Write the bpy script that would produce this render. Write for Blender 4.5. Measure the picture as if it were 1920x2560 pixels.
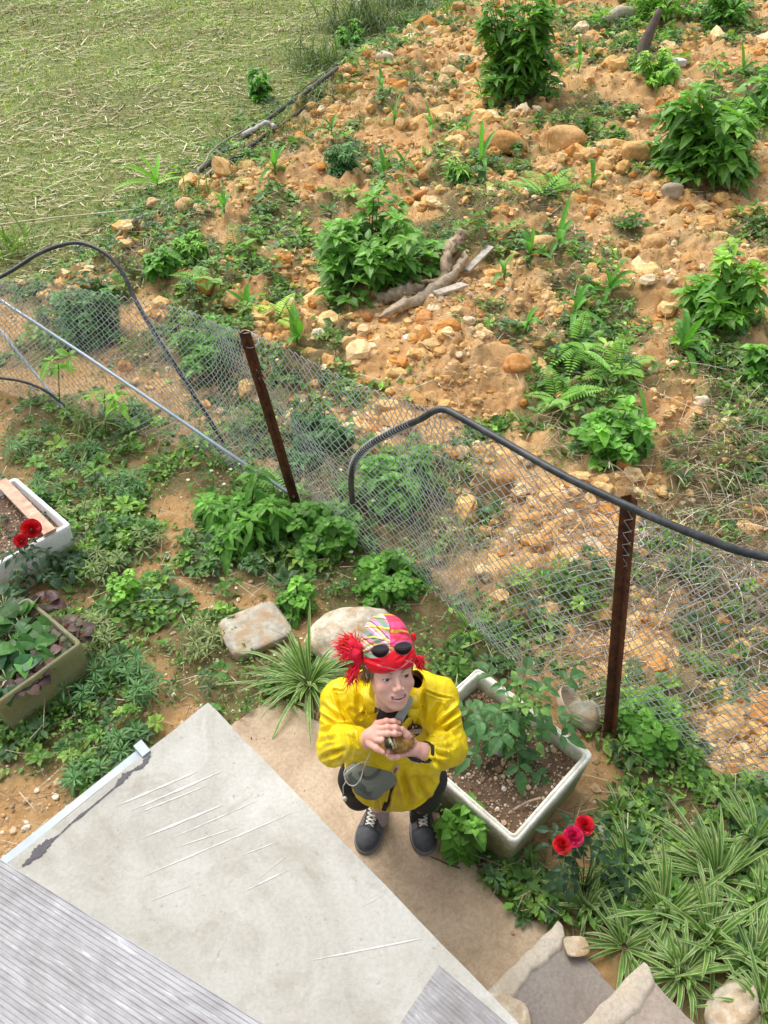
import bpy, math, random
import numpy as np
from mathutils import Vector, Matrix

for _o in list(bpy.data.objects):
    bpy.data.objects.remove(_o)
scene = bpy.context.scene
COL = scene.collection

# ------------------------------------------------------------------ camera, world, sun
CAMZ = 3.5
PITCH = math.radians(42.0)
FPX = 1900.0
cam_d = bpy.data.cameras.new('camera'); cam = bpy.data.objects.new('camera', cam_d); COL.objects.link(cam)
cam.location = (0, 0, CAMZ); cam.rotation_euler = (math.pi / 2 - PITCH, 0, 0)
cam_d.sensor_fit = 'VERTICAL'; cam_d.sensor_height = 36.0; cam_d.lens = 36.0 * FPX / 2560
cam_d.clip_start = 0.05; cam_d.clip_end = 800
scene.camera = cam
world = bpy.data.worlds.new('World'); scene.world = world; world.use_nodes = True
SUN_EL, SUN_AZ = math.radians(58), math.radians(-35)      # azimuth measured from +Y towards +X
wn = world.node_tree; bgn = wn.nodes['Background']
sky = wn.nodes.new('ShaderNodeTexSky'); sky.sky_type = 'NISHITA'; sky.sun_disc = False
sky.sun_elevation = SUN_EL; sky.sun_rotation = SUN_AZ; sky.dust_density = 4.0; sky.air_density = 1.2; sky.ozone_density = 0.6
hs = wn.nodes.new('ShaderNodeHueSaturation'); hs.inputs['Saturation'].default_value = .45      # overcast: a greyer sky
wn.links.new(sky.outputs[0], hs.inputs['Color']); wn.links.new(hs.outputs[0], bgn.inputs[0]); bgn.inputs[1].default_value = 0.15
sun_d = bpy.data.lights.new('sun', 'SUN'); sun_d.energy = 1.2; sun_d.angle = math.radians(40); sun_d.color = (1, .975, .94)
sun = bpy.data.objects.new('sun', sun_d); COL.objects.link(sun)
sv = Vector((math.sin(SUN_AZ) * math.cos(SUN_EL), math.cos(SUN_AZ) * math.cos(SUN_EL), math.sin(SUN_EL)))
sun.rotation_euler = sv.to_track_quat('Z', 'Y').to_euler()
vs = scene.view_settings; vs.view_transform = 'Standard'; vs.look = 'None'; vs.exposure = 0.70; vs.gamma = 1.0

# ------------------------------------------------------------------ rays of the survey camera -> points of the place
SP, CP = math.sin(PITCH), math.cos(PITCH)
C0 = np.array([0, 0, CAMZ]); FW = np.array([0, CP, -SP]); UPV = np.array([0, SP, CP]); RT = np.array([1., 0, 0])
def ray(px, py):
    return FW + RT * ((px - 960) / FPX) - UPV * ((py - 1280) / FPX)
def PZ(px, py, z):
    d = ray(px, py); return C0 + d * ((z - CAMZ) / d[2])
def PY(px, py, y):
    d = ray(px, py); return C0 + d * (y / d[1])
def PD(px, py, dep):
    return C0 + ray(px, py) * dep
def Z1(x, y, dep):
    return PD(760 + x / 3.352, 1520 + y / 3.352, dep)

# ------------------------------------------------------------------ noise
def _h2(i, j, s):
    i = i.astype(np.int64); j = j.astype(np.int64)
    n = (i * 374761393 + j * 668265263 + s * 974634777) & 0x7fffffff
    n = ((n ^ (n >> 13)) * 1274126177) & 0x7fffffff
    n = (n ^ (n >> 16)) & 0x7fffffff
    return (n % 100003) / 100003.0
def vnoise(x, y, s=0):
    i = np.floor(x); j = np.floor(y); u = x - i; v = y - j
    u = u * u * (3 - 2 * u); v = v * v * (3 - 2 * v)
    a = _h2(i, j, s); b = _h2(i + 1, j, s); c = _h2(i, j + 1, s); d = _h2(i + 1, j + 1, s)
    return (a + (b - a) * u) * (1 - v) + (c + (d - c) * u) * v
def fbm(x, y, s=0, o=4):
    t = 0; a = .5; n = 0
    for k in range(o):
        t = t + a * vnoise(x * 2 ** k, y * 2 ** k, s + k * 17); n += a; a *= .5
    return t / n
def worley(x, y, s=0):
    i = np.floor(x); j = np.floor(y); best = np.full(np.shape(x), 9.0)
    for di in (-1, 0, 1):
        for dj in (-1, 0, 1):
            a = i + di; b = j + dj
            fx = a + .15 + .7 * _h2(a, b, s) - x; fy = b + .15 + .7 * _h2(a, b, s + 5) - y
            best = np.minimum(best, fx * fx + fy * fy)
    return np.sqrt(best)
def sstep(a, b, x):
    t = np.clip((x - a) / (b - a), 0, 1); return t * t * (3 - 2 * t)
def nse3(x, y, z, s, n=5):
    r = np.random.RandomState(s); t = 0
    for k in range(n):
        d = r.normal(size=3); d /= np.linalg.norm(d); f = r.uniform(.7, 1.6)
        t = t + np.sin((x * d[0] + y * d[1] + z * d[2]) * f * 6.283 + r.uniform(0, 6.28))
    return t / n

# ------------------------------------------------------------------ object helpers
def tag(o, label=None, cat=None, group=None, kind=None):
    if label: o['label'] = label
    if cat: o['category'] = cat
    if group: o['group'] = group
    if kind: o['kind'] = kind
    return o
def empty(name, loc, label=None, cat=None, group=None):
    o = bpy.data.objects.new(name, None); COL.objects.link(o); o.location = Vector([float(c) for c in loc]); o.empty_display_size = .1
    return tag(o, label, cat, group)
def mesh_obj(name, V, F, mat, parent=None, colors=None, smooth=True, F3=None):
    """V (n,3); F (m,4) quads; F3 (k,3) triangles"""
    me = bpy.data.meshes.new(name); V = np.asarray(V, np.float32)
    nq = 0 if F is None else len(F); n3 = 0 if F3 is None else len(F3)
    me.vertices.add(len(V)); me.vertices.foreach_set('co', V.ravel())
    li = []
    if nq: li.append(np.asarray(F, np.int32).ravel())
    if n3: li.append(np.asarray(F3, np.int32).ravel())
    li = np.concatenate(li); me.loops.add(len(li)); me.loops.foreach_set('vertex_index', li)
    st = np.concatenate([np.arange(nq) * 4, nq * 4 + np.arange(n3) * 3]).astype(np.int32)
    me.polygons.add(nq + n3); me.polygons.foreach_set('loop_start', st)
    me.polygons.foreach_set('use_smooth', np.full(nq + n3, smooth, bool))
    if colors is not None:
        ca = me.color_attributes.new('Col', 'FLOAT_COLOR', 'POINT')
        c4 = np.ones((len(V), 4), np.float32); c4[:, :3] = colors; ca.data.foreach_set('color', c4.ravel())
    me.update(calc_edges=True); me.validate()
    if mat: me.materials.append(mat)
    o = bpy.data.objects.new(name, me); COL.objects.link(o)
    if parent is not None:
        root = parent
        o.parent = parent
        o.matrix_parent_inverse = Matrix.Translation(-Vector(world_loc(parent)))
    return o
def world_loc(o):
    # every parent in this script is an unrotated Empty (or a mesh kept at its parent's origin)
    if o.type == 'EMPTY' and o.parent is None: return tuple(o.location)
    return (0, 0, 0)

class Acc:
    """collects vertices, quads, triangles and point colours for ONE mesh"""
    def __init__(s): s.V = []; s.Q = []; s.T = []; s.C = []; s.n = 0
    def add(s, V, Q=None, T=None, C=(.5, .5, .5)):
        V = np.asarray(V, float).reshape(-1, 3); C = np.asarray(C, float)
        if C.ndim == 1: C = np.tile(C, (len(V), 1))
        s.V.append(V); s.C.append(C)
        if Q is not None and len(Q): s.Q.append(np.asarray(Q) + s.n)
        if T is not None and len(T): s.T.append(np.asarray(T) + s.n)
        s.n += len(V); return s
    def build(s, name, mat, parent=None, smooth=True):
        return mesh_obj(name, np.concatenate(s.V), np.concatenate(s.Q) if s.Q else None, mat, parent, np.concatenate(s.C), smooth,
                        np.concatenate(s.T) if s.T else None)
    def tube(s, pts, r, n=8, C=(.5, .5, .5), cap=True):
        P = np.asarray(pts, float); m = len(P); r = np.broadcast_to(np.asarray(r, float), (m,))
        T = np.gradient(P, axis=0) if m > 2 else np.tile(P[-1] - P[0], (m, 1)); T /= np.linalg.norm(T, axis=1)[:, None] + 1e-12
        u = np.cross(T[0], (0, 0, 1.0));
        if np.linalg.norm(u) < .1: u = np.cross(T[0], (1.0, 0, 0))
        V = []; a = np.arange(n) / n * 2 * np.pi
        for i in range(m):
            u = u - T[i] * (u @ T[i]); u /= np.linalg.norm(u) + 1e-12; w = np.cross(T[i], u)
            V.append(P[i] + r[i] * (np.cos(a)[:, None] * u + np.sin(a)[:, None] * w))
        V = np.concatenate(V); i, j = np.meshgrid(np.arange(m - 1), np.arange(n), indexing='ij'); i = i.ravel(); j = j.ravel(); k = (j + 1) % n
        Q = np.stack([i * n + j, i * n + k, (i + 1) * n + k, (i + 1) * n + j], 1)
        TT = []
        if cap:
            V = np.vstack([V, P[0], P[-1]]); c = m * n; jj = np.arange(n)
            TT = np.vstack([np.stack([np.full(n, c), (jj + 1) % n, jj], 1), np.stack([np.full(n, c + 1), (m - 1) * n + jj, (m - 1) * n + (jj + 1) % n], 1)])
        return s.add(V, Q, TT, C)
    def box(s, c, ax, ay, az, C=(.5, .5, .5)):
        """centre and three half-axis vectors"""
        c, ax, ay, az = [np.asarray(q, float) for q in (c, ax, ay, az)]
        V = [c + i * ax + j * ay + k * az for k in (-1, 1) for j in (-1, 1) for i in (-1, 1)]
        Q = [(0, 2, 3, 1), (4, 5, 7, 6), (0, 1, 5, 4), (2, 6, 7, 3), (0, 4, 6, 2), (1, 3, 7, 5)]
        return s.add(V, Q, None, C)
    def prism(s, poly, z0, z1, C=(.5, .5, .5)):
        """polygon (convex enough for a fan) extruded"""
        p = np.asarray(poly, float); n = len(p); c = p.mean(0)
        V = np.vstack([np.c_[p, np.full(n, z0)], np.c_[p, np.full(n, z1)], [[c[0], c[1], z0], [c[0], c[1], z1]]])
        j = np.arange(n); k = (j + 1) % n
        return s.add(V, np.stack([j, k, n + k, n + j], 1), np.vstack([np.stack([np.full(n, 2 * n), k, j], 1), np.stack([np.full(n, 2 * n + 1), n + j, n + k], 1)]), C)

def leaf_t(seg=4, width=lambda t: np.sin(np.pi * t ** .8), fold=.25, edge=None, cols=3, bend=0.0):
    """unit leaf template: x across, y along, z up; width(t) is the full width share"""
    t = np.linspace(0, 1, seg + 1); V = []; C = []
    xs = np.linspace(-1, 1, cols)
    for a in t:
        w = max(float(width(a)), .02) * .5
        for q in xs:
            V.append((q * w, a - bend * .2 * a * a, fold * abs(q) * w - bend * a * a)); C.append(1.0 if edge is None else edge(q))
    Q = [(i * cols + j, i * cols + j + 1, (i + 1) * cols + j + 1, (i + 1) * cols + j) for i in range(seg) for j in range(cols - 1)]
    return np.array(V), np.array(Q), np.array(C)
OVATE = leaf_t(4, lambda t: np.sin(np.pi * min(t * 1.0, 1)) ** .8 * (1.25 - .6 * t), .3)
LANCE = leaf_t(4, lambda t: np.sin(np.pi * t ** .75) , .3)
SMALL = leaf_t(2, lambda t: [.25, 1, .1][int(round(t * 2))], .25)
STRAP = leaf_t(6, lambda t: min(1, .55 + 2 * t) * (1 - t ** 3.5), .35)
VARIEG = leaf_t(7, lambda t: min(1, .6 + 2 * t) * (1 - t ** 3), .3, edge=lambda q: 0. if abs(q) > .7 else 1., cols=9)
ROUND = leaf_t(4, lambda t: 1.15 * np.sin(np.pi * min(1, t * .98 + .02)) ** .5, .15)
BLADE = leaf_t(2, lambda t: [1, .8, .05][int(round(t * 2))], 0, cols=2)

def leaves(acc, tmpl, pos, dirs, L, W, col, droop=0.0, up=None, roll=None, alt=None):
    """instances of a template; dirs are growth directions; droop bends the tip down by droop*L"""
    V, Q, E = tmpl; pos = np.asarray(pos, float); N = len(pos)
    if N == 0: return
    d = np.asarray(dirs, float); d = np.tile(d, (N, 1)) if d.ndim == 1 else d; d = d / (np.linalg.norm(d, axis=1)[:, None] + 1e-9)
    up = np.tile((0, 0, 1.), (N, 1)) if up is None else np.asarray(up, float)
    x = np.cross(d, up); bad = np.linalg.norm(x, axis=1) < .05; x[bad] = (1, 0, 0); x /= np.linalg.norm(x, axis=1)[:, None]
    z = np.cross(x, d)
    if roll is not None:
        c, s_ = np.cos(roll)[:, None], np.sin(roll)[:, None]; x, z = x * c + z * s_, z * c - x * s_
    L = np.broadcast_to(L, (N,)); W = np.broadcast_to(W, (N,)); dr = np.broadcast_to(droop, (N,))
    P = pos[:, None] + V[None, :, 0, None] * (W[:, None, None] * x[:, None]) + V[None, :, 1, None] * (L[:, None, None] * d[:, None]) + V[None, :, 2, None] * (W[:, None, None] * z[:, None])
    P[:, :, 2] -= (dr * L)[:, None] * V[None, :, 1] ** 2
    col = np.broadcast_to(np.asarray(col, float), (N, 3)); Cc = np.repeat(col[:, None], len(V), 1)
    if alt is not None: Cc = Cc * E[None, :, None] + np.asarray(alt)[None, None] * (1 - E[None, :, None])
    Qa = (Q[None] + (np.arange(N) * len(V))[:, None, None]).reshape(-1, 4)
    acc.add(P.reshape(-1, 3), Qa, None, Cc.reshape(-1, 3))

# ------------------------------------------------------------------ materials
def mat_base(name):
    m = bpy.data.materials.new(name); m.use_nodes = True; nt = m.node_tree; return m, nt, nt.nodes['Principled BSDF']
def nd(nt, t, **k):
    n = nt.nodes.new(t)
    for a, b in k.items():
        if a in n.inputs: n.inputs[a].default_value = b
        else: setattr(n, a, b)
    return n
def mixc(nt, fac, a, b, mode='MIX'):
    n = nt.nodes.new('ShaderNodeMix'); n.data_type = 'RGBA'; n.blend_type = mode
    for s_, v in ((0, fac), (6, a), (7, b)):
        if hasattr(v, 'links'): nt.links.new(v, n.inputs[s_])
        else: n.inputs[s_].default_value = v if s_ == 0 else (tuple(v) + (1,) if len(v) == 3 else v)
    return n.outputs[2]
def noise(nt, scale, detail=4, rough=.6, vec=None, dist=0):
    n = nd(nt, 'ShaderNodeTexNoise'); n.inputs['Scale'].default_value = scale; n.inputs['Detail'].default_value = detail; n.inputs['Roughness'].default_value = rough
    n.inputs['Distortion'].default_value = dist
    if vec is not None: nt.links.new(vec, n.inputs['Vector'])
    return n.outputs['Fac']
def ramp(nt, f, stops):
    n = nt.nodes.new('ShaderNodeValToRGB'); nt.links.new(f, n.inputs[0]); e = n.color_ramp.elements
    while len(e) < len(stops): e.new(.5)
    for q, (p, c) in zip(e, stops): q.position = p; q.color = tuple(c) + (1,) if len(c) == 3 else c
    return n.outputs[0]
def bump(nt, bsdf, h, st=.3, dist=.01):
    b = nd(nt, 'ShaderNodeBump', Strength=st, Distance=dist); nt.links.new(h, b.inputs['Height']); nt.links.new(b.outputs[0], bsdf.inputs['Normal'])
def objco(nt): return nd(nt, 'ShaderNodeTexCoord').outputs['Object']
def attr(nt, name='Col'):
    n = nd(nt, 'ShaderNodeAttribute'); n.attribute_name = name; return n.outputs['Color']

def mat_simple(name, col, rough=.6, var=.25, scale=20, bmp=.2, bscale=60, metal=0, spec=.5, bd=.004, use_attr=False, dirt=None, dirt_scale=6):
    m, nt, b = mat_base(name); co = objco(nt)
    base = attr(nt) if use_attr else None
    n1 = noise(nt, scale, 5, .65, co)
    lo = tuple(max(0, 1 - var) for _ in range(3)); hi = tuple(1 + var for _ in range(3))
    f = ramp(nt, n1, [(.3, lo), (.7, hi)])
    c = mixc(nt, 1.0, base if base is not None else col, f, 'MULTIPLY')
    if dirt is not None:
        dn = ramp(nt, noise(nt, dirt_scale, 6, .7, co), [(.45, (0, 0, 0)), (.68, (1, 1, 1))]); c = mixc(nt, dn, c, dirt)
    nt.links.new(c, b.inputs['Base Color']); b.inputs['Roughness'].default_value = rough; b.inputs['Metallic'].default_value = metal
    b.inputs['Specular IOR Level'].default_value = spec
    if bmp: bump(nt, b, noise(nt, bscale, 5, .6, co), bmp, bd)
    return m
def mat_leaf(name, rough=.42, trans=.35, spec=.4, tint=(1, 1, 1)):
    m, nt, b = mat_base(name); c = attr(nt)
    n = ramp(nt, noise(nt, 35, 3, .6, objco(nt)), [(.3, (.8, .8, .8)), (.7, (1.2, 1.2, 1.15))]); c = mixc(nt, 1.0, c, n, 'MULTIPLY')
    c = mixc(nt, 1.0, c, tint, 'MULTIPLY')
    nt.links.new(c, b.inputs['Base Color']); b.inputs['Roughness'].default_value = rough; b.inputs['Specular IOR Level'].default_value = spec
    tr = nd(nt, 'ShaderNodeBsdfTranslucent'); nt.links.new(mixc(nt, 1.0, c, (1.3, 1.4, .7), 'MULTIPLY'), tr.inputs[0])
    mx = nd(nt, 'ShaderNodeMixShader'); mx.inputs[0].default_value = trans
    nt.links.new(b.outputs[0], mx.inputs[1]); nt.links.new(tr.outputs[0], mx.inputs[2]); nt.links.new(mx.outputs[0], nt.nodes['Material Output'].inputs[0])
    return m
M = {}
M['leaf'] = mat_leaf('leaf_green', tint=(1.14, 1.1, 1.0))
M['straw'] = mat_simple('dry_straw', None, .8, .25, 30, 0, use_attr=True)
M['attr'] = mat_simple('dyed', None, .7, .12, 60, .15, 90, use_attr=True)
M['clod'] = mat_simple('ochre_clods', None, .95, .3, 25, .6, 60, use_attr=True, bd=.01, spec=.1)
M['rust'] = mat_simple('rusty_steel', (.13, .045, .015), .9, .55, 30, .5, 120, dirt=(.045, .018, .01), dirt_scale=14)
M['wire'] = mat_simple('galvanised_wire', (.60, .62, .60), .5, .3, 5, 0)
M['hose'] = mat_simple('black_hose', (.022, .026, .03), .45, .4, 20, .15, 60, dirt=(.075, .075, .07), dirt_scale=14)
M['pipe'] = mat_simple('pale_grey_pipe', (.34, .4, .45), .4, .15, 15, .05, 60, metal=.3)
M['bark'] = mat_simple('brown_stem', (.09, .06, .035), .9, .4, 30, .4, 60)
M['stem'] = mat_simple('green_stem', (.1, .17, .04), .6, .2, 30, 0)
M['wood'] = mat_simple('weathered_wood', None, .85, .35, 18, .5, 70, use_attr=True)
# ------------------------------------------------------------------ terrain
FN = np.array([.698, .716])                         # outward normal of the chain-link fence line
def fq(x, y): return (x - 1.21) * FN[0] + (y - 2.2) * FN[1]
_bp = [(-900, 1150), (-200, 850), (60, 740), (250, 640), (400, 510), (545, 412), (700, 290), (840, 205), (960, 110), (1060, 50), (1130, 0), (1200, -30)]
_bw = None
def zbase(x, y):
    q = fq(x, y)
    z = .055 * (np.sqrt(np.maximum(q - .3, 0) ** 2 + .25) - .5)
    d = .624 * (x - .66) - .78 * (y - 1.12)
    sp = np.log1p(np.exp(np.clip(d * 14, -30, 30))) / 14
    z = z + np.minimum(.22 * sp, .35)
    return z
def G0(px, py):
    d = ray(px, py); t = np.linspace(1.2, 60, 6000); P = C0[None] + d[None] * t[:, None]
    f = P[:, 2] - zbase(P[:, 0], P[:, 1]); k = np.argmax(f < 0)
    if f[k] >= 0: k = len(t) - 1
    a, b = f[k - 1], f[k]; s = a / (a - b) if a != b else 0
    return P[k - 1] + (P[k] - P[k - 1]) * s
_bw = np.array([G0(*p)[:2] for p in _bp]); _o = np.argsort(_bw[:, 1]); _bw = _bw[_o]
def bx_(y):
    y = np.asarray(y, float); x = np.interp(y, _bw[:, 1], _bw[:, 0])
    s1 = (_bw[-1, 0] - _bw[-2, 0]) / (_bw[-1, 1] - _bw[-2, 1]); return np.where(y > _bw[-1, 1], _bw[-1, 0] + s1 * (y - _bw[-1, 1]), x)
def field_m(x, y):     # 1 in the mown field
    w = .25 * (fbm(x * 1.5, y * 1.5, 3) - .5)
    return sstep(-.12, .12, bx_(y) + w - x) * sstep(0, .5, fq(x, y))
def dirt_m(x, y):
    w = .5 * (fbm(x * 1.2, y * 1.2, 9) - .5)
    return sstep(0.0, .5, fq(x, y) + w) * (1 - field_m(x, y))
MOUNDS = [(1060, 800, .9, .10), (900, 880, .8, .08), (1180, 940, .6, .10), (880, 170, 1.5, .2), (1250, 340, 1.0, .14), (1550, 170, 1.5, .16), (1480, 420, .9, .14), (1600, 560, .8, .1), (1400, 700, .7, .08),
          (640, 640, .6, .08), (700, 500, .8, .08), (1590, 240, 1.0, .16), (1880, 420, .8, .1), (1380, 640, .5, .1), (1260, 520, .7, .08), (560, 900, .5, .06), (1560, 1350, .5, .1), (1000, 300, 1.2, .12), (1330, 1000, .4, .06)]
_mw = [(G0(a, b)[:2], r, h) for a, b, r, h in MOUNDS]
def zt(x, y, fine=True):
    x = np.asarray(x, float); y = np.asarray(y, float)
    z = zbase(x, y); D = dirt_m(x, y); Fm = field_m(x, y)
    for c, r, h in _mw:
        z = z + D * h * np.exp(-((x - c[0]) ** 2 + (y - c[1]) ** 2) / (r * r) * 2)
    z = z + D * .16 * (fbm(x * .9, y * .9, 21, 3) - .45) - .22 * Fm
    z = z + (1 - D) * (1 - Fm) * .05 * (fbm(x * 2.2, y * 2.2, 5, 3) - .5)
    if fine:
        wx = x + .1 * vnoise(x * 5, y * 5, 31); wy = y + .1 * vnoise(x * 5, y * 5, 37)
        c1 = np.clip(1 - worley(wx * 4.2, wy * 4.2, 1) * 1.5, 0, 1) ** .7; c2 = np.clip(1 - worley(wx * 10, wy * 10, 2) * 1.4, 0, 1) ** .7; c3 = np.clip(1 - worley(wx * 24, wy * 24, 4) * 1.3, 0, 1)
        m1 = sstep(.42, .62, fbm(x * 1.3, y * 1.3, 77, 3)); m2 = sstep(.35, .55, fbm(x * 2.1, y * 2.1, 78, 3))
        z = z + D * (.13 * c1 * m1 + .055 * c2 * m2 + .022 * c3 * (.45 + .55 * m2) - .08 * sstep(.56, .66, fbm(x * 1.1 + 9, y * 1.1, 83, 4)))
        z = z + D * .045 * (fbm(x * 11, y * 11, 141, 4) - .5)
        z = z + (1 - D) * (.012 * c3 * (.3 + m2) + .016 * (fbm(x * 9, y * 9, 6, 3) - .5)) + Fm * .03 * (fbm(x * 4, y * 4, 8, 3) - .5)
    return z
def G(px, py):
    d = ray(px, py); t = np.concatenate([np.linspace(1.2, 8, 1500), np.linspace(8.01, 50, 2500)]); P = C0[None] + d[None] * t[:, None]
    f = P[:, 2] - zt(P[:, 0], P[:, 1], False); k = max(1, int(np.argmax(f < 0)))
    if f[k] >= 0: k = len(t) - 1
    a, b = f[k - 1], f[k]; s = a / (a - b) if a != b else 0
    p = P[k - 1] + (P[k] - P[k - 1]) * s; p[2] = float(zt(p[0], p[1])); return p
def dep(p): return float((np.asarray(p) - C0) @ FW)
def ppm(p): return FPX / dep(p)                      # photo pixels per metre at a point

def terrain():
    ys = [-1.5]; 
    while ys[-1] < 34: ys.append(ys[-1] + max(.013, .0042 * max(ys[-1], 0) + .003))
    ys += [40, 60, 100, 200, 400]; ys = np.array(ys); U = np.linspace(-1, 1, 820)
    wd = 2.3 + .62 * np.clip(ys, 0, 400)
    X = U[None] * wd[:, None]; Y = np.repeat(ys[:, None], len(U), 1); Z = zt(X, Y)
    V = np.stack([X, Y, Z], -1).reshape(-1, 3); n = len(U); i, j = np.meshgrid(np.arange(len(ys) - 1), np.arange(n - 1), indexing='ij'); i = i.ravel(); j = j.ravel()
    Q = np.stack([i * n + j, i * n + j + 1, (i + 1) * n + j + 1, (i + 1) * n + j], 1)
    x, y = V[:, 0], V[:, 1]
    C = np.stack([cover(x, y), field_m(x, y), dirt_m(x, y)], 1)
    o = mesh_obj('ground', V, Q, M['ground'], None, C, True); tag(o, kind='structure')

# green cover: blobs (px, py, radius px, weight)
GREEN = [(1860, 1150, 170, 1.0), (1890, 1400, 170, 1.0), (1720, 1420, 140, .8), (1650, 1300, 90, .6), (1500, 830, 110, .8), (1180, 560, 90, .7), (1330, 250, 100, .7), (250, 1150, 130, 1), (60, 1100, 90, .8), (400, 1190, 100, 1), (540, 1230, 110, 1), (600, 1330, 130, 1.1), (740, 1360, 130, 1.2), (880, 1400, 130, 1.2), (1000, 1490, 120, 1.1), (1120, 1590, 110, 1), (700, 1480, 100, .7), (860, 1480, 90, .8),
         (250, 1370, 150, 1), (120, 1330, 150, 1), (330, 1530, 110, .8), (470, 1640, 150, .9), (540, 1580, 120, .9), (230, 1640, 180, 1), (80, 1780, 160, 1), (330, 1760, 140, 1), (250, 1900, 110, .9), (100, 1860, 120, .8), (620, 1760, 70, 1),
         (1150, 2100, 90, 1.1), (1270, 2200, 110, 1.1), (1330, 2280, 90, .9), (1650, 1900, 90, 1.0), (1600, 1820, 80, 1.1), (1550, 2130, 110, .9), (1800, 2080, 90, .9), (1700, 2250, 220, 1.2), (1880, 2000, 90, .9), (1480, 2330, 70, .9), (1700, 2480, 180, 1.1),
         (560, 1000, 90, .9), (250, 800, 120, 1), (120, 650, 130, .9), (420, 640, 110, 1), (360, 900, 90, 1), (450, 850, 90, .8), (640, 950, 80, .7), (700, 760, 90, .7), (810, 1140, 100, 1.1), (950, 1200, 140, 1), (1130, 1330, 130, .8), (1000, 1330, 120, 1),
         (680, 570, 90, .9), (560, 700, 70, .8), (900, 420, 90, .9), (1020, 330, 90, .5), (1250, 430, 110, .9), (1350, 560, 110, .8), (1130, 430, 110, .7), (1430, 300, 110, .7), (1550, 90, 160, 1), (1700, 60, 170, 1), (1880, 250, 140, .9), (1620, 200, 90, .8),
         (1300, 620, 90, .5), (1500, 780, 130, .7), (1450, 950, 130, .9), (1520, 1090, 130, .8), (1750, 870, 120, .6), (1860, 930, 140, .9), (1350, 1060, 80, .5), (1700, 980, 120, .4), (880, 120, 90, 1), (760, 250, 90, 1), (940, 60, 120, 1), (620, 410, 90, .9), (480, 560, 60, 1),
         (1420, 1480, 130, .7), (1330, 1400, 110, .7), (1650, 1440, 130, .7), (1820, 1560, 140, .7), (1560, 1750, 90, .7), (1850, 1750, 120, .5), (1700, 1780, 100, .7), (1080, 640, 60, .6), (1280, 880, 70, .6), (750, 620, 70, .9), (560, 1080, 60, .8), (1900, 600, 60, .5)]
BARE = [(370, 1270, 110, 1), (420, 1350, 80, .9), (360, 1420, 70, .8), (400, 1740, 80, .9), (470, 1750, 50, 1), (120, 2000, 130, 1), (40, 1960, 100, .8), (240, 1960, 60, .7), (1600, 2020, 120, .7), (480, 1850, 60, 1), (540, 1290, 60, .7), (1700, 2060, 90, .5), (630, 1560, 60, .7)]
_gw = None
def cover(x, y):
    global _gw
    if _gw is None:
        _gw = []
        for lst, sg in ((GREEN, 1), (BARE, -1)):
            for a, b, r, w in lst:
                p = G0(a, b); _gw.append((p[0], p[1], r / ppm(p), w * sg))
    t = np.zeros(np.shape(x)); nb = np.zeros(np.shape(x))
    for cx, cy, r, w in _gw:
        k = np.exp(-((x - cx) ** 2 + ((y - cy) * .72) ** 2) / (r * r) * 1.1) * abs(w)
        if w > 0: t = np.maximum(t, k)
        else: nb = np.maximum(nb, k)
    n = fbm(x * 2.3, y * 2.3, 55, 5)
    yard = (fq(x, y) < .1)
    v = t * .95 + yard * .10 + .40 - nb * .65 + (n - .5) * 2.4
    return np.clip(v, 0, 1.3)

def mat_ground():
    m, nt, b = mat_base('ground_soil'); co = objco(nt); a = nd(nt, 'ShaderNodeSeparateColor'); nt.links.new(attr(nt), a.inputs[0])
    big = noise(nt, 1.1, 5, .6, co); mid = noise(nt, 7, 6, .7, co); fi = noise(nt, 45, 5, .75, co)
    soil = ramp(nt, mid, [(.25, (.38, .19, .07)), (.42, (.51, .31, .135)), (.58, (.63, .44, .225)), (.78, (.74, .57, .34))])
    soil2 = ramp(nt, fi, [(.3, (.42, .21, .07)), (.55, (.61, .38, .16)), (.75, (.78, .61, .38))])
    dirt = mixc(nt, .5, soil, soil2)
    org = ramp(nt, big, [(.45, (0, 0, 0)), (.62, (1, 1, 1))]); dirt = mixc(nt, mul(nt, org, .5), dirt, (.43, .21, .075))
    pit = ramp(nt, noise(nt, 2.3, 5, .7, co), [(.5, (0, 0, 0)), (.66, (1, 1, 1))]); 
    humus = ramp(nt, fi, [(.3, (.10, .07, .04)), (.6, (.20, .15, .09)), (.8, (.34, .27, .17))])
    yard = ramp(nt, mid, [(.3, (.24, .13, .055)), (.5, (.36, .22, .10)), (.72, (.50, .36, .21))])
    base = mixc(nt, a.outputs[2], mixc(nt, .35, yard, soil2), dirt)
    cov = ramp(nt, addn(nt, a.outputs[0], fi, .5), [(.45, (0, 0, 0)), (.85, (1, 1, 1))])
    base = mixc(nt, cov, base, mixc(nt, .4, mixc(nt, .35, humus, yard), (.17, .16, .06)))
    fld = ramp(nt, addn(nt, fi, mid, 1.0), [(.3, (.09, .115, .035)), (.5, (.165, .195, .06)), (.72, (.34, .31, .14))])
    base = mixc(nt, a.outputs[1], base, fld)
    nt.links.new(base, b.inputs['Base Color']); b.inputs['Roughness'].default_value = .95; b.inputs['Specular IOR Level'].default_value = .1
    bump(nt, b, addn(nt, fi, mid, 1.0), .7, .02)
    return m
def mul(nt, a, v):
    n = nd(nt, 'ShaderNodeMath', operation='MULTIPLY'); nt.links.new(a, n.inputs[0]); n.inputs[1].default_value = v; return n.outputs[0]
def addn(nt, a, b_, v):
    n = nd(nt, 'ShaderNodeMath', operation='MULTIPLY_ADD'); nt.links.new(b_, n.inputs[0]); n.inputs[1].default_value = v; nt.links.new(a, n.inputs[2]); 
    n2 = nd(nt, 'ShaderNodeMath', operation='SUBTRACT'); nt.links.new(n.outputs[0], n2.inputs[0]); n2.inputs[1].default_value = v * .5; return n2.outputs[0]
M['ground'] = mat_ground()
terrain()

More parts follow.
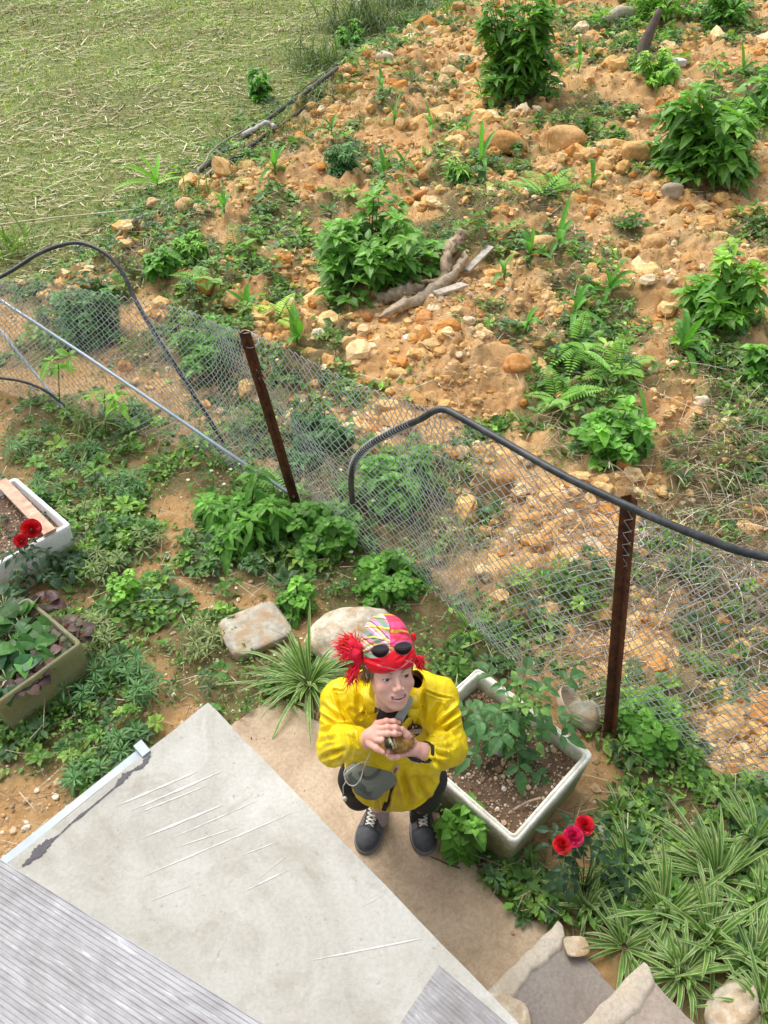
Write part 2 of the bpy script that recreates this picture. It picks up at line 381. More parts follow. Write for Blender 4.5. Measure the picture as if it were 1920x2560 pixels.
# ------------------------------------------------------------------ scattered stuff
def ico(sub):
    import bmesh
    bm = bmesh.new(); bmesh.ops.create_icosphere(bm, subdivisions=sub, radius=1.0); bm.verts.ensure_lookup_table()
    V = np.array([v.co[:] for v in bm.verts]); T = np.array([[v.index for v in f.verts] for f in bm.faces]); bm.free(); return V, T
ICO1, ICO2, ICO3, ICO4 = ico(1), ico(2), ico(3), ico(4)
def world_samples(n, r, ymax=30, pw=1.3, yard=None):
    """points in the visible wedge, denser near the camera"""
    u = r.rand(n); y = (.6 ** (1 / pw) + u * (ymax ** (1 / pw) - .6 ** (1 / pw))) ** pw
    x = r.uniform(-1, 1, n) * (.9 + .56 * y)
    return x, y
def stones(name, n, seed, size, maskf, T, cols, label=None, sink=.25, ymax=26, pw=1.6):
    r = np.random.RandomState(seed); x, y = world_samples(n, r, ymax, pw); k = r.rand(n) < maskf(x, y); x, y = x[k], y[k]; n = len(x)
    V, F = T; acc = Acc()
    vars_ = []
    for q in range(8):
        d = 1 + .5 * nse3(V[:, 0] * .7, V[:, 1] * .7, V[:, 2] * .7, 100 + q + seed, 4); v = V * d[:, None]; vars_.append(v)
    vi = r.randint(0, 8, n); VV = np.stack(vars_)[vi]
    s = size(r, n, y)[:, None, None] * (.65 + .7 * r.rand(n, 1, 3)) * np.array([1, 1, .7])
    a = r.rand(n) * 6.28; ca, sa = np.cos(a)[:, None], np.sin(a)[:, None]
    P = VV * s; P = np.stack([P[..., 0] * ca - P[..., 1] * sa, P[..., 0] * sa + P[..., 1] * ca, P[..., 2]], -1)
    z = zt(x, y); P += np.stack([x, y, z + s[:, 0, 2] * (.5 - sink)], 1)[:, None]
    ci = np.asarray(cols)[r.randint(0, len(cols), n)] * r.uniform(.75, 1.2, (n, 1))
    acc.add(P.reshape(-1, 3), None, (F[None] + (np.arange(n) * len(V))[:, None, None]).reshape(-1, 3), np.repeat(ci, len(V), 0))
    o = acc.build(name, M['clod'], smooth=False); return tag(o, label, kind='stuff')
CL = [(.58, .33, .12), (.66, .42, .17), (.72, .52, .27), (.60, .36, .13), (.54, .25, .07), (.76, .60, .38), (.66, .43, .19), (.70, .47, .21)]
PATHZ = .035
pp = [PZ(a, b, PATHZ)[:2] for a, b in [(690, 1733), (740, 1760), (800, 1806), (900, 1885), (1010, 1955), (1095, 1985), (1110, 2070), (1190, 2150), (1225, 2215), (1300, 2295), (1400, 2318)]]
pp += [PZ(1225, 2492, PATHZ)[:2], np.array([.2, .35]), np.array([-1.2, 1.2]), PZ(575, 1812, PATHZ)[:2]]
def inpoly(x, y, P):
    r_ = np.zeros(np.shape(x), bool); n = len(P)
    for i in range(n):
        (x1, y1), (x2, y2) = P[i][:2], P[(i + 1) % n][:2]; r_ ^= ((y1 > y) != (y2 > y)) & (x < (x2 - x1) * (y - y1) / (y2 - y1 + 1e-12) + x1)
    return r_
_shed = [PZ(520, 1755, .9)[:2], PZ(1240, 2500, .9)[:2], np.array([.3, -.6]), np.array([-2.5, .2]), PZ(-60, 2210, .9)[:2]]
_steps = [np.array(q) for q in [(.40, .95), (.72, 1.22), (1.25, 1.22), (1.5, .9), (1.2, .6), (.6, .5)]]
_boxp = [PZ(q[0], q[1], .1)[:2] for q in [(1300, 2150), (1480, 1950), (1212, 1720), (1040, 1920)]]
def pathless(x, y): return 1.0 - (inpoly(x, y, pp) | inpoly(x, y, _shed) | inpoly(x, y, _steps) | inpoly(x, y, _boxp))

def gm_dirt(x, y): return dirt_m(x, y) * (.15 + sstep(.40, .6, fbm(x * 1.6, y * 1.6, 91, 4))) * (1.15 - .8 * np.clip(cover(x, y), 0, 1))
stones('gravel', 30000, 1, lambda r, n, y: .008 * (1 + .16 * y) * np.exp(r.normal(size=n) * .45), gm_dirt, ICO1, CL, ymax=24)
stones('clods', 9000, 2, lambda r, n, y: .020 * (1 + .1 * y) * np.exp(np.minimum(r.normal(size=n) * .5, .8)), gm_dirt, ICO2, CL, ymax=24)
stones('gravel', 13000, 3, lambda r, n, y: .0062 * np.exp(r.normal(size=n) * .55),
       lambda x, y: (fq(x, y) < .1) * pathless(x, y) * (.18 + sstep(.47, .6, fbm(x * 2.6, y * 2.6, 19, 4))) * (zbase(x, y) > -.6), ICO1, [(.55, .42, .27), (.66, .52, .36), (.46, .30, .16), (.74, .66, .52)], ymax=7, pw=1.2)

def noisy(V, q):
    return 1 + .38 * nse3(V[:, 0] * .7, V[:, 1] * .7, V[:, 2] * .7, q, 4) + .16 * nse3(V[:, 0] * 2, V[:, 1] * 2, V[:, 2] * 2, q + 1, 5) + .08 * nse3(V[:, 0] * 4.5, V[:, 1] * 4.5, V[:, 2] * 4.5, q + 2, 6)
_n0 = nse3
def bigclods():
    _dw = G0(1090, 720)
    r = np.random.RandomState(44); x, y = world_samples(14000, r, 24, 1.5); k = r.rand(14000) < (np.hypot(x - _dw[0], (y - _dw[1]) * .8) > .75) * dirt_m(x, y) * sstep(.46, .62, fbm(x * 1.1, y * 1.1, 93, 4)) * (1.15 - .95 * np.clip(cover(x, y), 0, 1)); x, y = x[k], y[k]; n = min(len(x), 4200); x, y = x[:n], y[:n]
    V, F = ICO2; VV = np.stack([V * noisy(V, 300 + q)[:, None] for q in range(10)])[r.randint(0, 10, n)]; s = (.019 + .0038 * y)[:, None, None] * np.exp(np.minimum(r.normal(size=(n, 1, 1)) * .5, 1.0)) * r.uniform(.7, 1.35, (n, 1, 3)) * [1, 1, .75]
    P = VV * s; t = r.rand(n) * 6.28; ca, sa = np.cos(t)[:, None], np.sin(t)[:, None]; P = np.stack([P[..., 0] * ca - P[..., 1] * sa, P[..., 0] * sa + P[..., 1] * ca, P[..., 2]], -1) + np.stack([x, y, zt(x, y)], 1)[:, None]
    C = np.repeat(np.asarray(CL)[r.choice(8, n, p=[.18, .2, .10, .18, .12, .02, .12, .08])] * r.uniform(.85, 1.15, (n, 1)), len(V), 0)
    A_ = Acc(); A_.add(P.reshape(-1, 3), None, (F[None] + (np.arange(n) * len(V))[:, None, None]).reshape(-1, 3), C); tag(A_.build('clods', M['clod'], smooth=False), 'broken ochre soil clods heaped over the slope', kind='stuff')
bigclods()
GR = [(.10, .22, .045), (.14, .28, .055), (.09, .19, .05), (.20, .33, .08), (.09, .17, .06)]
def gcol(r, n, pal=GR, v=.3): return np.asarray(pal)[r.randint(0, len(pal), n)] * np.exp(r.normal(size=(n, 1)) * v)
def edge_m(x, y): return np.exp(-((bx_(y) - x - .12) / (.22 + .03 * y)) ** 2) * (fq(x, y) > .3)
def field_grass():
    r = np.random.RandomState(5); n = 210000; x, y = world_samples(n, r, 30, 1.5)
    k = (r.rand(n) < field_m(x, y)) & (fq(x, y) > .1); x, y = x[k], y[k]; n = len(x); acc = Acc()
    d = np.stack([r.normal(size=n), r.normal(size=n), np.abs(r.normal(size=n)) * .9 + .15], 1)
    dry = vnoise(x * 3, y * 3, 4) * .6 + r.rand(n) * .5
    pt_ = np.clip((fbm(x * .9, y * .9, 131, 4)[:, None] - .5) * 1.8 + .5, 0, 1)
    c = (.55 + .95 * pt_) * np.where((dry > .70 + .5 * (pt_[:, 0] - .5))[:, None], gcol(r, n, [(.30, .28, .11), (.25, .22, .09), (.38, .35, .18)], .2), gcol(r, n, [(.17, .27, .05), (.21, .31, .065), (.13, .22, .045), (.27, .33, .09)], .25))
    leaves(acc, BLADE, np.stack([x, y, zt(x, y) - .005], 1), d, (.035 + .004 * y) * np.exp(r.normal(size=n) * .35), .005 + .0011 * y, c, droop=.4)
    tag(acc.build('field_grass', M['leaf'], smooth=False), 'short green and drying grass over the mown field', kind='stuff')
    acc = Acc(); n = 60000; x, y = world_samples(n, r, 26, 1.5); k = r.rand(n) < edge_m(x, y) * .8 * (.3 + vnoise(x * 2, y * 2, 15)); x, y = x[k], y[k]; n = len(x)
    d = np.stack([r.normal(size=n) * .6 + .25, r.normal(size=n) * .6 - .2, np.abs(r.normal(size=n)) + .5], 1)
    leaves(acc, STRAP, np.stack([x, y, zt(x, y) - .01], 1), d, (.12 + .012 * y) * np.exp(r.normal(size=n) * .35), .006 + .0011 * y, gcol(r, n, [(.16, .25, .05), (.22, .28, .08), (.32, .31, .13), (.11, .19, .05)], .25), droop=.8)
    tag(acc.build('grass', M['leaf'], smooth=False), 'longer grass hanging over the edge of the mown field', kind='stuff')
    acc = Acc(); n = 26000; x, y = world_samples(n, r, 26, 1.5); k = (r.rand(n) < field_m(x, y) * (.12 + 1.0 * sstep(.4, .62, fbm(x * 1.6, y * 1.6, 14, 3)))) & (fq(x, y) > .1); x, y = x[k], y[k]; n = len(x)
    a = r.normal(size=n) * .8 + .2; d = np.stack([np.cos(a), np.sin(a), r.normal(size=n) * .1], 1)
    leaves(acc, BLADE, np.stack([x, y, zt(x, y) + .02 + .02 * r.rand(n)], 1), d, (.07 + .009 * y) * np.exp(r.normal(size=n) * .5), .0035 + .0011 * y, gcol(r, n, [(.55, .48, .27), (.46, .38, .2), (.66, .60, .38)], .15), droop=.05 * r.normal(size=n))
    tag(acc.build('straw', M['straw'], smooth=False), 'dry cut stalks lying over the mown field', kind='stuff')
field_grass()
def ground_cover():
    r = np.random.RandomState(6)
    # small broad leaves
    acc = Acc(); n = 210000; x, y = world_samples(n, r, 20, 1.45); w = np.maximum(sstep(.35, .95, cover(x, y)) * (1 - field_m(x, y)), edge_m(x, y) * 1.1) * pathless(x, y)
    clump = .12 + .9 * sstep(.42, .58, fbm(x * 5, y * 5, 71, 3))
    k = r.rand(n) < w * clump; x, y = x[k], y[k]; n = len(x)
    hgt = (.01 + .07 * r.rand(n) * sstep(.6, 1.1, cover(x, y)))
    d = np.stack([r.normal(size=n), r.normal(size=n), r.normal(size=n) * .35 + .25], 1)
    sp = sstep(.45, .55, vnoise(x * 1.7, y * 1.7, 66))
    L = (.017 + .0028 * y) * (.75 + .9 * sp) * np.exp(r.normal(size=n) * .3); pc = gcol(r, n, v=.3) * (.8 + .7 * vnoise(x * 1.3, y * 1.3, 44))[:, None]
    leaves(acc, SMALL, np.stack([x, y, zt(x, y) + hgt], 1), d, L, L * .62, pc, droop=.15, roll=r.normal(size=n) * .5)
    tag(acc.build('ground_cover', M['leaf'], smooth=False), 'low small leaved weeds covering the soil', kind='stuff')
    # leafier weeds in loose rosettes
    acc = Acc(); n = 15000; x, y = world_samples(n, r, 20, 1.4); k = r.rand(n) < np.maximum(sstep(.5, 1.1, cover(x, y)) * (1 - field_m(x, y)), edge_m(x, y) * 1.3) * pathless(x, y) * (.1 + sstep(.45, .6, fbm(x * 2.2, y * 2.2, 75, 3))); x, y = x[k], y[k]; n = len(x); m_ = 8
    z = zt(x, y) + .02 + .10 * r.rand(n) * (.6 + .05 * y); s = (.035 + .0035 * y) * np.exp(r.normal(size=n) * .3); a = (np.arange(m_) * 2.4)[None] + r.rand(n, 1) * 6; e = r.uniform(-.1, .9, (n, m_)); d = np.stack([np.cos(a) * np.cos(e), np.sin(a) * np.cos(e), np.sin(e)], -1).reshape(-1, 3)
    P = np.repeat(np.stack([x, y, z], 1), m_, 0); pc = np.repeat(gcol(r, n, [(.075, .18, .04), (.11, .25, .05), (.18, .32, .06), (.07, .15, .06)], .2), m_, 0) * np.exp(r.normal(size=(n * m_, 1)) * .12)
    leaves(acc, SMALL, P + d * s.repeat(m_)[:, None] * .2, d, s.repeat(m_), s.repeat(m_) * np.repeat(r.uniform(.3, .75, n), m_), pc, droop=.3, roll=r.normal(size=n * m_) * .3)
    tag(acc.build('ground_cover', M['leaf'], smooth=False), 'leafier weeds standing above the low ground cover', kind='stuff')
    # grass tufts in the yard and on the bank
    acc = Acc(); n = 110000; x, y = world_samples(n, r, 18, 1.4); k = r.rand(n) < (.20 + sstep(.3, .9, cover(x, y))) * (1 - field_m(x, y)) * pathless(x, y) * (fbm(x * 7, y * 7, 73, 3) > .47); x, y = x[k], y[k]; n = len(x)
    d = np.stack([r.normal(size=n) * .8, r.normal(size=n) * .8, np.abs(r.normal(size=n)) * .7 + .25], 1)
    c = np.where((r.rand(n) < .16)[:, None], gcol(r, n, [(.3, .24, .11), (.2, .15, .07)], .2), gcol(r, n, [(.10, .16, .045), (.075, .13, .035), (.14, .19, .06)], .25))
    leaves(acc, BLADE, np.stack([x, y, zt(x, y) - .004], 1), d, (.03 + .003 * y) * np.exp(r.normal(size=n) * .35), .0035 + .0008 * y, c, droop=.45)
    tag(acc.build('grass', M['leaf'], smooth=False), 'short thin grass growing between the weeds', kind='stuff')
    # dry litter: right side behind the fence, around bushes
    acc = Acc(); n = 46000; x, y = world_samples(n, r, 16, 1.4); sp = .12 + .45 * sstep(.45, .6, fbm(x * 1.5, y * 1.5, 97, 3)) * (1 - field_m(x, y)) * (fq(x, y) > 0)
    for a, b, rr, w in [(1860, 1180, 190, 1.3), (1700, 1350, 230, 1), (1880, 1480, 200, 1.2), (1500, 1500, 180, .8), (1830, 900, 130, .8), (1860, 700, 110, .9), (1250, 1300, 150, .6), (1100, 1180, 110, .4), (1560, 830, 100, .5), (900, 740, 120, .8), (1380, 900, 90, .5), (1180, 520, 110, .5), (1480, 470, 130, .4), (1450, 2060, 130, .5),
                        (1330, 2200, 90, .7), (1250, 1600, 100, .6), (800, 300, 90, .8), (1550, 1650, 120, .8)]:
        p = G0(a, b); q = rr / ppm(p); sp = np.maximum(sp, w * np.exp(-((x - p[0]) ** 2 + ((y - p[1]) * .75) ** 2) / q ** 2))
    k = (r.rand(n) < sp * 1.2) & (pathless(x, y) > 0); x, y = x[k], y[k]; n = len(x); a = r.rand(n) * 6.28
    d = np.stack([np.cos(a), np.sin(a), r.normal(size=n) * .28], 1)
    leaves(acc, BLADE, np.stack([x, y, zt(x, y) + .01 + .1 * r.rand(n) ** 2], 1), d, .12 * np.exp(r.normal(size=n) * .5), .003 + .0005 * y, gcol(r, n, [(.24, .16, .09), (.34, .26, .16), (.46, .38, .25), (.14, .095, .06)], .2), droop=.1 * r.normal(size=n))
    tag(acc.build('litter', M['straw'], smooth=False), 'dry brown twigs and dead stalks lying in heaps', kind='stuff')
    acc = Acc(); n = 46000; x, y = world_samples(n, r, 10, 1.3); sp = np.zeros(n)
    for a, b, rr, w in [(1850, 1150, 150, 1), (1900, 1300, 150, 1), (1700, 1430, 190, .9), (1880, 1500, 190, 1), (1900, 1000, 120, .6), (1560, 1420, 120, .5), (1420, 1620, 110, .5)]:
        p = G0(a, b); q = rr / ppm(p); sp = np.maximum(sp, w * np.exp(-((x - p[0]) ** 2 + ((y - p[1]) * .8) ** 2) / q ** 2))
    k = (r.rand(n) < sp * .8) & (fq(x, y) > .12); x, y = x[k], y[k]; n = len(x); a = r.rand(n) * 6.28; el = r.uniform(-.1, .9, n)
    leaves(acc, STRAP, np.stack([x, y, zt(x, y) + .12 * r.rand(n)], 1), np.stack([np.cos(a) * np.cos(el), np.sin(a) * np.cos(el), np.sin(el)], 1), .28 * np.exp(r.normal(size=n) * .4), .005, gcol(r, n, [(.30, .21, .13), (.42, .33, .22), (.56, .48, .35), (.18, .12, .08), (.34, .28, .2)], .2), droop=r.uniform(0, 1.1, n), roll=r.normal(size=n))
    tag(acc.build('brushwood', M['straw'], smooth=False), 'tangle of dry dead brush behind the fence at the right', kind='stuff')
ground_cover()
# ------------------------------------------------------------------ paving, slab, roof sheets, steps
def mat_concrete(name, c1, c2, c3, dirtc, sc=2.2, rough=.75, grain=.82):
    m, nt, b = mat_base(name); co = objco(nt)
    a = ramp(nt, noise(nt, sc, 7, .65, co, .6), [(.3, c1), (.5, c2), (.7, c3)])
    sp = ramp(nt, noise(nt, 70, 4, .7, co), [(.35, (grain,) * 3), (.6, (1.06, 1.06, 1.06))]); a = mixc(nt, 1.0, a, sp, 'MULTIPLY')
    d = ramp(nt, noise(nt, sc * 2.3, 8, .72, co, 1.2), [(.52, (0, 0, 0)), (.7, (1, 1, 1))]); a = mixc(nt, mul(nt, d, .6), a, dirtc)
    v = nd(nt, 'ShaderNodeTexVoronoi', feature='DISTANCE_TO_EDGE'); v.inputs['Scale'].default_value = sc * 11; nt.links.new(co, v.inputs[0])
    sp2 = ramp(nt, noise(nt, 38, 2, .5, co), [(.68, (0, 0, 0)), (.74, (1, 1, 1))]); a = mixc(nt, mul(nt, sp2, .5), a, dirtc)
    nt.links.new(a, b.inputs['Base Color']); b.inputs['Roughness'].default_value = rough; b.inputs['Specular IOR Level'].default_value = .3
    bump(nt, b, addn(nt, noise(nt, 50, 6, .7, co), noise(nt, 6, 4, .6, co), 1.0), .35, .006)
    return m
M['path'] = mat_concrete('tan_concrete', (.36, .265, .17), (.48, .365, .245), (.57, .46, .33), (.27, .17, .09))
M['slab'] = mat_concrete('pale_concrete', (.31, .30, .265), (.41, .40, .355), (.53, .525, .49), (.27, .245, .185), 1.3, .7, .92)
M['step'] = mat_concrete('step_concrete', (.30, .25, .20), (.38, .32, .26), (.46, .40, .33), (.22, .17, .13))
M['nose'] = mat_concrete('step_render', (.42, .36, .28), (.52, .455, .36), (.60, .54, .44), (.42, .33, .22))
M['darkstep'] = mat_concrete('wet_concrete', (.22, .19, .165), (.275, .24, .21), (.33, .29, .25), (.18, .15, .12))
M['tar'] = mat_simple('tar', (.055, .05, .06), .6, .3, 30, .3)
M['wall'] = mat_concrete('shed_wall', (.3, .28, .24), (.38, .36, .32), (.45, .43, .38), (.25, .22, .17))

def rough_poly(pts, step=.03, amp=.008, seed=0):
    """polygon outline resampled with a slightly broken edge"""
    out = []; n = len(pts)
    for i in range(n):
        a, b = np.array(pts[i], float), np.array(pts[(i + 1) % n], float); L = np.linalg.norm(b - a); k = max(2, int(L / step)); nn = np.array([b[1] - a[1], a[0] - b[0]]) / L
        for j in range(k):
            p = a + (b - a) * j / k; w = (fbm(p[0] * 9 + 3, p[1] * 9, seed + 40, 4) - .5) * 2 * amp * min(1, j, k - j); out.append(p + nn * w)
    return np.array(out)
def slab_bm(name, outline, z0, z1, mat, parent=None, bevel=.008):
    import bmesh
    bm = bmesh.new(); vs_ = [bm.verts.new((p[0], p[1], z1)) for p in outline]; f = bm.faces.new(vs_)
    if f.normal.z < 0: f.normal_flip()
    e = bmesh.ops.extrude_face_region(bm, geom=[f]); tv = [v for v in e['geom'] if isinstance(v, bmesh.types.BMVert)]
    for v in tv: v.co.z = z1
    for v in vs_: v.co.z = z0
    if bevel:
        te = [ed for ed in bm.edges if all(abs(v.co.z - z1) < 1e-6 for v in ed.verts) and len(ed.link_faces) == 2]
        bmesh.ops.bevel(bm, geom=te, offset=bevel, segments=2, affect='EDGES', profile=.5)
    bmesh.ops.recalc_face_normals(bm, faces=bm.faces)
    me = bpy.data.meshes.new(name); bm.to_mesh(me); bm.free(); me.materials.append(mat)
    o = bpy.data.objects.new(name, me); COL.objects.link(o)
    if parent: o.parent = parent; o.matrix_parent_inverse = Matrix.Translation(-Vector(world_loc(parent)))
    return o
slab_bm('path', rough_poly(pp, .03, .02, 3), -.12, PATHZ, M['path'], None, .012)['kind'] = 'structure'
r = np.random.RandomState(14); a_ = Acc(); V, F = ICO1; nn_ = 0
for q in range(900):
    x, y = r.uniform(-.8, .95), r.uniform(.7, 2.2)
    if bool(inpoly(np.array(x), np.array(y), pp)) and r.rand() < .10 + .6 * float(fbm(np.array(x * 4.), np.array(y * 4.), 5, 3) > .58): s = .0022 * math.exp(r.normal() * .55); a_.add(V * s * r.uniform(.6, 1.3, 3) + [x, y, PATHZ + s * .4], None, F, np.array([(.40, .28, .16), (.24, .15, .08), (.55, .45, .32)][r.randint(3)]))
tag(a_.build('crumbs', M['clod'], smooth=False), 'small crumbs of soil lying on the path', kind='stuff')
acc = Acc(); r = np.random.RandomState(12)     # a crack in the path and dry crumbs lying on it
cr = [PZ(a, b, PATHZ) for a, b in [(1075, 2142), (1100, 2152), (1120, 2162), (1150, 2172)]]
tag(Acc().tube(np.array(cr) + [0, 0, .004], [.001, .003, .004, .003], 5, (.10, .06, .035)).build('twig', M['wood']), 'thin dark twig lying by the toe of the right shoe', 'twig')

# steps rising towards the lower right, each with a skim of pale render over its front edge
def step(name, a, b, top, depth_, matT, label, seed, ext=.6, w0=.075):
    A, B = PZ(*a, top)[:2], PZ(*b, top)[:2]; e = (A - B) / np.linalg.norm(A - B); B = B - e * ext; up = np.array([e[1], -e[0]]); up = up if up @ np.array([.624, -.78]) > 0 else -up
    root = empty(name, (*((A + B) / 2), 0), label, 'step', 'concrete steps')
    slab_bm('tread', rough_poly([A, B, B + up * depth_, A + up * depth_ + e * .02], .02, .012, seed), -.1, top - .012, matT, root, .01)
    n = 90; m = 11; L = np.linalg.norm(A - B); V = []
    for i in range(n):
        t = i / (n - 1); p = A + e * .012 + (B - A) * t; endk = min(1, .35 + t * L / .03); w = w0 * endk * (.75 + 1.1 * float(fbm(np.array(t * L * 14.), np.array(seed * 3.3), seed, 3) - .3)); f0 = .012 + .008 * float(vnoise(np.array(t * L * 20), np.array(2.), seed))
        for j in range(m):
            s = j / (m - 1)
            if s < .3: off = -f0 * min(1, s / .12); z = top - .10 * (1 - s / .3) ** 1.0
            else: q = (s - .3) / .7; off = -f0 + (w + f0) * q; z = top + .006 * math.sin(math.pi * min(1, q * 1.1)) + (0 if q < .93 else -.022)
            if j == 0: off = 0
            V.append((*(p + up * off), z))
    i, j = np.meshgrid(np.arange(n - 1), np.arange(m - 1), indexing='ij'); i = i.ravel(); j = j.ravel()
    mesh_obj('render_lip', V, np.stack([i * m + j, i * m + j + 1, (i + 1) * m + j + 1, (i + 1) * m + j], 1), M['nose'], root)
step('concrete_step', (1398, 2316), (1225, 2488), .13, .62, M['darkstep'], 'dark grey concrete step with pale broken lip at the path end', 1, w0=.062)
step('concrete_step', (1612, 2418), (1472, 2560), .26, .55, M['step'], 'tan concrete step with broad wavy pale lip at the bottom edge', 2, w0=.075)
# the low shed whose pale slab roof fills the lower left
SZ = .9
A, Bp, Cp = PZ(520, 1755, SZ), PZ(1240, 2500, SZ), PZ(30, 2150, SZ)
dAB = (Bp - A)[:2] / np.linalg.norm((Bp - A)[:2]); dAC = (Cp - A)[:2] / np.linalg.norm((Cp - A)[:2])
LAB, LAC = 2.6, 1.5
shed = empty('shed', (*A[:2], 0), 'low shed with flat pale concrete slab roof, scratched and stained', 'shed')
rp = [A[:2], A[:2] + dAB * LAB, A[:2] + dAB * LAB + dAC * LAC, A[:2] + dAC * LAC]
roof = slab_bm('roof_slab', rough_poly(rp, .05, .003, 8), SZ - .07, SZ, M['slab'], shed, .004)
ins = [rp[0] + dAB * .06 + dAC * .06, rp[1] - dAB * .06 + dAC * .06, rp[2] - dAB * .06 - dAC * .06, rp[3] + dAB * .06 - dAC * .06]
slab_bm('wall', np.array(ins), -.3, SZ - .072, M['wall'], shed, 0)
def L3(p2, z): return np.array([p2[0], p2[1], z])
acc = Acc(); n_ = np.array([-dAB[0], -dAB[1]]) # outward of edge AC
P0 = A[:2] + dAC * .30; P1 = A[:2] + dAC * LAC
c = (P0 + P1) / 2 + n_ * .022; acc.box(L3(c, SZ - .03), L3(dAC * np.linalg.norm(P1 - P0) / 2, 0), L3(n_ * .016, 0), (0, 0, .022))
acc.box(L3(P0 + n_ * .018, SZ - .01), L3(dAC * .018, 0), L3(n_ * .032, 0), (0, 0, .022), (.6, .6, .6))
M['gutter'] = mat_simple('grey_blue_metal', (.36, .42, .47), .5, .12, 10, .05, 60, dirt=(.45, .46, .45))
acc.build('gutter', M['gutter'], shed, smooth=False)
acc = Acc(); r = np.random.RandomState(3); tk = [(375, 1888), (355, 1915), (332, 1925), (312, 1940), (290, 1965), (255, 1995), (225, 2020), (200, 2040), (175, 2060), (150, 2085), (118, 2108), (95, 2130), (75, 2150), (55, 2165)]
wd = [.005, .02, .004, .024, .005, .004, .005, .009, .004, .003, .02, .028, .014, .004]; T = np.linspace(0, len(tk) - 1, 110)
ctr = np.array([PZ(np.interp(t, range(len(tk)), [q[0] for q in tk]), np.interp(t, range(len(tk)), [q[1] for q in tk]), SZ + .003) for t in T]); ww = np.interp(T, range(len(tk)), wd) * (.5 + r.rand(110)) * .6
g = np.gradient(ctr, axis=0); g /= np.linalg.norm(g, axis=1)[:, None]; nn = np.c_[-g[:, 1], g[:, 0], g[:, 2] * 0]
V = np.stack([ctr + nn * ww[:, None], ctr - nn * ww[:, None]], 1).reshape(-1, 3); i = np.arange(109)
acc.add(V, np.stack([2 * i, 2 * i + 1, 2 * i + 3, 2 * i + 2], 1)); acc.build('tar_seam', M['tar'], shed)
acc = Acc()
M['scratch'] = mat_simple('white_scuff', (.62, .61, .57), .8, .12, 60, 0)
for (a, b, c_, d, w) in [(290, 2015, 500, 1925, .012), (345, 2032, 520, 1962, .005), (350, 2097, 560, 2010, .009), (430, 2095, 650, 1998, .003), (347, 2195, 745, 2025, .0045), (440, 2118, 600, 2065, .003), (600, 2140, 690, 2105, .003), (610, 2228, 725, 2172, .004),
                         (780, 2400, 1060, 2345, .004), (380, 2250, 470, 2215, .003), (640, 2200, 715, 2140, .002), (900, 2270, 960, 2235, .002), (330, 2025, 560, 1925, .02)]:
    p, q = PZ(a, b, SZ + .0015), PZ(c_, d, SZ + .0015); t = np.linspace(0, 1, 26)[:, None]; c3 = p + (q - p) * t; u = (q - p) / np.linalg.norm(q - p); nn = np.array([-u[1], u[0], 0])
    wv = min(w, .007) * .6 * np.sin(np.pi * t) ** .5 * (.45 + .9 * vnoise(t * 14, t * 0 + a, 3)); V = np.stack([c3 + nn * wv, c3 - nn * wv], 1).reshape(-1, 3); i = np.arange(25)
    if 1: acc.add(V, np.stack([2 * i, 2 * i + 1, 2 * i + 3, 2 * i + 2], 1))
acc.build('scuff', M['scratch'], shed)

# ribbed translucent roof sheets
def mat_sheet(name='dirty_polycarbonate', k=1.0):
    m, nt, b = mat_base(name); co = objco(nt)
    mp = nd(nt, 'ShaderNodeMapping'); nt.links.new(co, mp.inputs[0]); mp.inputs['Scale'].default_value = (5, 42, 1)
    s1 = ramp(nt, noise(nt, 2.5, 6, .7, mp.outputs[0], .3), [(.25, (.25 * k, .245 * k, .25 * k)), (.45, (.34 * k, .335 * k, .345 * k)), (.6, (.42 * k, .42 * k, .43 * k)), (.68, (.60, .61, .63))])
    s2 = ramp(nt, noise(nt, 3.2, 6, .7, co, .5), [(.35, (.62, .60, .58)), (.65, (1.15, 1.15, 1.15))]); c = mixc(nt, 1.0, s1, s2, 'MULTIPLY')
    nt.links.new(c, b.inputs['Base Color']); b.inputs['Roughness'].default_value = .5; b.inputs['Specular IOR Level'].default_value = .35
    return m
M['sheet'] = mat_sheet(); M['sheet2'] = mat_sheet('pale_polycarbonate', 1.5)
M['beam'] = mat_simple('grey_timber', (.22, .19, .16), .85, .3, 20, .3)
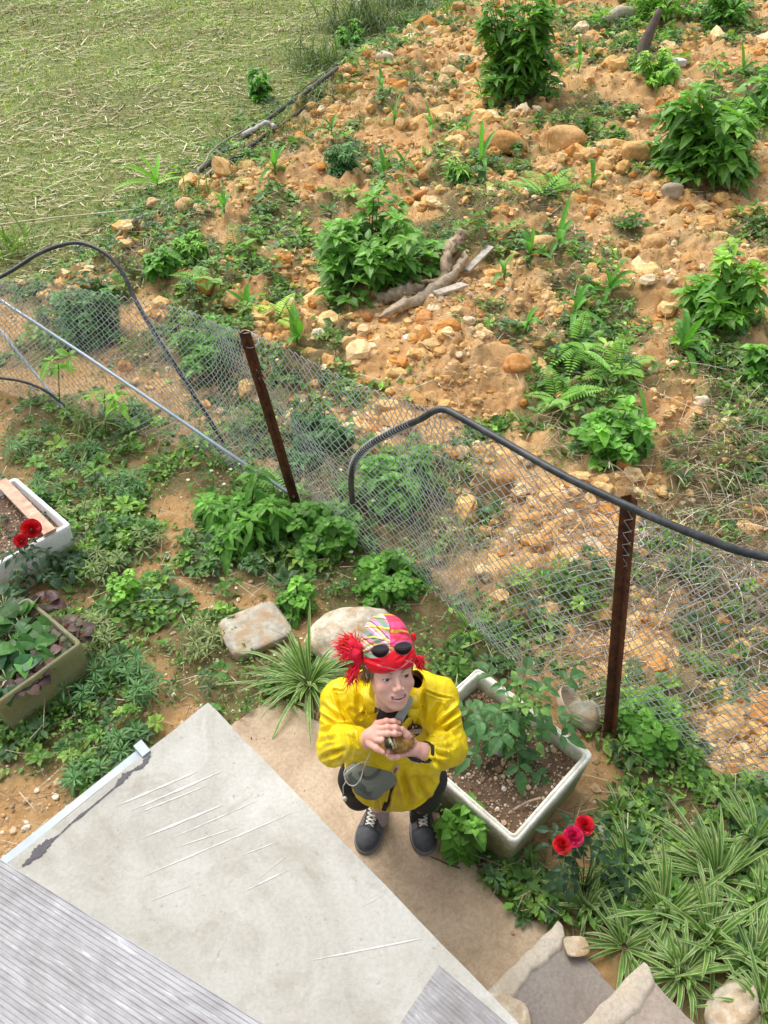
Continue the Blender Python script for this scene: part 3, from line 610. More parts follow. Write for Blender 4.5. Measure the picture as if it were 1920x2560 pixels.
def sheet(name, o3, u3, v3, nu, nv_, label, pitch=.016, legs=(), mk='sheet', dz=.0022):
    """ribbed sheet: origin, along-rib vector, across vector (world)"""
    u3, v3 = np.array(u3, float), np.array(v3, float); Lu, Lv = np.linalg.norm(u3), np.linalg.norm(v3); root = empty(name, o3, label, 'roof sheet')
    k = int(Lv / pitch); ys = []; zs = []
    for i in range(k):
        y0 = i * pitch; ys += [y0, y0 + pitch * .2, y0 + pitch * .32, y0 + pitch * .88]; zs += [.0, .0, -dz, -dz]
    ys = np.array(ys); zs = np.array(zs); xs = np.linspace(0, Lu, 8)
    X, Yy = np.meshgrid(xs, ys, indexing='ij'); Zz = np.tile(zs, (8, 1)); n = len(ys)
    V = np.stack([X, Yy, Zz], -1).reshape(-1, 3); V2 = V.copy(); V2[:, 2] = -.012; nV = len(V)
    i, j = np.meshgrid(np.arange(7), np.arange(n - 1), indexing='ij'); i = i.ravel(); j = j.ravel(); Q = np.stack([i * n + j, (i + 1) * n + j, (i + 1) * n + j + 1, i * n + j + 1], 1)
    bq = []
    for i in range(7): bq += [(i * n, nV + i * n, nV + (i + 1) * n, (i + 1) * n), (i * n + n - 1, (i + 1) * n + n - 1, nV + (i + 1) * n + n - 1, nV + i * n + n - 1)]
    for j in range(n - 1): bq += [(7 * n + j, nV + 7 * n + j, nV + 7 * n + j + 1, 7 * n + j + 1), (j, j + 1, nV + j + 1, nV + j)]
    Q = np.vstack([Q, Q[:, ::-1] + nV, bq])
    me = mesh_obj('sheet', np.vstack([V, V2]), Q, M['sheet'], None, smooth=False)
    x = u3 / Lu; z = np.cross(x, v3 / Lv); z /= np.linalg.norm(z)
    if z[2] < 0: z = -z
    y = v3 / Lv
    me.parent = root; me.matrix_parent_inverse = Matrix.Identity(4); me.matrix_basis = Matrix(((x[0], y[0], z[0], 0), (x[1], y[1], z[1], 0), (x[2], y[2], z[2], 0), (0, 0, 0, 1)))
    for (p, q) in legs:
        a = Acc(); a.box(np.array(p) + [0, 0, (q - p[2]) / 2], (.03, 0, 0), (0, .03, 0), (0, 0, abs(p[2] - q) / 2)); a.build('post', M['beam'], root, smooth=False)
    return root
e0, e1 = PZ(-25, 2132, 1.75), PZ(700, 2585, 1.75)
u = (e1 - e0); v = np.array([u[1], -u[0], 0]); v /= np.linalg.norm(v); v = v if v[1] < 0 else -v
e0b = e0 - u / np.linalg.norm(u) * .6
sheet('roof_sheet', e0b, u / np.linalg.norm(u) * 3.2, v * 1.3 + np.array([0, 0, .12]), 0, 0, 'grey ribbed translucent roof sheet, streaked with dirt, at the lower left corner', .0095,
      legs=[((*(e0b + u * .02 + v * .5)[:2], 1.7), -.3), ((*(e0b + u / np.linalg.norm(u) * 3.1 + v * .5)[:2], 1.7), -.3)])
s0, s1, s2 = PZ(1098, 2413, SZ + .016), PZ(1330, 2610, SZ + .016), PZ(985, 2580, SZ + .016)
sheet('roof_sheet', s0, (s1 - s0) * 2.2, (s2 - s0) * 1.8, 0, 0, 'smaller pale ribbed sheet lying flat on the far corner of the slab roof', .012, mk='sheet2', dz=.0012)

# ------------------------------------------------------------------ chain-link fence
FB = [(-330, 830, -330, 640, 1.1), (-60, 960, -60, 690, 1.1), (193, 1035, 150, 705, 1.12), (400, 1100, 380, 748, 1.2), (560, 1165, 520, 795, 1.3), (750, 1270, 618, 828, 1.4), (900, 1378, 790, 905, 1.36), (1065, 1462, 960, 985, 1.36), (1238, 1640, 1110, 1030, 1.5), (1388, 1740, 1350, 1152, 1.52),
      (1540, 1818, 1590, 1262, 1.5), (1735, 1905, 1760, 1340, 1.5), (1990, 2010, 2000, 1425, 1.5), (2300, 2140, 2300, 1500, 1.5)]
fb = np.array([G(a, b) for a, b, *_ in FB]) ; fb[:, 2] += .005; ft = np.array([PZ(c, d, z) for _, _, c, d, z in FB])
cum = np.concatenate([[0], np.cumsum(np.linalg.norm(np.diff(fb + 0 * ft, axis=0), axis=1))])
def cr_(tab, s):
    return np.stack([np.interp(s, cum, tab[:, k]) for k in range(3)], -1)
def fence_pt(s, t):
    b_, t_ = cr_(fb, s), cr_(ft, s); t = np.asarray(t, float); p = b_ + (t_ - b_) * t[..., None]
    bul = .05 * np.sin(np.pi * t) * (fbm(s * 1.1, t * 1.5, 61, 3) - .5) * 3 + .012 * np.sin(t * 14 + s * 5)
    p[..., :2] += FN * bul[..., None]; p[..., 2] -= .03 * t * (fbm(s * 2.2, t * 0, 62, 3) - .3); return p
fence = empty('chain_link_fence', fb[5], 'slack galvanised chain link fence on rusty angle posts across the garden', 'fence')
def chainlink():
    P = .029; amp = P * .54; nw = int(cum[-1] / P); nv_ = 47; s_all = []; acc = Acc(); r = np.random.RandomState(4)
    k = np.arange(nv_); 
    V = []; N3 = 3
    for w in range(nw):
        s0 = w * P; side = np.where((k + w) % 2 == 0, -1, 1); s = s0 + side * amp + P / 2; t = k / (nv_ - 1)
        p = fence_pt(np.clip(s, 0, cum[-1]), t); p[:, :2] += FN * (.004 * np.where(k % 2 == 0, -1, 1))[:, None]
        V.append(p)
    V = np.array(V)     # nw, nv, 3
    T = np.gradient(V, axis=1); T /= np.linalg.norm(T, axis=2)[..., None] + 1e-9
    u = np.cross(T, np.array([FN[0], FN[1], .2])); u /= np.linalg.norm(u, axis=2)[..., None] + 1e-9; w_ = np.cross(T, u)
    R = []; 
    for a in (0, 2.094, 4.189): R.append(V + .0030 * (np.cos(a) * u + np.sin(a) * w_))
    R = np.stack(R, 2).reshape(-1, 3); i, j, l = np.meshgrid(np.arange(nw), np.arange(nv_ - 1), np.arange(3), indexing='ij'); i, j, l = i.ravel(), j.ravel(), l.ravel(); l2 = (l + 1) % 3; b0 = (i * nv_ + j) * 3; b1 = b0 + 3
    acc.add(R, np.stack([b0 + l, b0 + l2, b1 + l2, b1 + l], 1)); acc.build('wire_mesh', M['wire'], fence)
chainlink()
def angle_post(base, top, w=.036, th=.005, rot=0):
    base, top = np.array(base, float), np.array(top, float); ax = (top - base); L = np.linalg.norm(ax); ax /= L
    u = np.array([math.cos(rot), math.sin(rot), 0]); u -= ax * (u @ ax); u /= np.linalg.norm(u); v = np.cross(ax, u); a = Acc(); c = (base + top) / 2 - ax * .1
    a.box(c + u * w / 2, u * w / 2, v * th / 2, ax * (L / 2 + .1)); a.box(c + v * (w / 2 + th / 2 + .0003), u * th / 2, v * w / 2, ax * (L / 2 + .1)); return a.build('post', M['rust'], fence, smooth=False)
p1b, p1t = PZ(750, 1268, 0.0), PZ(618, 822, 1.42); p2b, p2t = PZ(1538, 1822, 0.02), PZ(1592, 1222, 1.52)
off = np.array([-FN[0], -FN[1], 0]) * .02
angle_post(p1b + off, p1t + off, .042, .005, -2.2); angle_post(p2b + off * 2.2, p2t + off * 2.2, .044, .005, -2.9)
# tie wires round the posts
r = np.random.RandomState(9)
for (pb, pt, fr) in [(p1b, p1t, .93), (p1b, p1t, .97), (p2b, p2t, .8), (p2b, p2t, .86), (p2b, p2t, .45), (p2b, p2t, .83)]:
    c = pb + (pt - pb) * fr; th = np.linspace(0, 6.6, 22); Acc().tube(np.stack([c[0] + .042 * np.cos(th), c[1] + .042 * np.sin(th), c[2] + .02 * np.sin(th + r.rand() * 6) + .004 * th], 1), .0018, 4).build('tie_wire', M['wire'], fence)
rail = [PZ(-330, 500, .95), PZ(0, 745, .85), PZ(200, 875, .68), PZ(400, 1010, .5), PZ(560, 1120, .33), PZ(738, 1238, .12)]
rp_ = np.array([np.array([np.interp(t, range(6), [q[k] for q in rail]) for k in range(3)]) for t in np.linspace(0, 5, 40)]); rp_[:, 1] -= .02
Acc().tube(rp_, .0125, 10).build('rail', M['pipe'], fence)
# low second rail and timber strips at the far left foot of the fence
tag(Acc().tube([PZ(-60, 760, .5), PZ(5, 830, .45), PZ(60, 900, .3), PZ(110, 960, .15), PZ(190, 1060, .03)], [.012] * 5, 8).build('pipe', M['pipe']), 'short pale pipe leaning at the far left foot of the fence', 'pipe')

def smooth_path(pts, n=60):
    P = np.array(pts); m = len(P); t = np.linspace(0, m - 1, n); out = []
    for q in t:
        i = int(min(q, m - 2)); f = q - i; p0, p1, p2, p3 = P[max(i - 1, 0)], P[i], P[i + 1], P[min(i + 2, m - 1)]
        out.append(.5 * ((2 * p1) + (-p0 + p2) * f + (2 * p0 - 5 * p1 + 4 * p2 - p3) * f * f + (-p0 + 3 * p1 - 3 * p2 + p3) * f ** 3))
    return np.array(out)
h1 = smooth_path([PZ(882, 1250, .65), PZ(878, 1200, .8), PZ(886, 1150, .95), PZ(920, 1110, 1.1), PZ(985, 1072, 1.28), PZ(1050, 1042, 1.43), PZ(1083, 1022, 1.5), PZ(1112, 1018, 1.52), PZ(1160, 1042, 1.52), PZ(1280, 1110, 1.52), PZ(1400, 1178, 1.53), PZ(1500, 1226, 1.53), PZ(1600, 1272, 1.53), PZ(1740, 1330, 1.52), PZ(1860, 1372, 1.5), PZ(1990, 1395, 1.5), PZ(2300, 1440, 1.48)], 90)
h1[:, 1] -= .02
tag(Acc().tube(h1, .0165, 12).build('hose', M['hose']), 'thick black hose bent along the top of the fence by the right post', 'hose', 'black hoses on the fence')
h2 = smooth_path([PZ(-160, 790, 1.05), PZ(-40, 715, 1.1), PZ(30, 676, 1.15), PZ(105, 630, 1.22), PZ(190, 607, 1.28), PZ(258, 630, 1.25), PZ(305, 680, 1.15), PZ(340, 752, 1.0), PZ(385, 830, .85), PZ(430, 900, .7), PZ(480, 980, .5), PZ(530, 1060, .3), PZ(560, 1110, .12)], 80)
tag(Acc().tube(h2, .0145, 12).build('hose', M['hose']), 'black hose arching above the fence at the left edge', 'hose', 'black hoses on the fence')
a = Acc(); th = np.linspace(0, 60 * 6.28, 900)      # binding wire wound round the hose
ii = np.linspace(46, 72, 900); c = np.stack([np.interp(ii, range(80), h2[:, k]) for k in range(3)], 1); a.tube(c + .019 * np.stack([np.cos(th), np.sin(th) * .6, np.sin(th) * .8], 1), .0015, 3); a.build('binding_wire', M['wire'], fence); a = Acc()
ii = np.linspace(8, 26, 900); c = np.stack([np.interp(ii, range(90), h1[:, k]) for k in range(3)], 1); a.tube(c + .021 * np.stack([np.cos(th * .6), np.sin(th * .6) * .6, np.sin(th * .6) * .8], 1), .0015, 3)
a.build('binding_wire', M['wire'], fence)
h3 = smooth_path([PZ(-80, 940, .25), PZ(0, 945, .25), PZ(60, 955, .22), PZ(110, 975, .18), PZ(150, 1005, .1), PZ(190, 1040, .03)], 30)
tag(Acc().tube(h3, .011, 8).build('hose', M['hose']), 'thin black hose near the ground at the left foot of the fence', 'hose', 'black hoses on the fence')

# ------------------------------------------------------------------ rods and pole along the field edge
ed = [(250, 645), (420, 505), (545, 418), (700, 300), (840, 208)]
r = np.random.RandomState(31)
def rod(pts, rad, c, label, lift=.05, cat='stick', name='stick'):
    P = np.array([G(*p) + [0, 0, lift] for p in pts]); P = smooth_path(P, 16) + r.normal(size=(16, 3)) * .008
    tag(Acc().tube(P, rad, 7, c).build(name, M['wood']), label, cat, 'old sticks along the field edge')
rod([(480, 462), (560, 405), (660, 325), (760, 265), (845, 205)], .034, (.10, .085, .075), 'thickest dark pole lying along the field edge', .10)
rod([(545, 440), (640, 370), (740, 300), (800, 262)], .024, (.05, .045, .042), 'black charred pole beside the thickest pole of the field edge', .05)
rod([(270, 640), (340, 590), (430, 520), (520, 460), (545, 425)], .018, (.42, .36, .26), 'long pale cane lying along the lower field edge', .05)
rod([(500, 470), (535, 400), (570, 372), (640, 335)], .012, (.30, .26, .2), 'thin grey stick crossing the low end of the dark poles', .12)
rod([(610, 372), (665, 340), (690, 342)], .03, (.5, .47, .42), 'short whitish broken branch on the dark poles', .12)
rod([(740, 262), (800, 215), (850, 175)], .014, (.13, .11, .09), 'thin dark stick at the upper end of the pole line', .14)
rod([(365, 640), (400, 600), (445, 560)], .01, (.34, .27, .2), 'thin forked twig between field edge and ochre soil', .05)
P = smooth_path([PZ(-30, 566, .1), PZ(100, 548, .12), PZ(200, 538, .12), PZ(340, 524, .1)], 12); tag(Acc().tube(P, .009, 6, (.62, .55, .36)).build('cane', M['wood']), 'long straight straw coloured cane lying across the left field', 'cane')
tag(Acc().tube(smooth_path([G(1250, 12) * 0 + PZ(665, 0, .3), PZ(780, 95, .2)], 8), .012, 6, (.5, .45, .28)).build('stalk', M['wood']), 'long dry stalk lying in the upper field near the dark grass tuft', 'stalk')
# ------------------------------------------------------------------ rocks, litter, driftwood
def rock(px, py, sx, sy, sz, c, label, cat='rock', name='rock', seed=1, rot=0, flat=None, sink=.3, at=None, mat=None, tm=None, amp=.3):
    V, F = ICO4; d = 1 + amp * nse3(V[:, 0] * .6, V[:, 1] * .6, V[:, 2] * .6, seed, 4) + .05 * nse3(V[:, 0] * 2.4, V[:, 1] * 2.4, V[:, 2] * 2.4, seed + 1, 5) + .025 * nse3(V[:, 0] * 6, V[:, 1] * 6, V[:, 2] * 6, seed + 2, 6)
    P = V * d[:, None]
    if flat: P = np.sign(P) * np.abs(P) ** flat
    P = P * np.array([sx, sy, sz]) / 2; a = rot; P = np.stack([P[:, 0] * math.cos(a) - P[:, 1] * math.sin(a), P[:, 0] * math.sin(a) + P[:, 1] * math.cos(a), P[:, 2]], 1)
    g = G(px, py) if at is None else np.array(at); P = P + g + [0, 0, sz * (.5 - sink)]
    col = np.tile(c, (len(P), 1)) * (1 + .16 * nse3(V[:, 0] * 2, V[:, 1] * 2, V[:, 2] * 2, seed + 9, 6))[:, None]
    return tag(mesh_obj(name, P, None, mat or M['clod'], None, col, True, F), label, cat)
M['stone'] = mat_simple('rough_stone', None, .9, .3, 22, .7, 45, use_attr=True, bd=.008, spec=.2, dirt=(.40, .25, .12), dirt_scale=9)
S_ = M['stone']
rock(640, 1585, .38, .31, .09, (.40, .37, .30), 'flat grey stone slab left behind the person', seed=11, rot=.5, flat=.42, mat=S_, amp=.16, sink=.2)
rock(872, 1600, .52, .36, .24, (.60, .54, .42), 'large pale boulder behind the red headscarf', seed=14, rot=.55, mat=S_, amp=.2, sink=.25)
rock(1462, 1800, .17, .17, .15, (.36, .34, .25), 'rounded mossy stone by the saucer behind the foam box', seed=17, mat=S_)
rock(1400, 2345, .10, .08, .03, (.60, .50, .36), 'broken pale chunk at the top end of the path edge', seed=19, mat=S_, flat=.7, at=PZ(1440, 2368, .14))
rock(1290, 2530, .18, .15, .03, (.60, .52, .40), 'tan broken render chunk at the bottom of the path', seed=20, mat=S_, flat=.6, at=PZ(1262, 2545, .14))
rock(1830, 2535, .26, .18, .14, (.48, .42, .33), 'tan rounded rock at the lower right corner', seed=23, mat=S_, rot=.6)
rock(1672, 505, .24, .18, .18, (.36, .32, .24), 'grey stone at the foot of the dark right bush', seed=29, mat=S_)
rock(1645, 490, .12, .09, .1, (.55, .42, .26), 'small ochre stone touching the grey stone', seed=30)
rock(1060, 795, .15, .20, .16, (.55, .27, .10), 'upright orange clod below the driftwood', seed=31, amp=.2, flat=.8)
rock(918, 778, .1, .1, .1, (.50, .22, .08), 'small orange clod under the large round bush', seed=32)
rock(448, 612, .26, .18, .14, (.72, .56, .34), 'flat sandy stone below the lower field edge', seed=33, flat=.7)
rock(1052, 500, .16, .14, .15, (.55, .26, .09), 'dark orange clod above the large round bush', seed=34)
rock(797, 862, .12, .1, .09, (.74, .66, .48), 'pale stone by the bent root right of the left post', seed=35)
rock(1170, 838, .12, .07, .06, (.74, .58, .38), 'small flat buff stone right of the white litter', seed=36, flat=.7)
rock(1750, 1020, .1, .1, .09, (.74, .60, .42), 'pale stone in dry grass above the right post', seed=37)
rock(960, 150, .3, .2, .18, (.74, .62, .46), 'pale stone near the upper end of the poles', seed=38)
rock(1290, 935, .22, .2, .14, (.56, .27, .09), 'broad orange clod above the bent hose', seed=39)
rock(1590, 405, .45, .32, .3, (.58, .34, .14), 'large ochre clod left of the dark right bush', seed=40)
rock(1408, 375, .5, .4, .35, (.60, .36, .15), 'large ochre clod between the two upper bushes', seed=41)
rock(1250, 365, .6, .35, .3, (.56, .29, .10), 'wide orange clod left of the middle gully', seed=42)
rock(1640, 600, .34, .2, .18, (.58, .35, .15), 'ochre clod below the grey stone', seed=43)
rock(1350, 645, .26, .2, .2, (.60, .38, .17), 'sandy clod right of the split grey board', seed=44)
rock(1462, 118, .3, .22, .2, (.58, .33, .14), 'orange clod just left of the rotten stump', seed=45)
rock(740, 1440, .07, .05, .04, (.5, .40, .28), 'small buff stone in the weeds above the boulder', seed=46)
rock(385, 520, .2, .16, .16, (.62, .42, .22), 'tan clod at the lower field edge', seed=47)
rock(470, 538, .22, .2, .18, (.60, .38, .18), 'ochre clod with a notch at the field edge', seed=48)
rock(1315, 1160, .12, .1, .08, (.62, .46, .28), 'buff clod behind the hose in front of the right post', seed=49)
rock(1255, 1210, .18, .14, .1, (.55, .28, .10), 'orange clod seen through the mesh by the hose', seed=50)

# driftwood root
dw = empty('driftwood', G(1080, 740), 'twisted grey brown root lying right of the large round bush', 'driftwood')
def limb(pts, rads, c, name):
    P = smooth_path([G(a, b) + [0, 0, l] for a, b, l in pts], 26); rr = np.interp(np.linspace(0, len(rads) - 1, 26), range(len(rads)), rads) * (1 + .18 * (fbm(np.arange(26) * .5, np.arange(26) * 0., len(pts)) - .5) * 2)
    a = Acc(); a.tube(P, rr, 12, c); V = a.V[0]; q_ = .04 * np.mean(rr) / .05 * np.stack([nse3(V[:, 0] * 14, V[:, 1] * 14, V[:, 2] * 14, q, 6) for q in (1, 2, 3)], 1) + .008 * np.stack([nse3(V[:, 0] * 45, V[:, 1] * 45, V[:, 2] * 45, q, 6) for q in (4, 5, 6)], 1); a.V[0] = V + q_
    return a.build(name, M['wood'], dw)
limb([(945, 785, .02), (1000, 770, .07), (1050, 755, .08), (1085, 735, .1), (1120, 715, .13), (1150, 690, .15), (1158, 665, .17)], [.015, .05, .055, .05, .05, .04, .025], (.40, .31, .21), 'root')
limb([(1110, 712, .1), (1115, 680, .16), (1135, 655, .16), (1150, 635, .16)], [.045, .055, .065, .05], (.42, .30, .20), 'root')
limb([(935, 745, .03), (1000, 735, .07), (1060, 725, .06)], [.04, .07, .04], (.36, .28, .18), 'root')
limb([(998, 703, .12), (1050, 712, .1), (1100, 715, .1)], [.012, .02, .02], (.45, .33, .22), 'root')
P = [G(1165, 690) + [0, 0, .08], G(1225, 640) + [0, 0, .10]]; a = Acc(); u = (P[1] - P[0]); a.box((P[0] + P[1]) / 2, u / 2, np.array([-u[1], u[0], 0]) / np.linalg.norm(u) * .035, (0, 0, .012), (.42, .38, .32))
tag(a.build('board', M['wood'], smooth=False), 'split grey weathered board right of the driftwood', 'board')
P = [G(1088, 755) + [0, 0, .04], G(1160, 735) + [0, 0, .05]]; a = Acc(); u = (P[1] - P[0]); a.box((P[0] + P[1]) / 2, u / 2, np.array([-u[1], u[0], 0]) / np.linalg.norm(u) * .045, (0, 0, .012), (.5, .42, .34))
tag(a.build('board', M['wood'], smooth=False), 'short splintered board under the driftwood', 'board')
a = Acc(); a.tube(smooth_path([G(1505, 78) + [0, 0, .08], G(1540, 68) + [0, 0, .12], G(1575, 60) + [0, 0, .15]], 10), [.06, .09, .09, .1, .1, .1, .1, .11, .11, .1], 14, (.52, .45, .33)); tag(a.build('log', M['wood']), 'short pale sawn log near the top right', 'log')
a = Acc(); a.tube(smooth_path([G(1600, 165), G(1602, 160) + [0, 0, .3], G(1615, 155) + [.05, 0, .65]], 10), np.linspace(.14, .05, 10), 9, (.12, .09, .065)); tag(a.build('stump', M['wood']), 'dark rotten stump standing near the top right', 'stump')
M['paper'] = mat_simple('white_paper', (.8, .79, .78), .6, .06, 20, .1)
def scrap(px, py, w, l, h, label, rot, c=(.8, .79, .78), name='litter_scrap', cat='litter'):
    g = G(px, py) + [0, 0, h / 2 + .015]; a = Acc(); V, F = ICO2; P = np.sign(V) * np.abs(V) ** .35 * np.array([w, l, h]) / 2 * (1 + .05 * nse3(V[:, 0], V[:, 1], V[:, 2], px, 4))[:, None]
    cs, sn = math.cos(rot), math.sin(rot); P = np.stack([P[:, 0] * cs - P[:, 1] * sn, P[:, 0] * sn + P[:, 1] * cs, P[:, 2] + .3 * P[:, 0] * 0], 1) + g; a.add(P, None, F, c); tag(a.build(name, M['attr'], smooth=False), label, cat)
scrap(1027, 838, .14, .075, .03, 'small white packet lying on the orange soil below the driftwood', .45)
scrap(1320, 492, .09, .13, .08, 'crumpled white plastic scrap by the middle fern', .3)
scrap(1398, 214, .1, .08, .06, 'tiny white scrap right of the tall upper bush', .2)
scrap(1688, 192, .2, .2, .1, 'pale crumpled bag behind the dark right bush', .2, (.55, .54, .53))
scrap(640, 1432, .035, .03, .012, 'pale blue scrap among the leafy weeds by the left post', .5, (.6, .68, .72))
scrap(1500, 2085, .05, .045, .02, 'small grey crumpled scrap right of the foam box', .5, (.34, .33, .31))

# ------------------------------------------------------------------ boxes used as planters
def mat_foam(name, c, dirtc, dz):
    m, nt, b = mat_base(name); co = objco(nt); sx = nd(nt, 'ShaderNodeSeparateXYZ'); nt.links.new(co, sx.inputs[0])
    n1 = noise(nt, 7, 6, .7, co); n2 = noise(nt, 60, 4, .7, co)
    d = ramp(nt, addn(nt, mapr(nt, sx.outputs[2], dz, 0, .1, 1.7), n1, 1.3), [(.3, (0, 0, 0)), (.8, (1, 1, 1))])
    dc = ramp(nt, noise(nt, 3.5, 5, .6, co), [(.35, dirtc), (.6, (.27, .27, .14)), (.72, (.34, .20, .06))])
    a = mixc(nt, d, c, dc); a = mixc(nt, 1.0, a, ramp(nt, n2, [(.3, (.85, .85, .82)), (.6, (1.05, 1.05, 1.05))]), 'MULTIPLY')
    nt.links.new(a, b.inputs['Base Color']); b.inputs['Roughness'].default_value = .8; bump(nt, b, n2, .3, .004); return m
def mapr(nt, s, a, b_, c, d):
    n = nd(nt, 'ShaderNodeMapRange'); nt.links.new(s, n.inputs[0]); n.inputs[1].default_value = a; n.inputs[2].default_value = b_; n.inputs[3].default_value = c; n.inputs[4].default_value = d; return n.outputs[0]
M['foam'] = mat_foam('stained_foam', (.76, .75, .67), (.17, .18, .07), .37)
M['foam2'] = mat_foam('clean_foam', (.84, .84, .83), (.56, .58, .5), .2)
M['box3'] = mat_foam('mossy_box', (.42, .40, .28), (.16, .17, .06), .48)
M['soil'] = mat_concrete('potting_soil', (.085, .05, .03), (.15, .095, .06), (.26, .18, .12), (.05, .03, .02), 9, .95)
def rrect(w, l, rad, n=6):
    out = []
    for cx, cy, a0 in ((w / 2 - rad, l / 2 - rad, 0), (-w / 2 + rad, l / 2 - rad, 90), (-w / 2 + rad, -l / 2 + rad, 180), (w / 2 - rad, -l / 2 + rad, 270)):
        for k in range(n + 1):
            a = math.radians(a0 + 90 * k / n); out.append((cx + rad * math.cos(a), cy + rad * math.sin(a)))
    return np.array(out)
def planter(name, N, R, B, h, z0, mat, label, wall=.035, taper=.93, soil_drop=.10, seed=0, pebbles=260, rag=.006):
    """N, R, B: rim corners (world xy) near, right, back"""
    N, R, B = [np.array(q[:2]) for q in (N, R, B)]; c = (N + B) / 2; ex = R - N; w = np.linalg.norm(ex); ex = ex / w; ey = np.array([-ex[1], ex[0]]); l = (B - R) @ ey; ey = ey * np.sign(l); l = abs(l); c = N + ex * w / 2 + ey * l / 2
    root = empty(name, (*c, z0), label, 'planter box', 'foam boxes used as planters')
    def ring(dw, z, tp=1.0, n=6, jit=0):
        p = rrect((w - 2 * dw), (l - 2 * dw), max(.012, .05 - dw), n); q = []
        for i in range(len(p)):
            a, b = p[i], p[(i + 1) % len(p)]; k = max(1, int(np.linalg.norm(b - a) / .012)) if n == 6 else 1; k = 1
            q.append(a)
        return q
    base = rrect(1, 1, .08, 6)
    def sample(dw, tp):
        p = rrect(w - 2 * dw, l - 2 * dw, max(.008, .030 - dw * .5), 6) * tp; out = []
        for i in range(len(p)):
            a, b = p[i], p[(i + 1) % len(p)]; k = 1 if np.linalg.norm(rrect(w, l, .030, 6)[i] - rrect(w, l, .030, 6)[(i + 1) % len(p)]) < .04 else 26
            for j in range(k): out.append(a + (b - a) * j / k)
        return np.array(out)
    prof = [(.0, 0, taper), (-.0, h * .5, taper + (1 - taper) * .5), (0, h - .05, .99), (.0, h - .012, 1), (.006, h - .001, 1), (wall * .42, h, 1), (wall * .46, h - .007, 1), (wall * .54, h - .007, 1), (wall * .58, h, 1), (wall - .005, h - .001, 1), (wall, h - .012, 1), (wall + .004, h - soil_drop - .03, .985)]
    V = []; m = None
    for k, (dw, z, tp) in enumerate(prof):
        s = sample(dw, tp); m = len(s); jag = (fbm(s[:, 0] * 22, s[:, 1] * 22, seed + k // 3, 3) - .5)
        zz = z + jag * (rag * 2.2 if 3 < k < 11 else 0); s = s + (s / np.linalg.norm(s, axis=1)[:, None]) * (jag[:, None] * rag * (1.0 if k > 2 else .3))
        V.append(np.c_[c + s[:, :1] * ex + s[:, 1:] * ey, z0 + zz])
    V = np.concatenate(V); K = len(prof); i, j = np.meshgrid(np.arange(K - 1), np.arange(m), indexing='ij'); i = i.ravel(); j = j.ravel(); j2 = (j + 1) % m
    o = mesh_obj('box_shell', V - [0, 0, z0], np.stack([i * m + j, i * m + j2, (i + 1) * m + j2, (i + 1) * m + j], 1), mat); o.location = (0, 0, z0); o.parent = root; o.matrix_parent_inverse = Matrix.Translation(-Vector(root.location))
    # soil
    g = np.linspace(-.5, .5, 40); gx, gy = np.meshgrid(g * (w - 2 * wall), g * (l - 2 * wall), indexing='ij'); xy = c + gx[..., None] * ex + gy[..., None] * ey
    z = z0 + h - soil_drop + .03 * (fbm(xy[..., 0] * 9, xy[..., 1] * 9, seed, 4) - .5); V = np.dstack([xy, z]).reshape(-1, 3); i, j = np.meshgrid(np.arange(39), np.arange(39), indexing='ij'); i = i.ravel(); j = j.ravel()
    mesh_obj('soil', V, np.stack([i * 40 + j, (i + 1) * 40 + j, (i + 1) * 40 + j + 1, i * 40 + j + 1], 1), M['soil'], root)
    r = np.random.RandomState(seed + 5); n = pebbles * 7; a = Acc(); u = r.uniform(-.48, .48, (n, 2)); xy = c + u[:, :1] * (w - 2 * wall) * ex + u[:, 1:] * (l - 2 * wall) * ey; zz = z0 + h - soil_drop + .03 * (fbm(xy[:, 0] * 9, xy[:, 1] * 9, seed, 4) - .5)
    s = .0042 * np.exp(r.normal(size=n) * .5); VV, F = ICO1; P = VV[None] * s[:, None, None] * r.uniform(.6, 1.3, (n, 1, 3)) + np.c_[xy, zz + s * .3][:, None]
    col = np.array([(.72, .66, .57), (.50, .36, .24), (.36, .24, .16), (.60, .48, .35), (.22, .15, .10), (.30, .2, .13)])[r.choice(6, n, p=[.14, .2, .22, .12, .17, .15])]
    a.add(P.reshape(-1, 3), None, (F[None] + (np.arange(n) * 12)[:, None, None]).reshape(-1, 3), np.repeat(col, 12, 0)); g = a.build('pebbles', M['clod'], root, smooth=False); g['kind'] = 'stuff'
    return root, c, ex, ey, w, l, z0 + h - soil_drop
BH = .33
bN, bR, bB = PZ(1288, 2112, BH), PZ(1487, 1884, BH), PZ(1212, 1650, BH)
_, bc, bex, bey, bw_, bl_, bsz = planter('foam_planter', bN, bR, bB, BH, 0.0, M['foam'], 'white rimmed foam box with tomato plant beside the person', seed=3, rag=.005)
a = Acc(); a.tube(smooth_path([PZ(1283, 2025, bsz + .02), PZ(1320, 2005, bsz + .03), PZ(1352, 1995, bsz + .07)], 8), .006, 6, (.36, .27, .2)); tag(a.build('stick', M['wood']), 'short stick lying in the corner of the tomato box', 'stick')
rock(0, 0, .055, .05, .045, (.30, .29, .28), 'grey stone on the soil in the tomato box', seed=71, at=PZ(1248, 1885, bsz), mat=M['stone'])
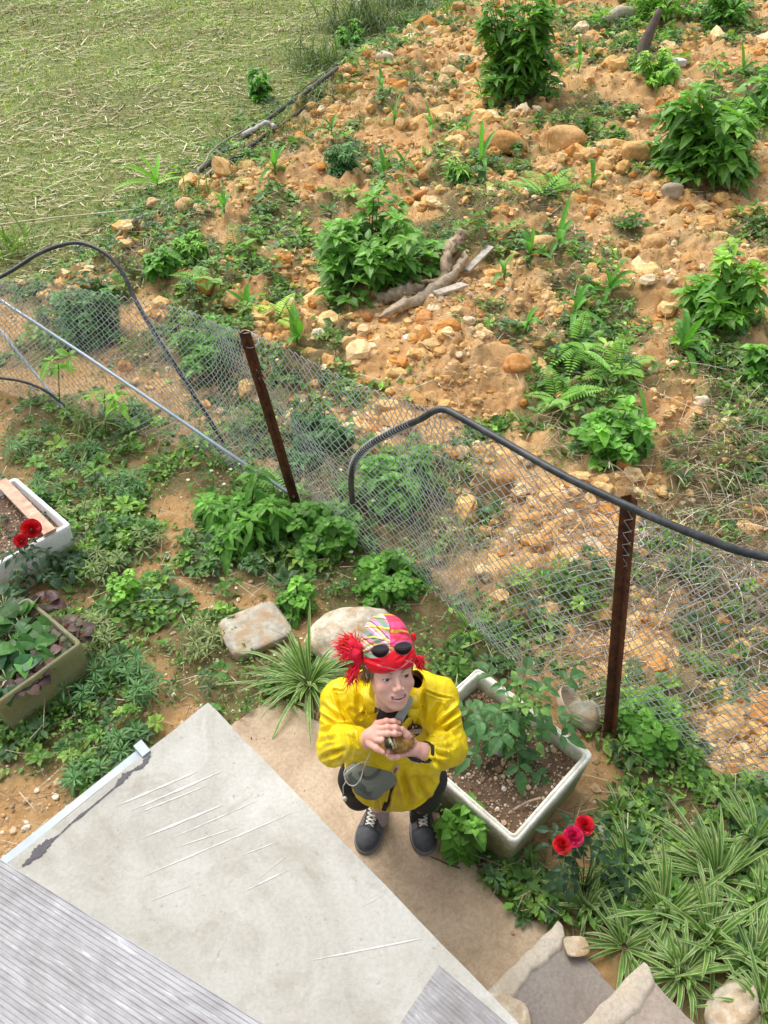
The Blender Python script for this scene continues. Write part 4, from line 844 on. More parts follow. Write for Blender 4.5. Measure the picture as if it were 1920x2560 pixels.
# left white box (only its right end in view)
N2, R2, B2 = PZ(-10, 1415, .3), PZ(178, 1310, .3), PZ(20, 1200, .3)
_, c2, ex2, ey2, w2, l2, sz2 = planter('foam_planter', np.array(R2[:2]) + (np.array(N2[:2]) - R2[:2]) * 1.6, R2, B2, .3, .0, M['foam2'], 'clean white foam box of bare soil with a plank on it at the left edge', seed=8, wall=.03, taper=.95, rag=.003, soil_drop=.07)
p0, p1 = PZ(8, 1212, .29), PZ(122, 1330, .31); u = p1 - p0; a = Acc(); w_ = np.array([-u[1], u[0], 0]) / np.linalg.norm(u); a.box((p0 + p1) / 2 + [0, 0, .012], u / 2 * 1.08, w_ * .038, (0, 0, .011), (.58, .36, .25)); tag(a.build('plank', M['wood'], smooth=False), 'reddish brown plank laid across the left white box', 'plank')
N3, R3, B3 = PZ(20, 1740, .3), PZ(206, 1606, .3), PZ(95, 1490, .3)
_, c3, ex3, ey3, w3, l3, sz3 = planter('foam_planter', np.array(R3[:2]) + (np.array(N3[:2]) - R3[:2]) * 1.15, R3, np.array(R3[:2]) + (np.array(B3[:2]) - R3[:2]) * 1.1, .3, .0, M['box3'], 'mossy old box overgrown with purple and green leaves at the left edge', seed=9, wall=.022, taper=.97, rag=.004, soil_drop=.06)
# saucer behind the box
a = Acc(); pr = [(0, .012), (.07, .012), (.088, .03), (.096, .055), (.101, .056), (.102, .05), (.09, .02), (.075, 0), (0, 0)]; n = 40; g = G(1412, 1806); V = []
for rr_, zz in pr:
    for k in range(n):
        t = 6.283 * k / n; V.append((rr_ * math.cos(t), rr_ * math.sin(t), zz))
V = np.array(V); ca, sa = math.cos(-.75), math.sin(-.75); V = np.stack([V[:, 0] * ca + V[:, 2] * -sa, V[:, 1], V[:, 0] * sa + V[:, 2] * ca], 1); 
i, j = np.meshgrid(np.arange(len(pr) - 1), np.arange(n), indexing='ij'); i = i.ravel(); j = j.ravel(); V[:, 2] -= V[:, 2].min(); a.add(V + g + [0, .05, 0], np.stack([i * n + j, i * n + (j + 1) % n, (i + 1) * n + (j + 1) % n, (i + 1) * n + j], 1), None, (.55, .43, .30))
tag(a.build('saucer', M['attr']), 'tan plastic plant saucer tipped behind the foam box', 'saucer')
# ------------------------------------------------------------------ signed distance modelling for the figure
def smin(a, b, k): 
    h = np.clip(.5 + .5 * (b - a) / k, 0, 1); return b + (a - b) * h - k * h * (1 - h)
def smax(a, b, k): return -smin(-a, -b, k)
class Grid:
    def __init__(s, lo, hi, h):
        s.lo = np.array(lo, np.float32); s.h = h; s.n = np.ceil((np.array(hi) - s.lo) / h).astype(int) + 1
        a = [(s.lo[k] + h * np.arange(s.n[k])).astype(np.float32) for k in range(3)]
        s.X, s.Y, s.Z = a[0][:, None, None], a[1][None, :, None], a[2][None, None, :]
    def sph(s, c, r): return np.sqrt((s.X - c[0]) ** 2 + (s.Y - c[1]) ** 2 + (s.Z - c[2]) ** 2) - r
    def ell(s, c, r, R=None):
        x, y, z = s.X - c[0], s.Y - c[1], s.Z - c[2]
        if R is not None: x, y, z = R[0][0] * x + R[1][0] * y + R[2][0] * z, R[0][1] * x + R[1][1] * y + R[2][1] * z, R[0][2] * x + R[1][2] * y + R[2][2] * z
        k0 = np.sqrt((x / r[0]) ** 2 + (y / r[1]) ** 2 + (z / r[2]) ** 2); return (k0 - 1) * min(r)
    def cap(s, a, b, ra, rb):
        a, b = np.array(a, np.float32), np.array(b, np.float32); d = b - a; L = float(d @ d) + 1e-12
        t = np.clip(((s.X - a[0]) * d[0] + (s.Y - a[1]) * d[1] + (s.Z - a[2]) * d[2]) / L, 0, 1)
        return np.sqrt((s.X - a[0] - t * d[0]) ** 2 + (s.Y - a[1] - t * d[1]) ** 2 + (s.Z - a[2] - t * d[2]) ** 2) - (ra + (rb - ra) * t)
    def plane(s, p, n):
        n = np.array(n, float); n /= np.linalg.norm(n); return (s.X - p[0]) * n[0] + (s.Y - p[1]) * n[1] + (s.Z - p[2]) * n[2]
    def chain(s, pts, rs, k=None):
        d = None
        for i in range(len(pts) - 1):
            c = s.cap(pts[i], pts[i + 1], rs[i], rs[i + 1]); d = c if d is None else (np.minimum(d, c) if k is None else smin(d, c, k))
        return d
    def net(s, F):
        F = F.astype(np.float32); nx, ny, nz = F.shape; S = F < 0
        P = np.zeros((nx - 1, ny - 1, nz - 1, 3), np.float32); cnt = np.zeros((nx - 1, ny - 1, nz - 1), np.float32)
        def sl(o, ax=None):
            return tuple(slice(o[k], (nx, ny, nz)[k] - 1 + o[k]) for k in range(3))
        for ax in range(3):
            for o1 in (0, 1):
                for o2 in (0, 1):
                    o = [0, 0, 0]; oth = [k for k in range(3) if k != ax]; o[oth[0]] = o1; o[oth[1]] = o2; e = list(o); e[ax] = 1
                    a, b = F[sl(o)], F[sl(e)]; c = (a < 0) != (b < 0); t = np.where(c, a / np.where(c, a - b, 1), 0)
                    for k in range(3): P[..., k] += np.where(c, (t if k == ax else o[k]), 0)
                    cnt += c
        act = cnt > 0; idx = np.full(cnt.shape, -1, np.int64); I = np.argwhere(act); idx[act] = np.arange(len(I))
        V = (I + P[act] / cnt[act][:, None]) * s.h + s.lo; Q = []
        for ax in range(3):
            a = np.take(F, range(F.shape[ax] - 1), ax); b = np.take(F, range(1, F.shape[ax]), ax); c = np.argwhere((a < 0) != (b < 0)); o = [k for k in range(3) if k != ax]
            if ax == 1: o = o[::-1]
            ok = (c[:, o[0]] > 0) & (c[:, o[1]] > 0) & (c[:, o[0]] < F.shape[o[0]] - 1) & (c[:, o[1]] < F.shape[o[1]] - 1); c = c[ok]
            ins = (a[tuple(c.T)] < 0); d = lambda u, v: idx[tuple((c - np.eye(3, dtype=int)[o[0]] * u - np.eye(3, dtype=int)[o[1]] * v).T)]
            q = np.stack([d(1, 1), d(0, 1), d(0, 0), d(1, 0)], 1); q = np.where(ins[:, None], q, q[:, ::-1]); Q.append(q)
        Q = np.concatenate(Q); Q = Q[(Q >= 0).all(1)]
        return V, Q
def relax(V, Q, it=1, lam=.5):
    for _ in range(it):
        S = np.zeros_like(V); c = np.zeros(len(V))
        for a, b in ((0, 1), (1, 2), (2, 3), (3, 0)):
            np.add.at(S, Q[:, a], V[Q[:, b]]); np.add.at(S, Q[:, b], V[Q[:, a]]); np.add.at(c, Q[:, a], 1); np.add.at(c, Q[:, b], 1)
        V = V + lam * (S / np.maximum(c, 1)[:, None] - V)
    return V

# ------------------------------------------------------------------ person
PT = 0.035
person = empty('person', (.05, 1.66, PT), 'person in a yellow jacket, red tartan headscarf and grey sneakers smiling up on the path', 'person')
def mat_skin():
    m, nt, b = mat_base('skin'); c = attr(nt); co = objco(nt)
    c = mixc(nt, 1.0, c, ramp(nt, noise(nt, 60, 4, .6, co), [(.3, (.93, .9, .9)), (.7, (1.05, 1.04, 1.04))]), 'MULTIPLY'); nt.links.new(c, b.inputs['Base Color'])
    b.inputs['Roughness'].default_value = .48; b.inputs['Subsurface Weight'].default_value = .2; b.inputs['Subsurface Radius'].default_value = (.9, .3, .15); b.inputs['Subsurface Scale'].default_value = .008
    b.inputs['Specular IOR Level'].default_value = .4; bump(nt, b, noise(nt, 400, 3, .6, co), .08, .001); return m
M['skin'] = mat_skin()
SK = np.array([.78, .48, .36]); SKP = np.array([.80, .44, .34])

# --- head frame
HC = Z1(716, 500, 2.47); yaw, pit = math.radians(17), math.radians(-27)
Rz = np.array([[math.cos(yaw), -math.sin(yaw), 0], [math.sin(yaw), math.cos(yaw), 0], [0, 0, 1]]); Rx = np.array([[1, 0, 0], [0, math.cos(pit), -math.sin(pit)], [0, math.sin(pit), math.cos(pit)]])
ro = math.radians(3); Ry = np.array([[math.cos(ro), 0, math.sin(ro)], [0, 1, 0], [-math.sin(ro), 0, math.cos(ro)]])
HR = Rz @ Rx @ Ry; HS = 1.0
def hw(p): return HC + (np.asarray(p, float) * HS) @ HR.T
def hl(p): return ((np.asarray(p, float) - HC) @ HR) / HS

def head_mesh():
    g = Grid((-.1, -.14, -.16), (.1, .13, .14), .0019)
    d = g.ell((0, .012, .03), (.073, .092, .088))
    d = smin(d, g.ell((0, -.036, -.028), (.0565, .054, .077)), .03)
    d = smin(d, g.cap((-.042, -.02, -.055), (-.013, -.062, -.093), .019, .017), .025); d = smin(d, g.cap((.042, -.02, -.055), (.013, -.062, -.093), .019, .017), .025)
    d = smin(d, g.sph((0, -.070, -.095), .0155), .022)
    for s in (-1, 1):
        d = smin(d, g.ell((s * .038, -.064, -.032), (.023, .019, .020)), .018)          # cheeks lifted by the smile
        d = smin(d, g.cap((s * .018, -.087, .025), (s * .046, -.072, .023), .007, .006), .014)  # brow
        d = smax(d, -g.ell((s * .031, -.095, .006), (.017, .015, .0105)), .011)
        d = smin(d, g.sph((s * .031, -.0725, .003), .0138), .003)
        d = smax(d, -g.ell((s * .0315, -.0895, .0030), (.0125, .012, .0047)), .0008)
        d = smin(d, g.ell((s * .0735, .012, -.004), (.006, .015, .028)), .008)
        d = smax(d, -g.ell((s * .079, .008, .0), (.005, .008, .014)), .004)
    d = smin(d, g.cap((0, -.084, .014), (0, -.104, -.020), .0058, .0082), .011); d = smin(d, g.ell((0, -.1065, -.025), (.0085, .008, .0078)), .006)
    for s in (-1, 1): d = smin(d, g.ell((s * .0115, -.0985, -.029), (.0075, .0095, .0065)), .005); d = smax(d, -g.sph((s * .006, -.107, -.0345), .0028), .002)
    # muzzle + lips (open smile)
    d = smin(d, g.ell((0, -.074, -.060), (.036, .0225, .024)), .014)
    cur = lambda x, o: -.053 + o + 7.0 * x * x
    up = [(x, -.0985 + 6.2 * x * x * 1.6, -.0535 + 8.5 * x * x) for x in np.linspace(-.0225, .0225, 7)]
    lo = [(x, -.0975 + 6.2 * x * x * 1.7, -.0705 + 16 * x * x) for x in np.linspace(-.0195, .0195, 7)]
    d = smin(d, g.chain(up, [.0016, .0026, .0034, .0032, .0034, .0026, .0016]), .004); d = smin(d, g.chain(lo, [.0018, .0034, .0045, .005, .0045, .0034, .0018]), .004)
    gap = [(x, -.096 + 9.5 * x * x, -.0615 + 11.5 * x * x) for x in np.linspace(-.0195, .0195, 9)]
    d = smax(d, -g.chain(gap, [.001, .0028, .0044, .0054, .0056, .0054, .0044, .0028, .001]), .0016)
    for s in (-1, 1): d = d + .0005 * np.exp(-(g.cap((s * .016, -.095, -.034), (s * .034, -.083, -.056), 0, 0) / .0035) ** 2)
    # neck
    d = smin(d, g.chain([(0, .02, -.05), (0, .035, -.11), (0, .05, -.17)], [.052, .047, .052]), .03)
    V, Q = g.net(d); V = relax(V, Q, 1, .4)
    x, y, z = V.T; C = np.tile(SK, (len(V), 1)) * (1 + .04 * nse3(x * 18, y * 18, z * 18, 5, 5))[:, None]
    def blend(w, c): 
        nonlocal C; C = C * (1 - w[:, None]) + np.array(c) * w[:, None]
    for s in (-1, 1): blend(.45 * np.exp(-(((x - s * .042) / .02) ** 2 + ((z + .022) / .018) ** 2)) * (y < -.03), (.70, .27, .21))
    blend(.3 * np.exp(-((x / .012) ** 2 + ((z + .027) / .012) ** 2)) * (y < -.09), (.68, .30, .24))
    def dist_chain(pts):
        dm = np.full(len(V), 9.); 
        for a, b in zip(pts[:-1], pts[1:]):
            a, b = np.array(a), np.array(b); t = np.clip((V - a) @ (b - a) / ((b - a) @ (b - a)), 0, 1); dm = np.minimum(dm, np.linalg.norm(V - a - t[:, None] * (b - a), axis=1))
        return dm
    blend(np.clip(1.6 - dist_chain(up) / .003, 0, 1) * .85, (.64, .28, .24)); blend(np.clip(1.6 - dist_chain(lo) / .0042, 0, 1) * .85, (.68, .30, .26))
    inside = (dist_chain(gap) < .0058) & (y > -.0955); blend(inside * .9, (.26, .07, .06))
    for s in (-1, 1):       # brows and lid lines are hair-coloured
        dd = dist_chain([(s * .014, -.097, .0245), (s * .030, -.090, .0305), (s * .050, -.072, .026)]); blend(np.clip(1.5 - dd / .0042, 0, 1) * .75 * (z > .018), (.22, .12, .075))
        dd = dist_chain([(s * .0185, -.084, .0045), (s * .031, -.0865, .0080), (s * .046, -.076, .0045)]); blend(np.clip(1.5 - dd / .0022, 0, 1) * .9, (.10, .05, .04))
        dd = dist_chain([(s * .017, -.088, .002), (s * .031, -.09, -.006), (s * .046, -.077, .001)]); blend(np.clip(1.3 - dd / .0035, 0, 1) * .3, (.35, .17, .13))
    return hw(V), Q, C
bodyA = Acc(); V, Q, C = head_mesh(); bodyA.add(V, Q, None, C)

# --- torso under the clothes, arms, legs
SHR, SHL = PY(849 - 0, 1728, 1.60), PY(1100, 1722, 1.60)
ELR, ELL = Z1(262, 1160, 2.70), Z1(1212, 1165, 2.70)
CUR, CUL = Z1(455, 1105, 2.50), Z1(1088, 1222, 2.515)
WRR, WRL = Z1(510, 1112, 2.485), Z1(985, 1200, 2.485)
g = Grid((-.27, 1.18, .55), (.36, 1.86, 1.42), .007)
tors = g.ell((.045, 1.655, 1.08), (.135, .09, .20)); tors = smin(tors, g.ell((.045, 1.68, .82), (.14, .10, .16)), .06); tors = smin(tors, g.cap(SHR + [.07, .01, -.05], SHL + [-.07, .01, -.05], .035, .035), .05)
tors = smin(tors, g.cap((.045, 1.62, 1.2), hw((0, .04, -.13)), .05, .05), .04)
tors = smin(tors, g.chain([SHR + [.04, .01, -.05], ELR, CUR], [.03, .032, .030], .01), .02); tors = smin(tors, g.chain([SHL + [-.04, .01, -.05], ELL, CUL], [.03, .032, .030], .01), .02)
V, Q = g.net(tors); bodyA.add(V, Q, None, SK)
def hand(wr, el, palm, fingers, thumb, cu):
    pts = np.vstack([[wr], [cu], palm] + [np.array(f) for f in fingers] + [np.array(thumb)]); g = Grid(pts.min(0) - .03, pts.max(0) + .03, .00165)
    d = g.cap(cu + (el - cu) * .15, wr, .032, .0265); d = smin(d, g.cap(wr, palm[0], .026, .024), .012)
    pd = None
    for f in fingers:
        c = g.cap(palm[0], f[0], .0165, .0115); pd = c if pd is None else smin(pd, c, .010)
    for i in range(1, len(palm)): pd = smin(pd, g.cap(palm[i - 1], palm[i], .018, .017), .012)
    d = smin(d, pd, .012); ff = None
    for f in fingers:
        rr = np.linspace(.0105, .0072, len(f)); c = g.chain(f, rr, .004)
        for q in f[1:-1]: c = smin(c, g.sph(q, rr[1] * 1.04), .004)
        d = smin(d, c, .0014)
    d = smin(d, g.chain(thumb, [.015, .012, .0088], .006), .006); V, Q = g.net(d); return relax(V, Q, 1, .35), Q
ZZ = lambda *p: Z1(*p)
# her right hand (left in the photo) laid over the duckling
fR = [[ZZ(612, 968, 2.452), ZZ(690, 948, 2.425), ZZ(752, 950, 2.428), ZZ(795, 962, 2.445)], [ZZ(622, 1012, 2.430), ZZ(700, 998, 2.402), ZZ(765, 1000, 2.405), ZZ(812, 1010, 2.425)],
      [ZZ(625, 1058, 2.418), ZZ(700, 1052, 2.392), ZZ(760, 1052, 2.396), ZZ(802, 1054, 2.412)], [ZZ(612, 1104, 2.415), ZZ(655, 1106, 2.398), ZZ(690, 1104, 2.40)]]
V, Q = hand(WRR, ELR, [ZZ(560, 1070, 2.455), ZZ(590, 1110, 2.45)], fR, [ZZ(555, 1130, 2.44), ZZ(615, 1172, 2.415), ZZ(668, 1205, 2.405)], CUR)
def skincol(V): 
    x, y, z = V.T; n = nse3(x * 22, y * 22, z * 22, 8, 5); return SKP * (1 + .06 * n)[:, None]
bodyA.add(V, Q, None, skincol(V))
# her left hand (right in the photo) cupped beneath and around it
fL = [[ZZ(838, 1215, 2.452), ZZ(785, 1245, 2.425), ZZ(735, 1250, 2.41), ZZ(698, 1228, 2.405)], [ZZ(850, 1195, 2.475), ZZ(795, 1228, 2.46), ZZ(730, 1240, 2.44), ZZ(690, 1205, 2.43)],
      [ZZ(860, 1170, 2.49), ZZ(800, 1200, 2.49), ZZ(740, 1200, 2.48), ZZ(700, 1170, 2.46)], [ZZ(868, 1150, 2.50), ZZ(810, 1150, 2.51), ZZ(750, 1150, 2.50), ZZ(715, 1130, 2.48)]]
V, Q = hand(WRL, ELL, [ZZ(915, 1178, 2.465), ZZ(880, 1185, 2.462)], fL, [ZZ(905, 1120, 2.45), ZZ(858, 1062, 2.43), ZZ(822, 1012, 2.42)], CUL)
bodyA.add(V, Q, None, skincol(V))
# legs

AR, AL = PZ(948, 2018, .14), PZ(1049, 2020, .14)
g = Grid((-.3, 1.35, .02), (.4, 1.95, .8), .007)
d = g.chain([(-.03, 1.67, .75), np.array([AR[0] - .03, 1.63, .44]), AR], [.065, .048, .034]); d = np.minimum(d, g.chain([(.12, 1.67, .75), np.array([AL[0] + .03, 1.63, .44]), AL], [.065, .048, .034]))
V, Q = g.net(d); bodyA.add(V, Q, None, SK)
bodyA.build('body', M['skin'], person)

# eyes, teeth
M['eye'] = mat_simple('eye', None, .15, .02, 50, 0, use_attr=True, spec=.7); M['teeth'] = mat_simple('teeth', (.85, .82, .76), .3, .03, 50, 0)
for s in (-1, 1):
    V, F = ICO4; gz = np.array([.35, -1, .03]); gz /= np.linalg.norm(gz); k = V @ gz; C = np.where((k > .86)[:, None], (.015, .012, .012), np.where((k > .70)[:, None], (.12, .075, .045), (.62, .58, .56)))
    e = mesh_obj('eye', hw(V * .0124 + np.array([s * .031, -.0728, .0032])), None, M['eye'], person, C, True, F)
a = Acc(); 
for i, x in enumerate(np.linspace(-.0150, .0150, 8)):
    V, F = ICO2; P = np.sign(V) * np.abs(V) ** .6 * np.array([.0023, .0018, .0036]) + np.array([x, -.0955 + 9.5 * x * x, -.0590 + 10 * x * x]); a.add(hw(P), None, F)
a.build('teeth', M['teeth'], person)

# hair: soft strands at temples and nape
M['hair'] = mat_simple('hair', None, .55, .2, 80, 0, use_attr=True)
a = Acc(); r = np.random.RandomState(4)
for s in (-1, 1):
    for k in range(110):
        t = r.rand(); p0 = np.array([s * (.060 + .014 * t), -.055 + .075 * t, .045 - .01 * t]); L = .05 + .05 * r.rand() * (.4 + t); q = [p0]
        for j in range(1, 5): q.append(p0 + np.array([s * (.004 * j * (.4 + r.rand() * .6) * (1 if j < 3 else .6)), .006 * j, -L * j / 4 + .0]) + r.normal(size=3) * .0018)
        c = np.array([.26, .15, .075]) * np.exp(r.normal() * .3); a.tube(hw(q), [.0016, .0015, .0013, .001, .0004], 4, c)
for k in range(160):
    x = r.uniform(-.06, .06); p0 = np.array([x, .075, -.0]); q = [p0 + np.array([x * .1 * j, .004 * j, -.018 * j]) + r.normal(size=3) * .002 for j in range(5)]; a.tube(hw(q), [.003, .003, .0025, .002, .0005], 4, np.array([.24, .14, .07]) * np.exp(r.normal() * .3))
a.build('hair', M['hair'], person)

def folds(V, N, gr):
    """creases pressed into cloth along lines drawn on the side that faces the path's end"""
    q = V - C0; dp_ = q @ FW; zx = ((q @ RT) / dp_ * FPX + 960 - 760) * 3.352; zy = (-(q @ UPV) / dp_ * FPX + 1280 - 1520) * 3.352; front = np.clip(-(N @ FW) * 1.6, 0, 1); D = np.zeros(len(V))
    for a, b, dp, w in gr:
        a, b = np.array(a, float), np.array(b, float); u = b - a; L2 = u @ u; t = ((zx - a[0]) * u[0] + (zy - a[1]) * u[1]) / L2; tc = np.clip(t, 0, 1); wp = w * 2350
        sd = ((zx - a[0]) * u[1] - (zy - a[1]) * u[0]) / np.sqrt(L2) + 6 * np.sin(t * 5 + a[0]); dist = np.sqrt(np.where((t < 0) | (t > 1), ((t - tc) ** 2) * L2, 0) + sd * sd); env = np.sin(np.pi * np.clip(tc * .9 + .05, 0, 1)) ** .5
        D += env * (-dp * np.exp(-(dist / wp) ** 2) + .55 * dp * np.exp(-((dist - wp * 1.9) / wp) ** 2))
    return V + N * (D * front)[:, None]
# --- headscarf
def mat_cloth(name, rough=.75, bs=500, st=.25):
    m, nt, b = mat_base(name); nt.links.new(attr(nt), b.inputs['Base Color']); b.inputs['Roughness'].default_value = rough; b.inputs['Sheen Weight'].default_value = .0; b.inputs['Specular IOR Level'].default_value = .25
    bump(nt, b, noise(nt, bs, 3, .6, objco(nt)), st, .001); return m
M['cloth'] = mat_cloth('woven_cloth')
RED = np.array([.78, .012, .025])
def scarf():
    g = Grid((-.12, -.15, -.03), (.12, .16, .20), .0021)
    d = g.ell((0, .010, .055), (.084, .104, .088)); d = smin(d, g.ell((.006, .045, .105), (.066, .070, .060)), .035)
    d = smin(d, g.ell((0, -.045, .05), (.074, .053, .045)), .02)
    for (a, b, dp, w) in [((-.08, -.03, .06), (.08, -.02, .10), .0035, .007), ((-.08, 0, .08), (.07, -.05, .13), .003, .006), ((-.085, .02, .05), (.03, -.07, .12), .0035, .006), ((-.08, -.04, .03), (.05, -.09, .07), .003, .005), ((.08, -.02, .04), (0, -.09, .055), .0025, .005)]:
        d = d + dp * np.exp(-(g.cap(a, b, 0, 0) / w) ** 2)
    d = smax(d, -g.plane((0, -.09, .032), (0, .34, 1)), .004)
    d = smax(d, -(g.ell((0, .012, .035), (.076, .094, .094))), .002)
    V, Q = g.net(d); V = relax(V, Q, 1, .4); x, y, z = V.T
    # tartan in cloth coordinates
    u = (x * .90 + (z + y * .5) * .42) / .00155 + 3 * np.sin(z * 60); v = (x * .34 + (z + y * .6) * .90) / .00145 + 4 * np.sin(x * 45 + 1)
    C = np.tile(RED, (len(V), 1)); band = (z + .30 * y) < (.060 + .012 * np.sin(x * 30 + 1) - .18 * np.minimum(x + .03, 0))
    def put(mask, c, w=.85): 
        nonlocal C; C = np.where(mask[:, None], C * (1 - w) + np.array(c) * w, C)
    up = ~band; left = x < -.002 + .01 * np.sin(z * 50)
    put(up, (.70, .06, .12)); put(up & (np.mod(v, 46) < 15), (.72, .10, .26)); put(up & (np.mod(v + 7, 46) > 41), (.10, .01, .02))
    put(up & left, (.62, .30, .38), .7); put(up & left & (np.mod(v, 30) < 9), (.60, .30, .62)); put(up & left & (np.mod(u, 34) < 10), (.05, .32, .14), .75)
    put(up & (np.mod(v + 12, 46) < 5), (.75, .45, .04)); put(up & left & (np.mod(v + 5, 30) < 3.5), (.80, .72, .08)); put(up & left & (np.mod(u + 14, 34) < 4), (.80, .74, .20)); put(up & left & (np.mod(u + 20, 34) < 3), (.75, .72, .7))
    put(up & left & (np.mod(v + 9, 30) < 2.2), (.02, .03, .03)); put(up & left & (np.mod(u + 9, 34) < 2), (.02, .03, .03))
    for (a, b) in [((-.055, .062), (.03, .022)), ((.055, .060), (-.03, .022)), ((.03, .062), (.085, .03))]:
        a, b = np.array(a), np.array(b); p = np.stack([x, z + .28 * y + .025], 1); t = np.clip((p - a) @ (b - a) / ((b - a) @ (b - a)), 0, 1); dm = np.linalg.norm(p - a - t[:, None] * (b - a), axis=1); put(band & (dm < .0022) & (y < 0), (.80, .35, .35), .6)
    C = C * (1 + .08 * nse3(x * 60, y * 60, z * 60, 3, 4))[:, None]
    Wv = hw(V); N = np.zeros_like(Wv); n_ = np.cross(Wv[Q[:, 2]] - Wv[Q[:, 0]], Wv[Q[:, 3]] - Wv[Q[:, 1]])
    for k_ in range(4): np.add.at(N, Q[:, k_], n_)
    N /= np.linalg.norm(N, axis=1)[:, None] + 1e-9
    Wv = folds(Wv, N, [(a, b, dp, w) for a, b, dp, w in [((500, 350), (700, 250), .004, .005), ((480, 380), (760, 300), .004, .005), ((500, 300), (640, 160), .003, .005), ((700, 200), (880, 230), .004, .006), ((740, 130), (890, 200), .004, .005), ((490, 400), (640, 470), .004, .005), ((500, 430), (700, 500), .003, .004), ((900, 330), (780, 440), .003, .005), ((905, 380), (820, 480), .003, .004), ((720, 110), (740, 260), .0035, .004)]])
    V = hl(Wv)
    sc = mesh_obj('headscarf', hw(V), Q, M['cloth'], person, np.clip(C, 0, 1), True); return sc
sc = scarf()
def blobmesh(name, parts, h, mat, parent, C, k=.01, grooves=(), disp=0, pad=.03, smooth_it=1, cut=None, cfun=None):
    """parts: list of point chains with radii"""
    pts = np.vstack([np.array(p) for p, _ in parts]); mr = max(max(r_) for _, r_ in parts); g = Grid(pts.min(0) - mr - pad, pts.max(0) + mr + pad, h); d = None
    for p, r_ in parts:
        c = g.chain(p, r_, k) if len(p) > 1 else g.sph(p[0], r_[0]); d = c if d is None else smin(d, c, k)
    for a, b, dp, w in grooves: d = d + dp * np.exp(-(g.cap(a, b, 0, 0) / w) ** 2)
    if cut: d = cut(g, d)
    V, Q = g.net(d); V = relax(V, Q, smooth_it, .4)
    if cfun is not None: C = cfun(V)
    return mesh_obj(name, V, Q, mat, parent, np.clip(np.broadcast_to(C, (len(V), 3)), 0, 1), True)
# knots, tails and fringes, placed on the side of the head
kn = Z1(478, 372, 2.46)
blobmesh('knot', [([kn, Z1(440, 330, 2.44), Z1(400, 300, 2.44)], [.013, .018, .020]), ([kn, Z1(425, 390, 2.43), Z1(375, 370, 2.43)], [.013, .020, .022]), ([kn, Z1(455, 440, 2.44), Z1(430, 520, 2.44)], [.012, .012, .013])], .0025, M['cloth'], sc, RED * [1, 1.6, 2.2], .006,
         grooves=[(Z1(460, 350, 2.42), Z1(360, 330, 2.42), .004, .005), (Z1(460, 400, 2.42), Z1(370, 410, 2.42), .004, .005)])
a = Acc(); r = np.random.RandomState(77)
def fringe(base, tip, n, spread, L0):
    base, tip = np.array(base), np.array(tip)
    for k in range(n):
        b = base + r.normal(size=3) * spread * .55; t = tip + r.normal(size=3) * spread * 1.25; m_ = (b + t) / 2 + r.normal(size=3) * .004 + [0, 0, .004]; cc = RED * np.array([r.uniform(.75, 1.2), r.uniform(.5, 5), r.uniform(.5, 3)]); a.tube(smooth_path([b, m_, t], 5), [.0016, .0017, .0015, .0012, .0006], 4, np.clip(cc, 0, 1))
fringe(Z1(400, 290, 2.44), Z1(345, 238, 2.45), 46, .011, 1); fringe(Z1(390, 310, 2.43), Z1(285, 295, 2.44), 60, .011, 1); fringe(Z1(385, 360, 2.42), Z1(290, 350, 2.43), 60, .012, 1); fringe(Z1(385, 400, 2.42), Z1(330, 420, 2.42), 40, .01, 1); fringe(Z1(430, 500, 2.43), Z1(388, 615, 2.43), 85, .0105, 1); fringe(Z1(440, 320, 2.43), Z1(400, 235, 2.45), 30, .01, 1)
a.build('fringe', M['cloth'], sc)
blobmesh('knot', [([Z1(930, 430, 2.52), Z1(965, 440, 2.52), Z1(972, 480, 2.52)], [.012, .016, .014])], .0025, M['cloth'], sc, RED * [.9, 1, 1], .006)
blobmesh('knot', [([Z1(915, 230, 2.52), Z1(920, 262, 2.52)], [.009, .008])], .0025, M['cloth'], sc, RED * [.9, 1, 1], .006)
a = Acc(); fringe(Z1(960, 440, 2.51), Z1(985, 478, 2.51), 60, .011, 1); a.build('fringe', M['cloth'], sc)

# sunglasses pushed up on the scarf
M['lens'] = mat_simple('dark_lens', (.022, .008, .012), .06, .05, 20, 0, spec=.9); M['frame'] = mat_simple('brown_metal_frame', (.25, .12, .08), .25, .1, 20, 0, metal=.6)
def lens_frame(c, w, h):
    cc = np.asarray(c); n = -FW * .80 + np.array([0, -.45, .05]) + HR[:, 1] * -.25; n = n / np.linalg.norm(n); xr = HR[:, 0] - n * (HR[:, 0] @ n); xr /= np.linalg.norm(xr); yr = np.cross(n, xr); 
    th = np.linspace(0, 2 * np.pi, 41)[:-1]; rx = w * (1 + 0 * th); ry = h * np.where(np.sin(th) > 0, .78, 1.08); ol = cc + (np.cos(th) * w * (1 - .10 * np.sin(-th).clip(0)))[:, None] * xr + (np.sin(th) * ry)[:, None] * yr; return cc, n, ol
gl = None
a = Acc(); b_ = Acc()
for (zx, zy) in [(638, 352), (830, 330)]:
    bpy.context.view_layer.update(); dd_ = ray(760 + zx / 3.352, 1520 + zy / 3.352); dd_ = dd_ / np.linalg.norm(dd_); ok_, lc_, _, _ = sc.ray_cast(Vector(C0), Vector(dd_))
    c, n, ol = lens_frame(np.array(lc_) - dd_ * .022, .0275, .0235)
    V = np.vstack([ol + n * .0008, [c + n * .0045]]); m_ = len(ol); b_.add(V, None, [(i, (i + 1) % m_, m_) for i in range(m_)]); b_.add(V - n * .002, None, [((i + 1) % m_, i, m_) for i in range(m_)]); a.tube(np.vstack([ol, ol[:1]]), .0014, 6, cap=False)
    if zx < 700: L1 = ol, n
    else: L2 = ol
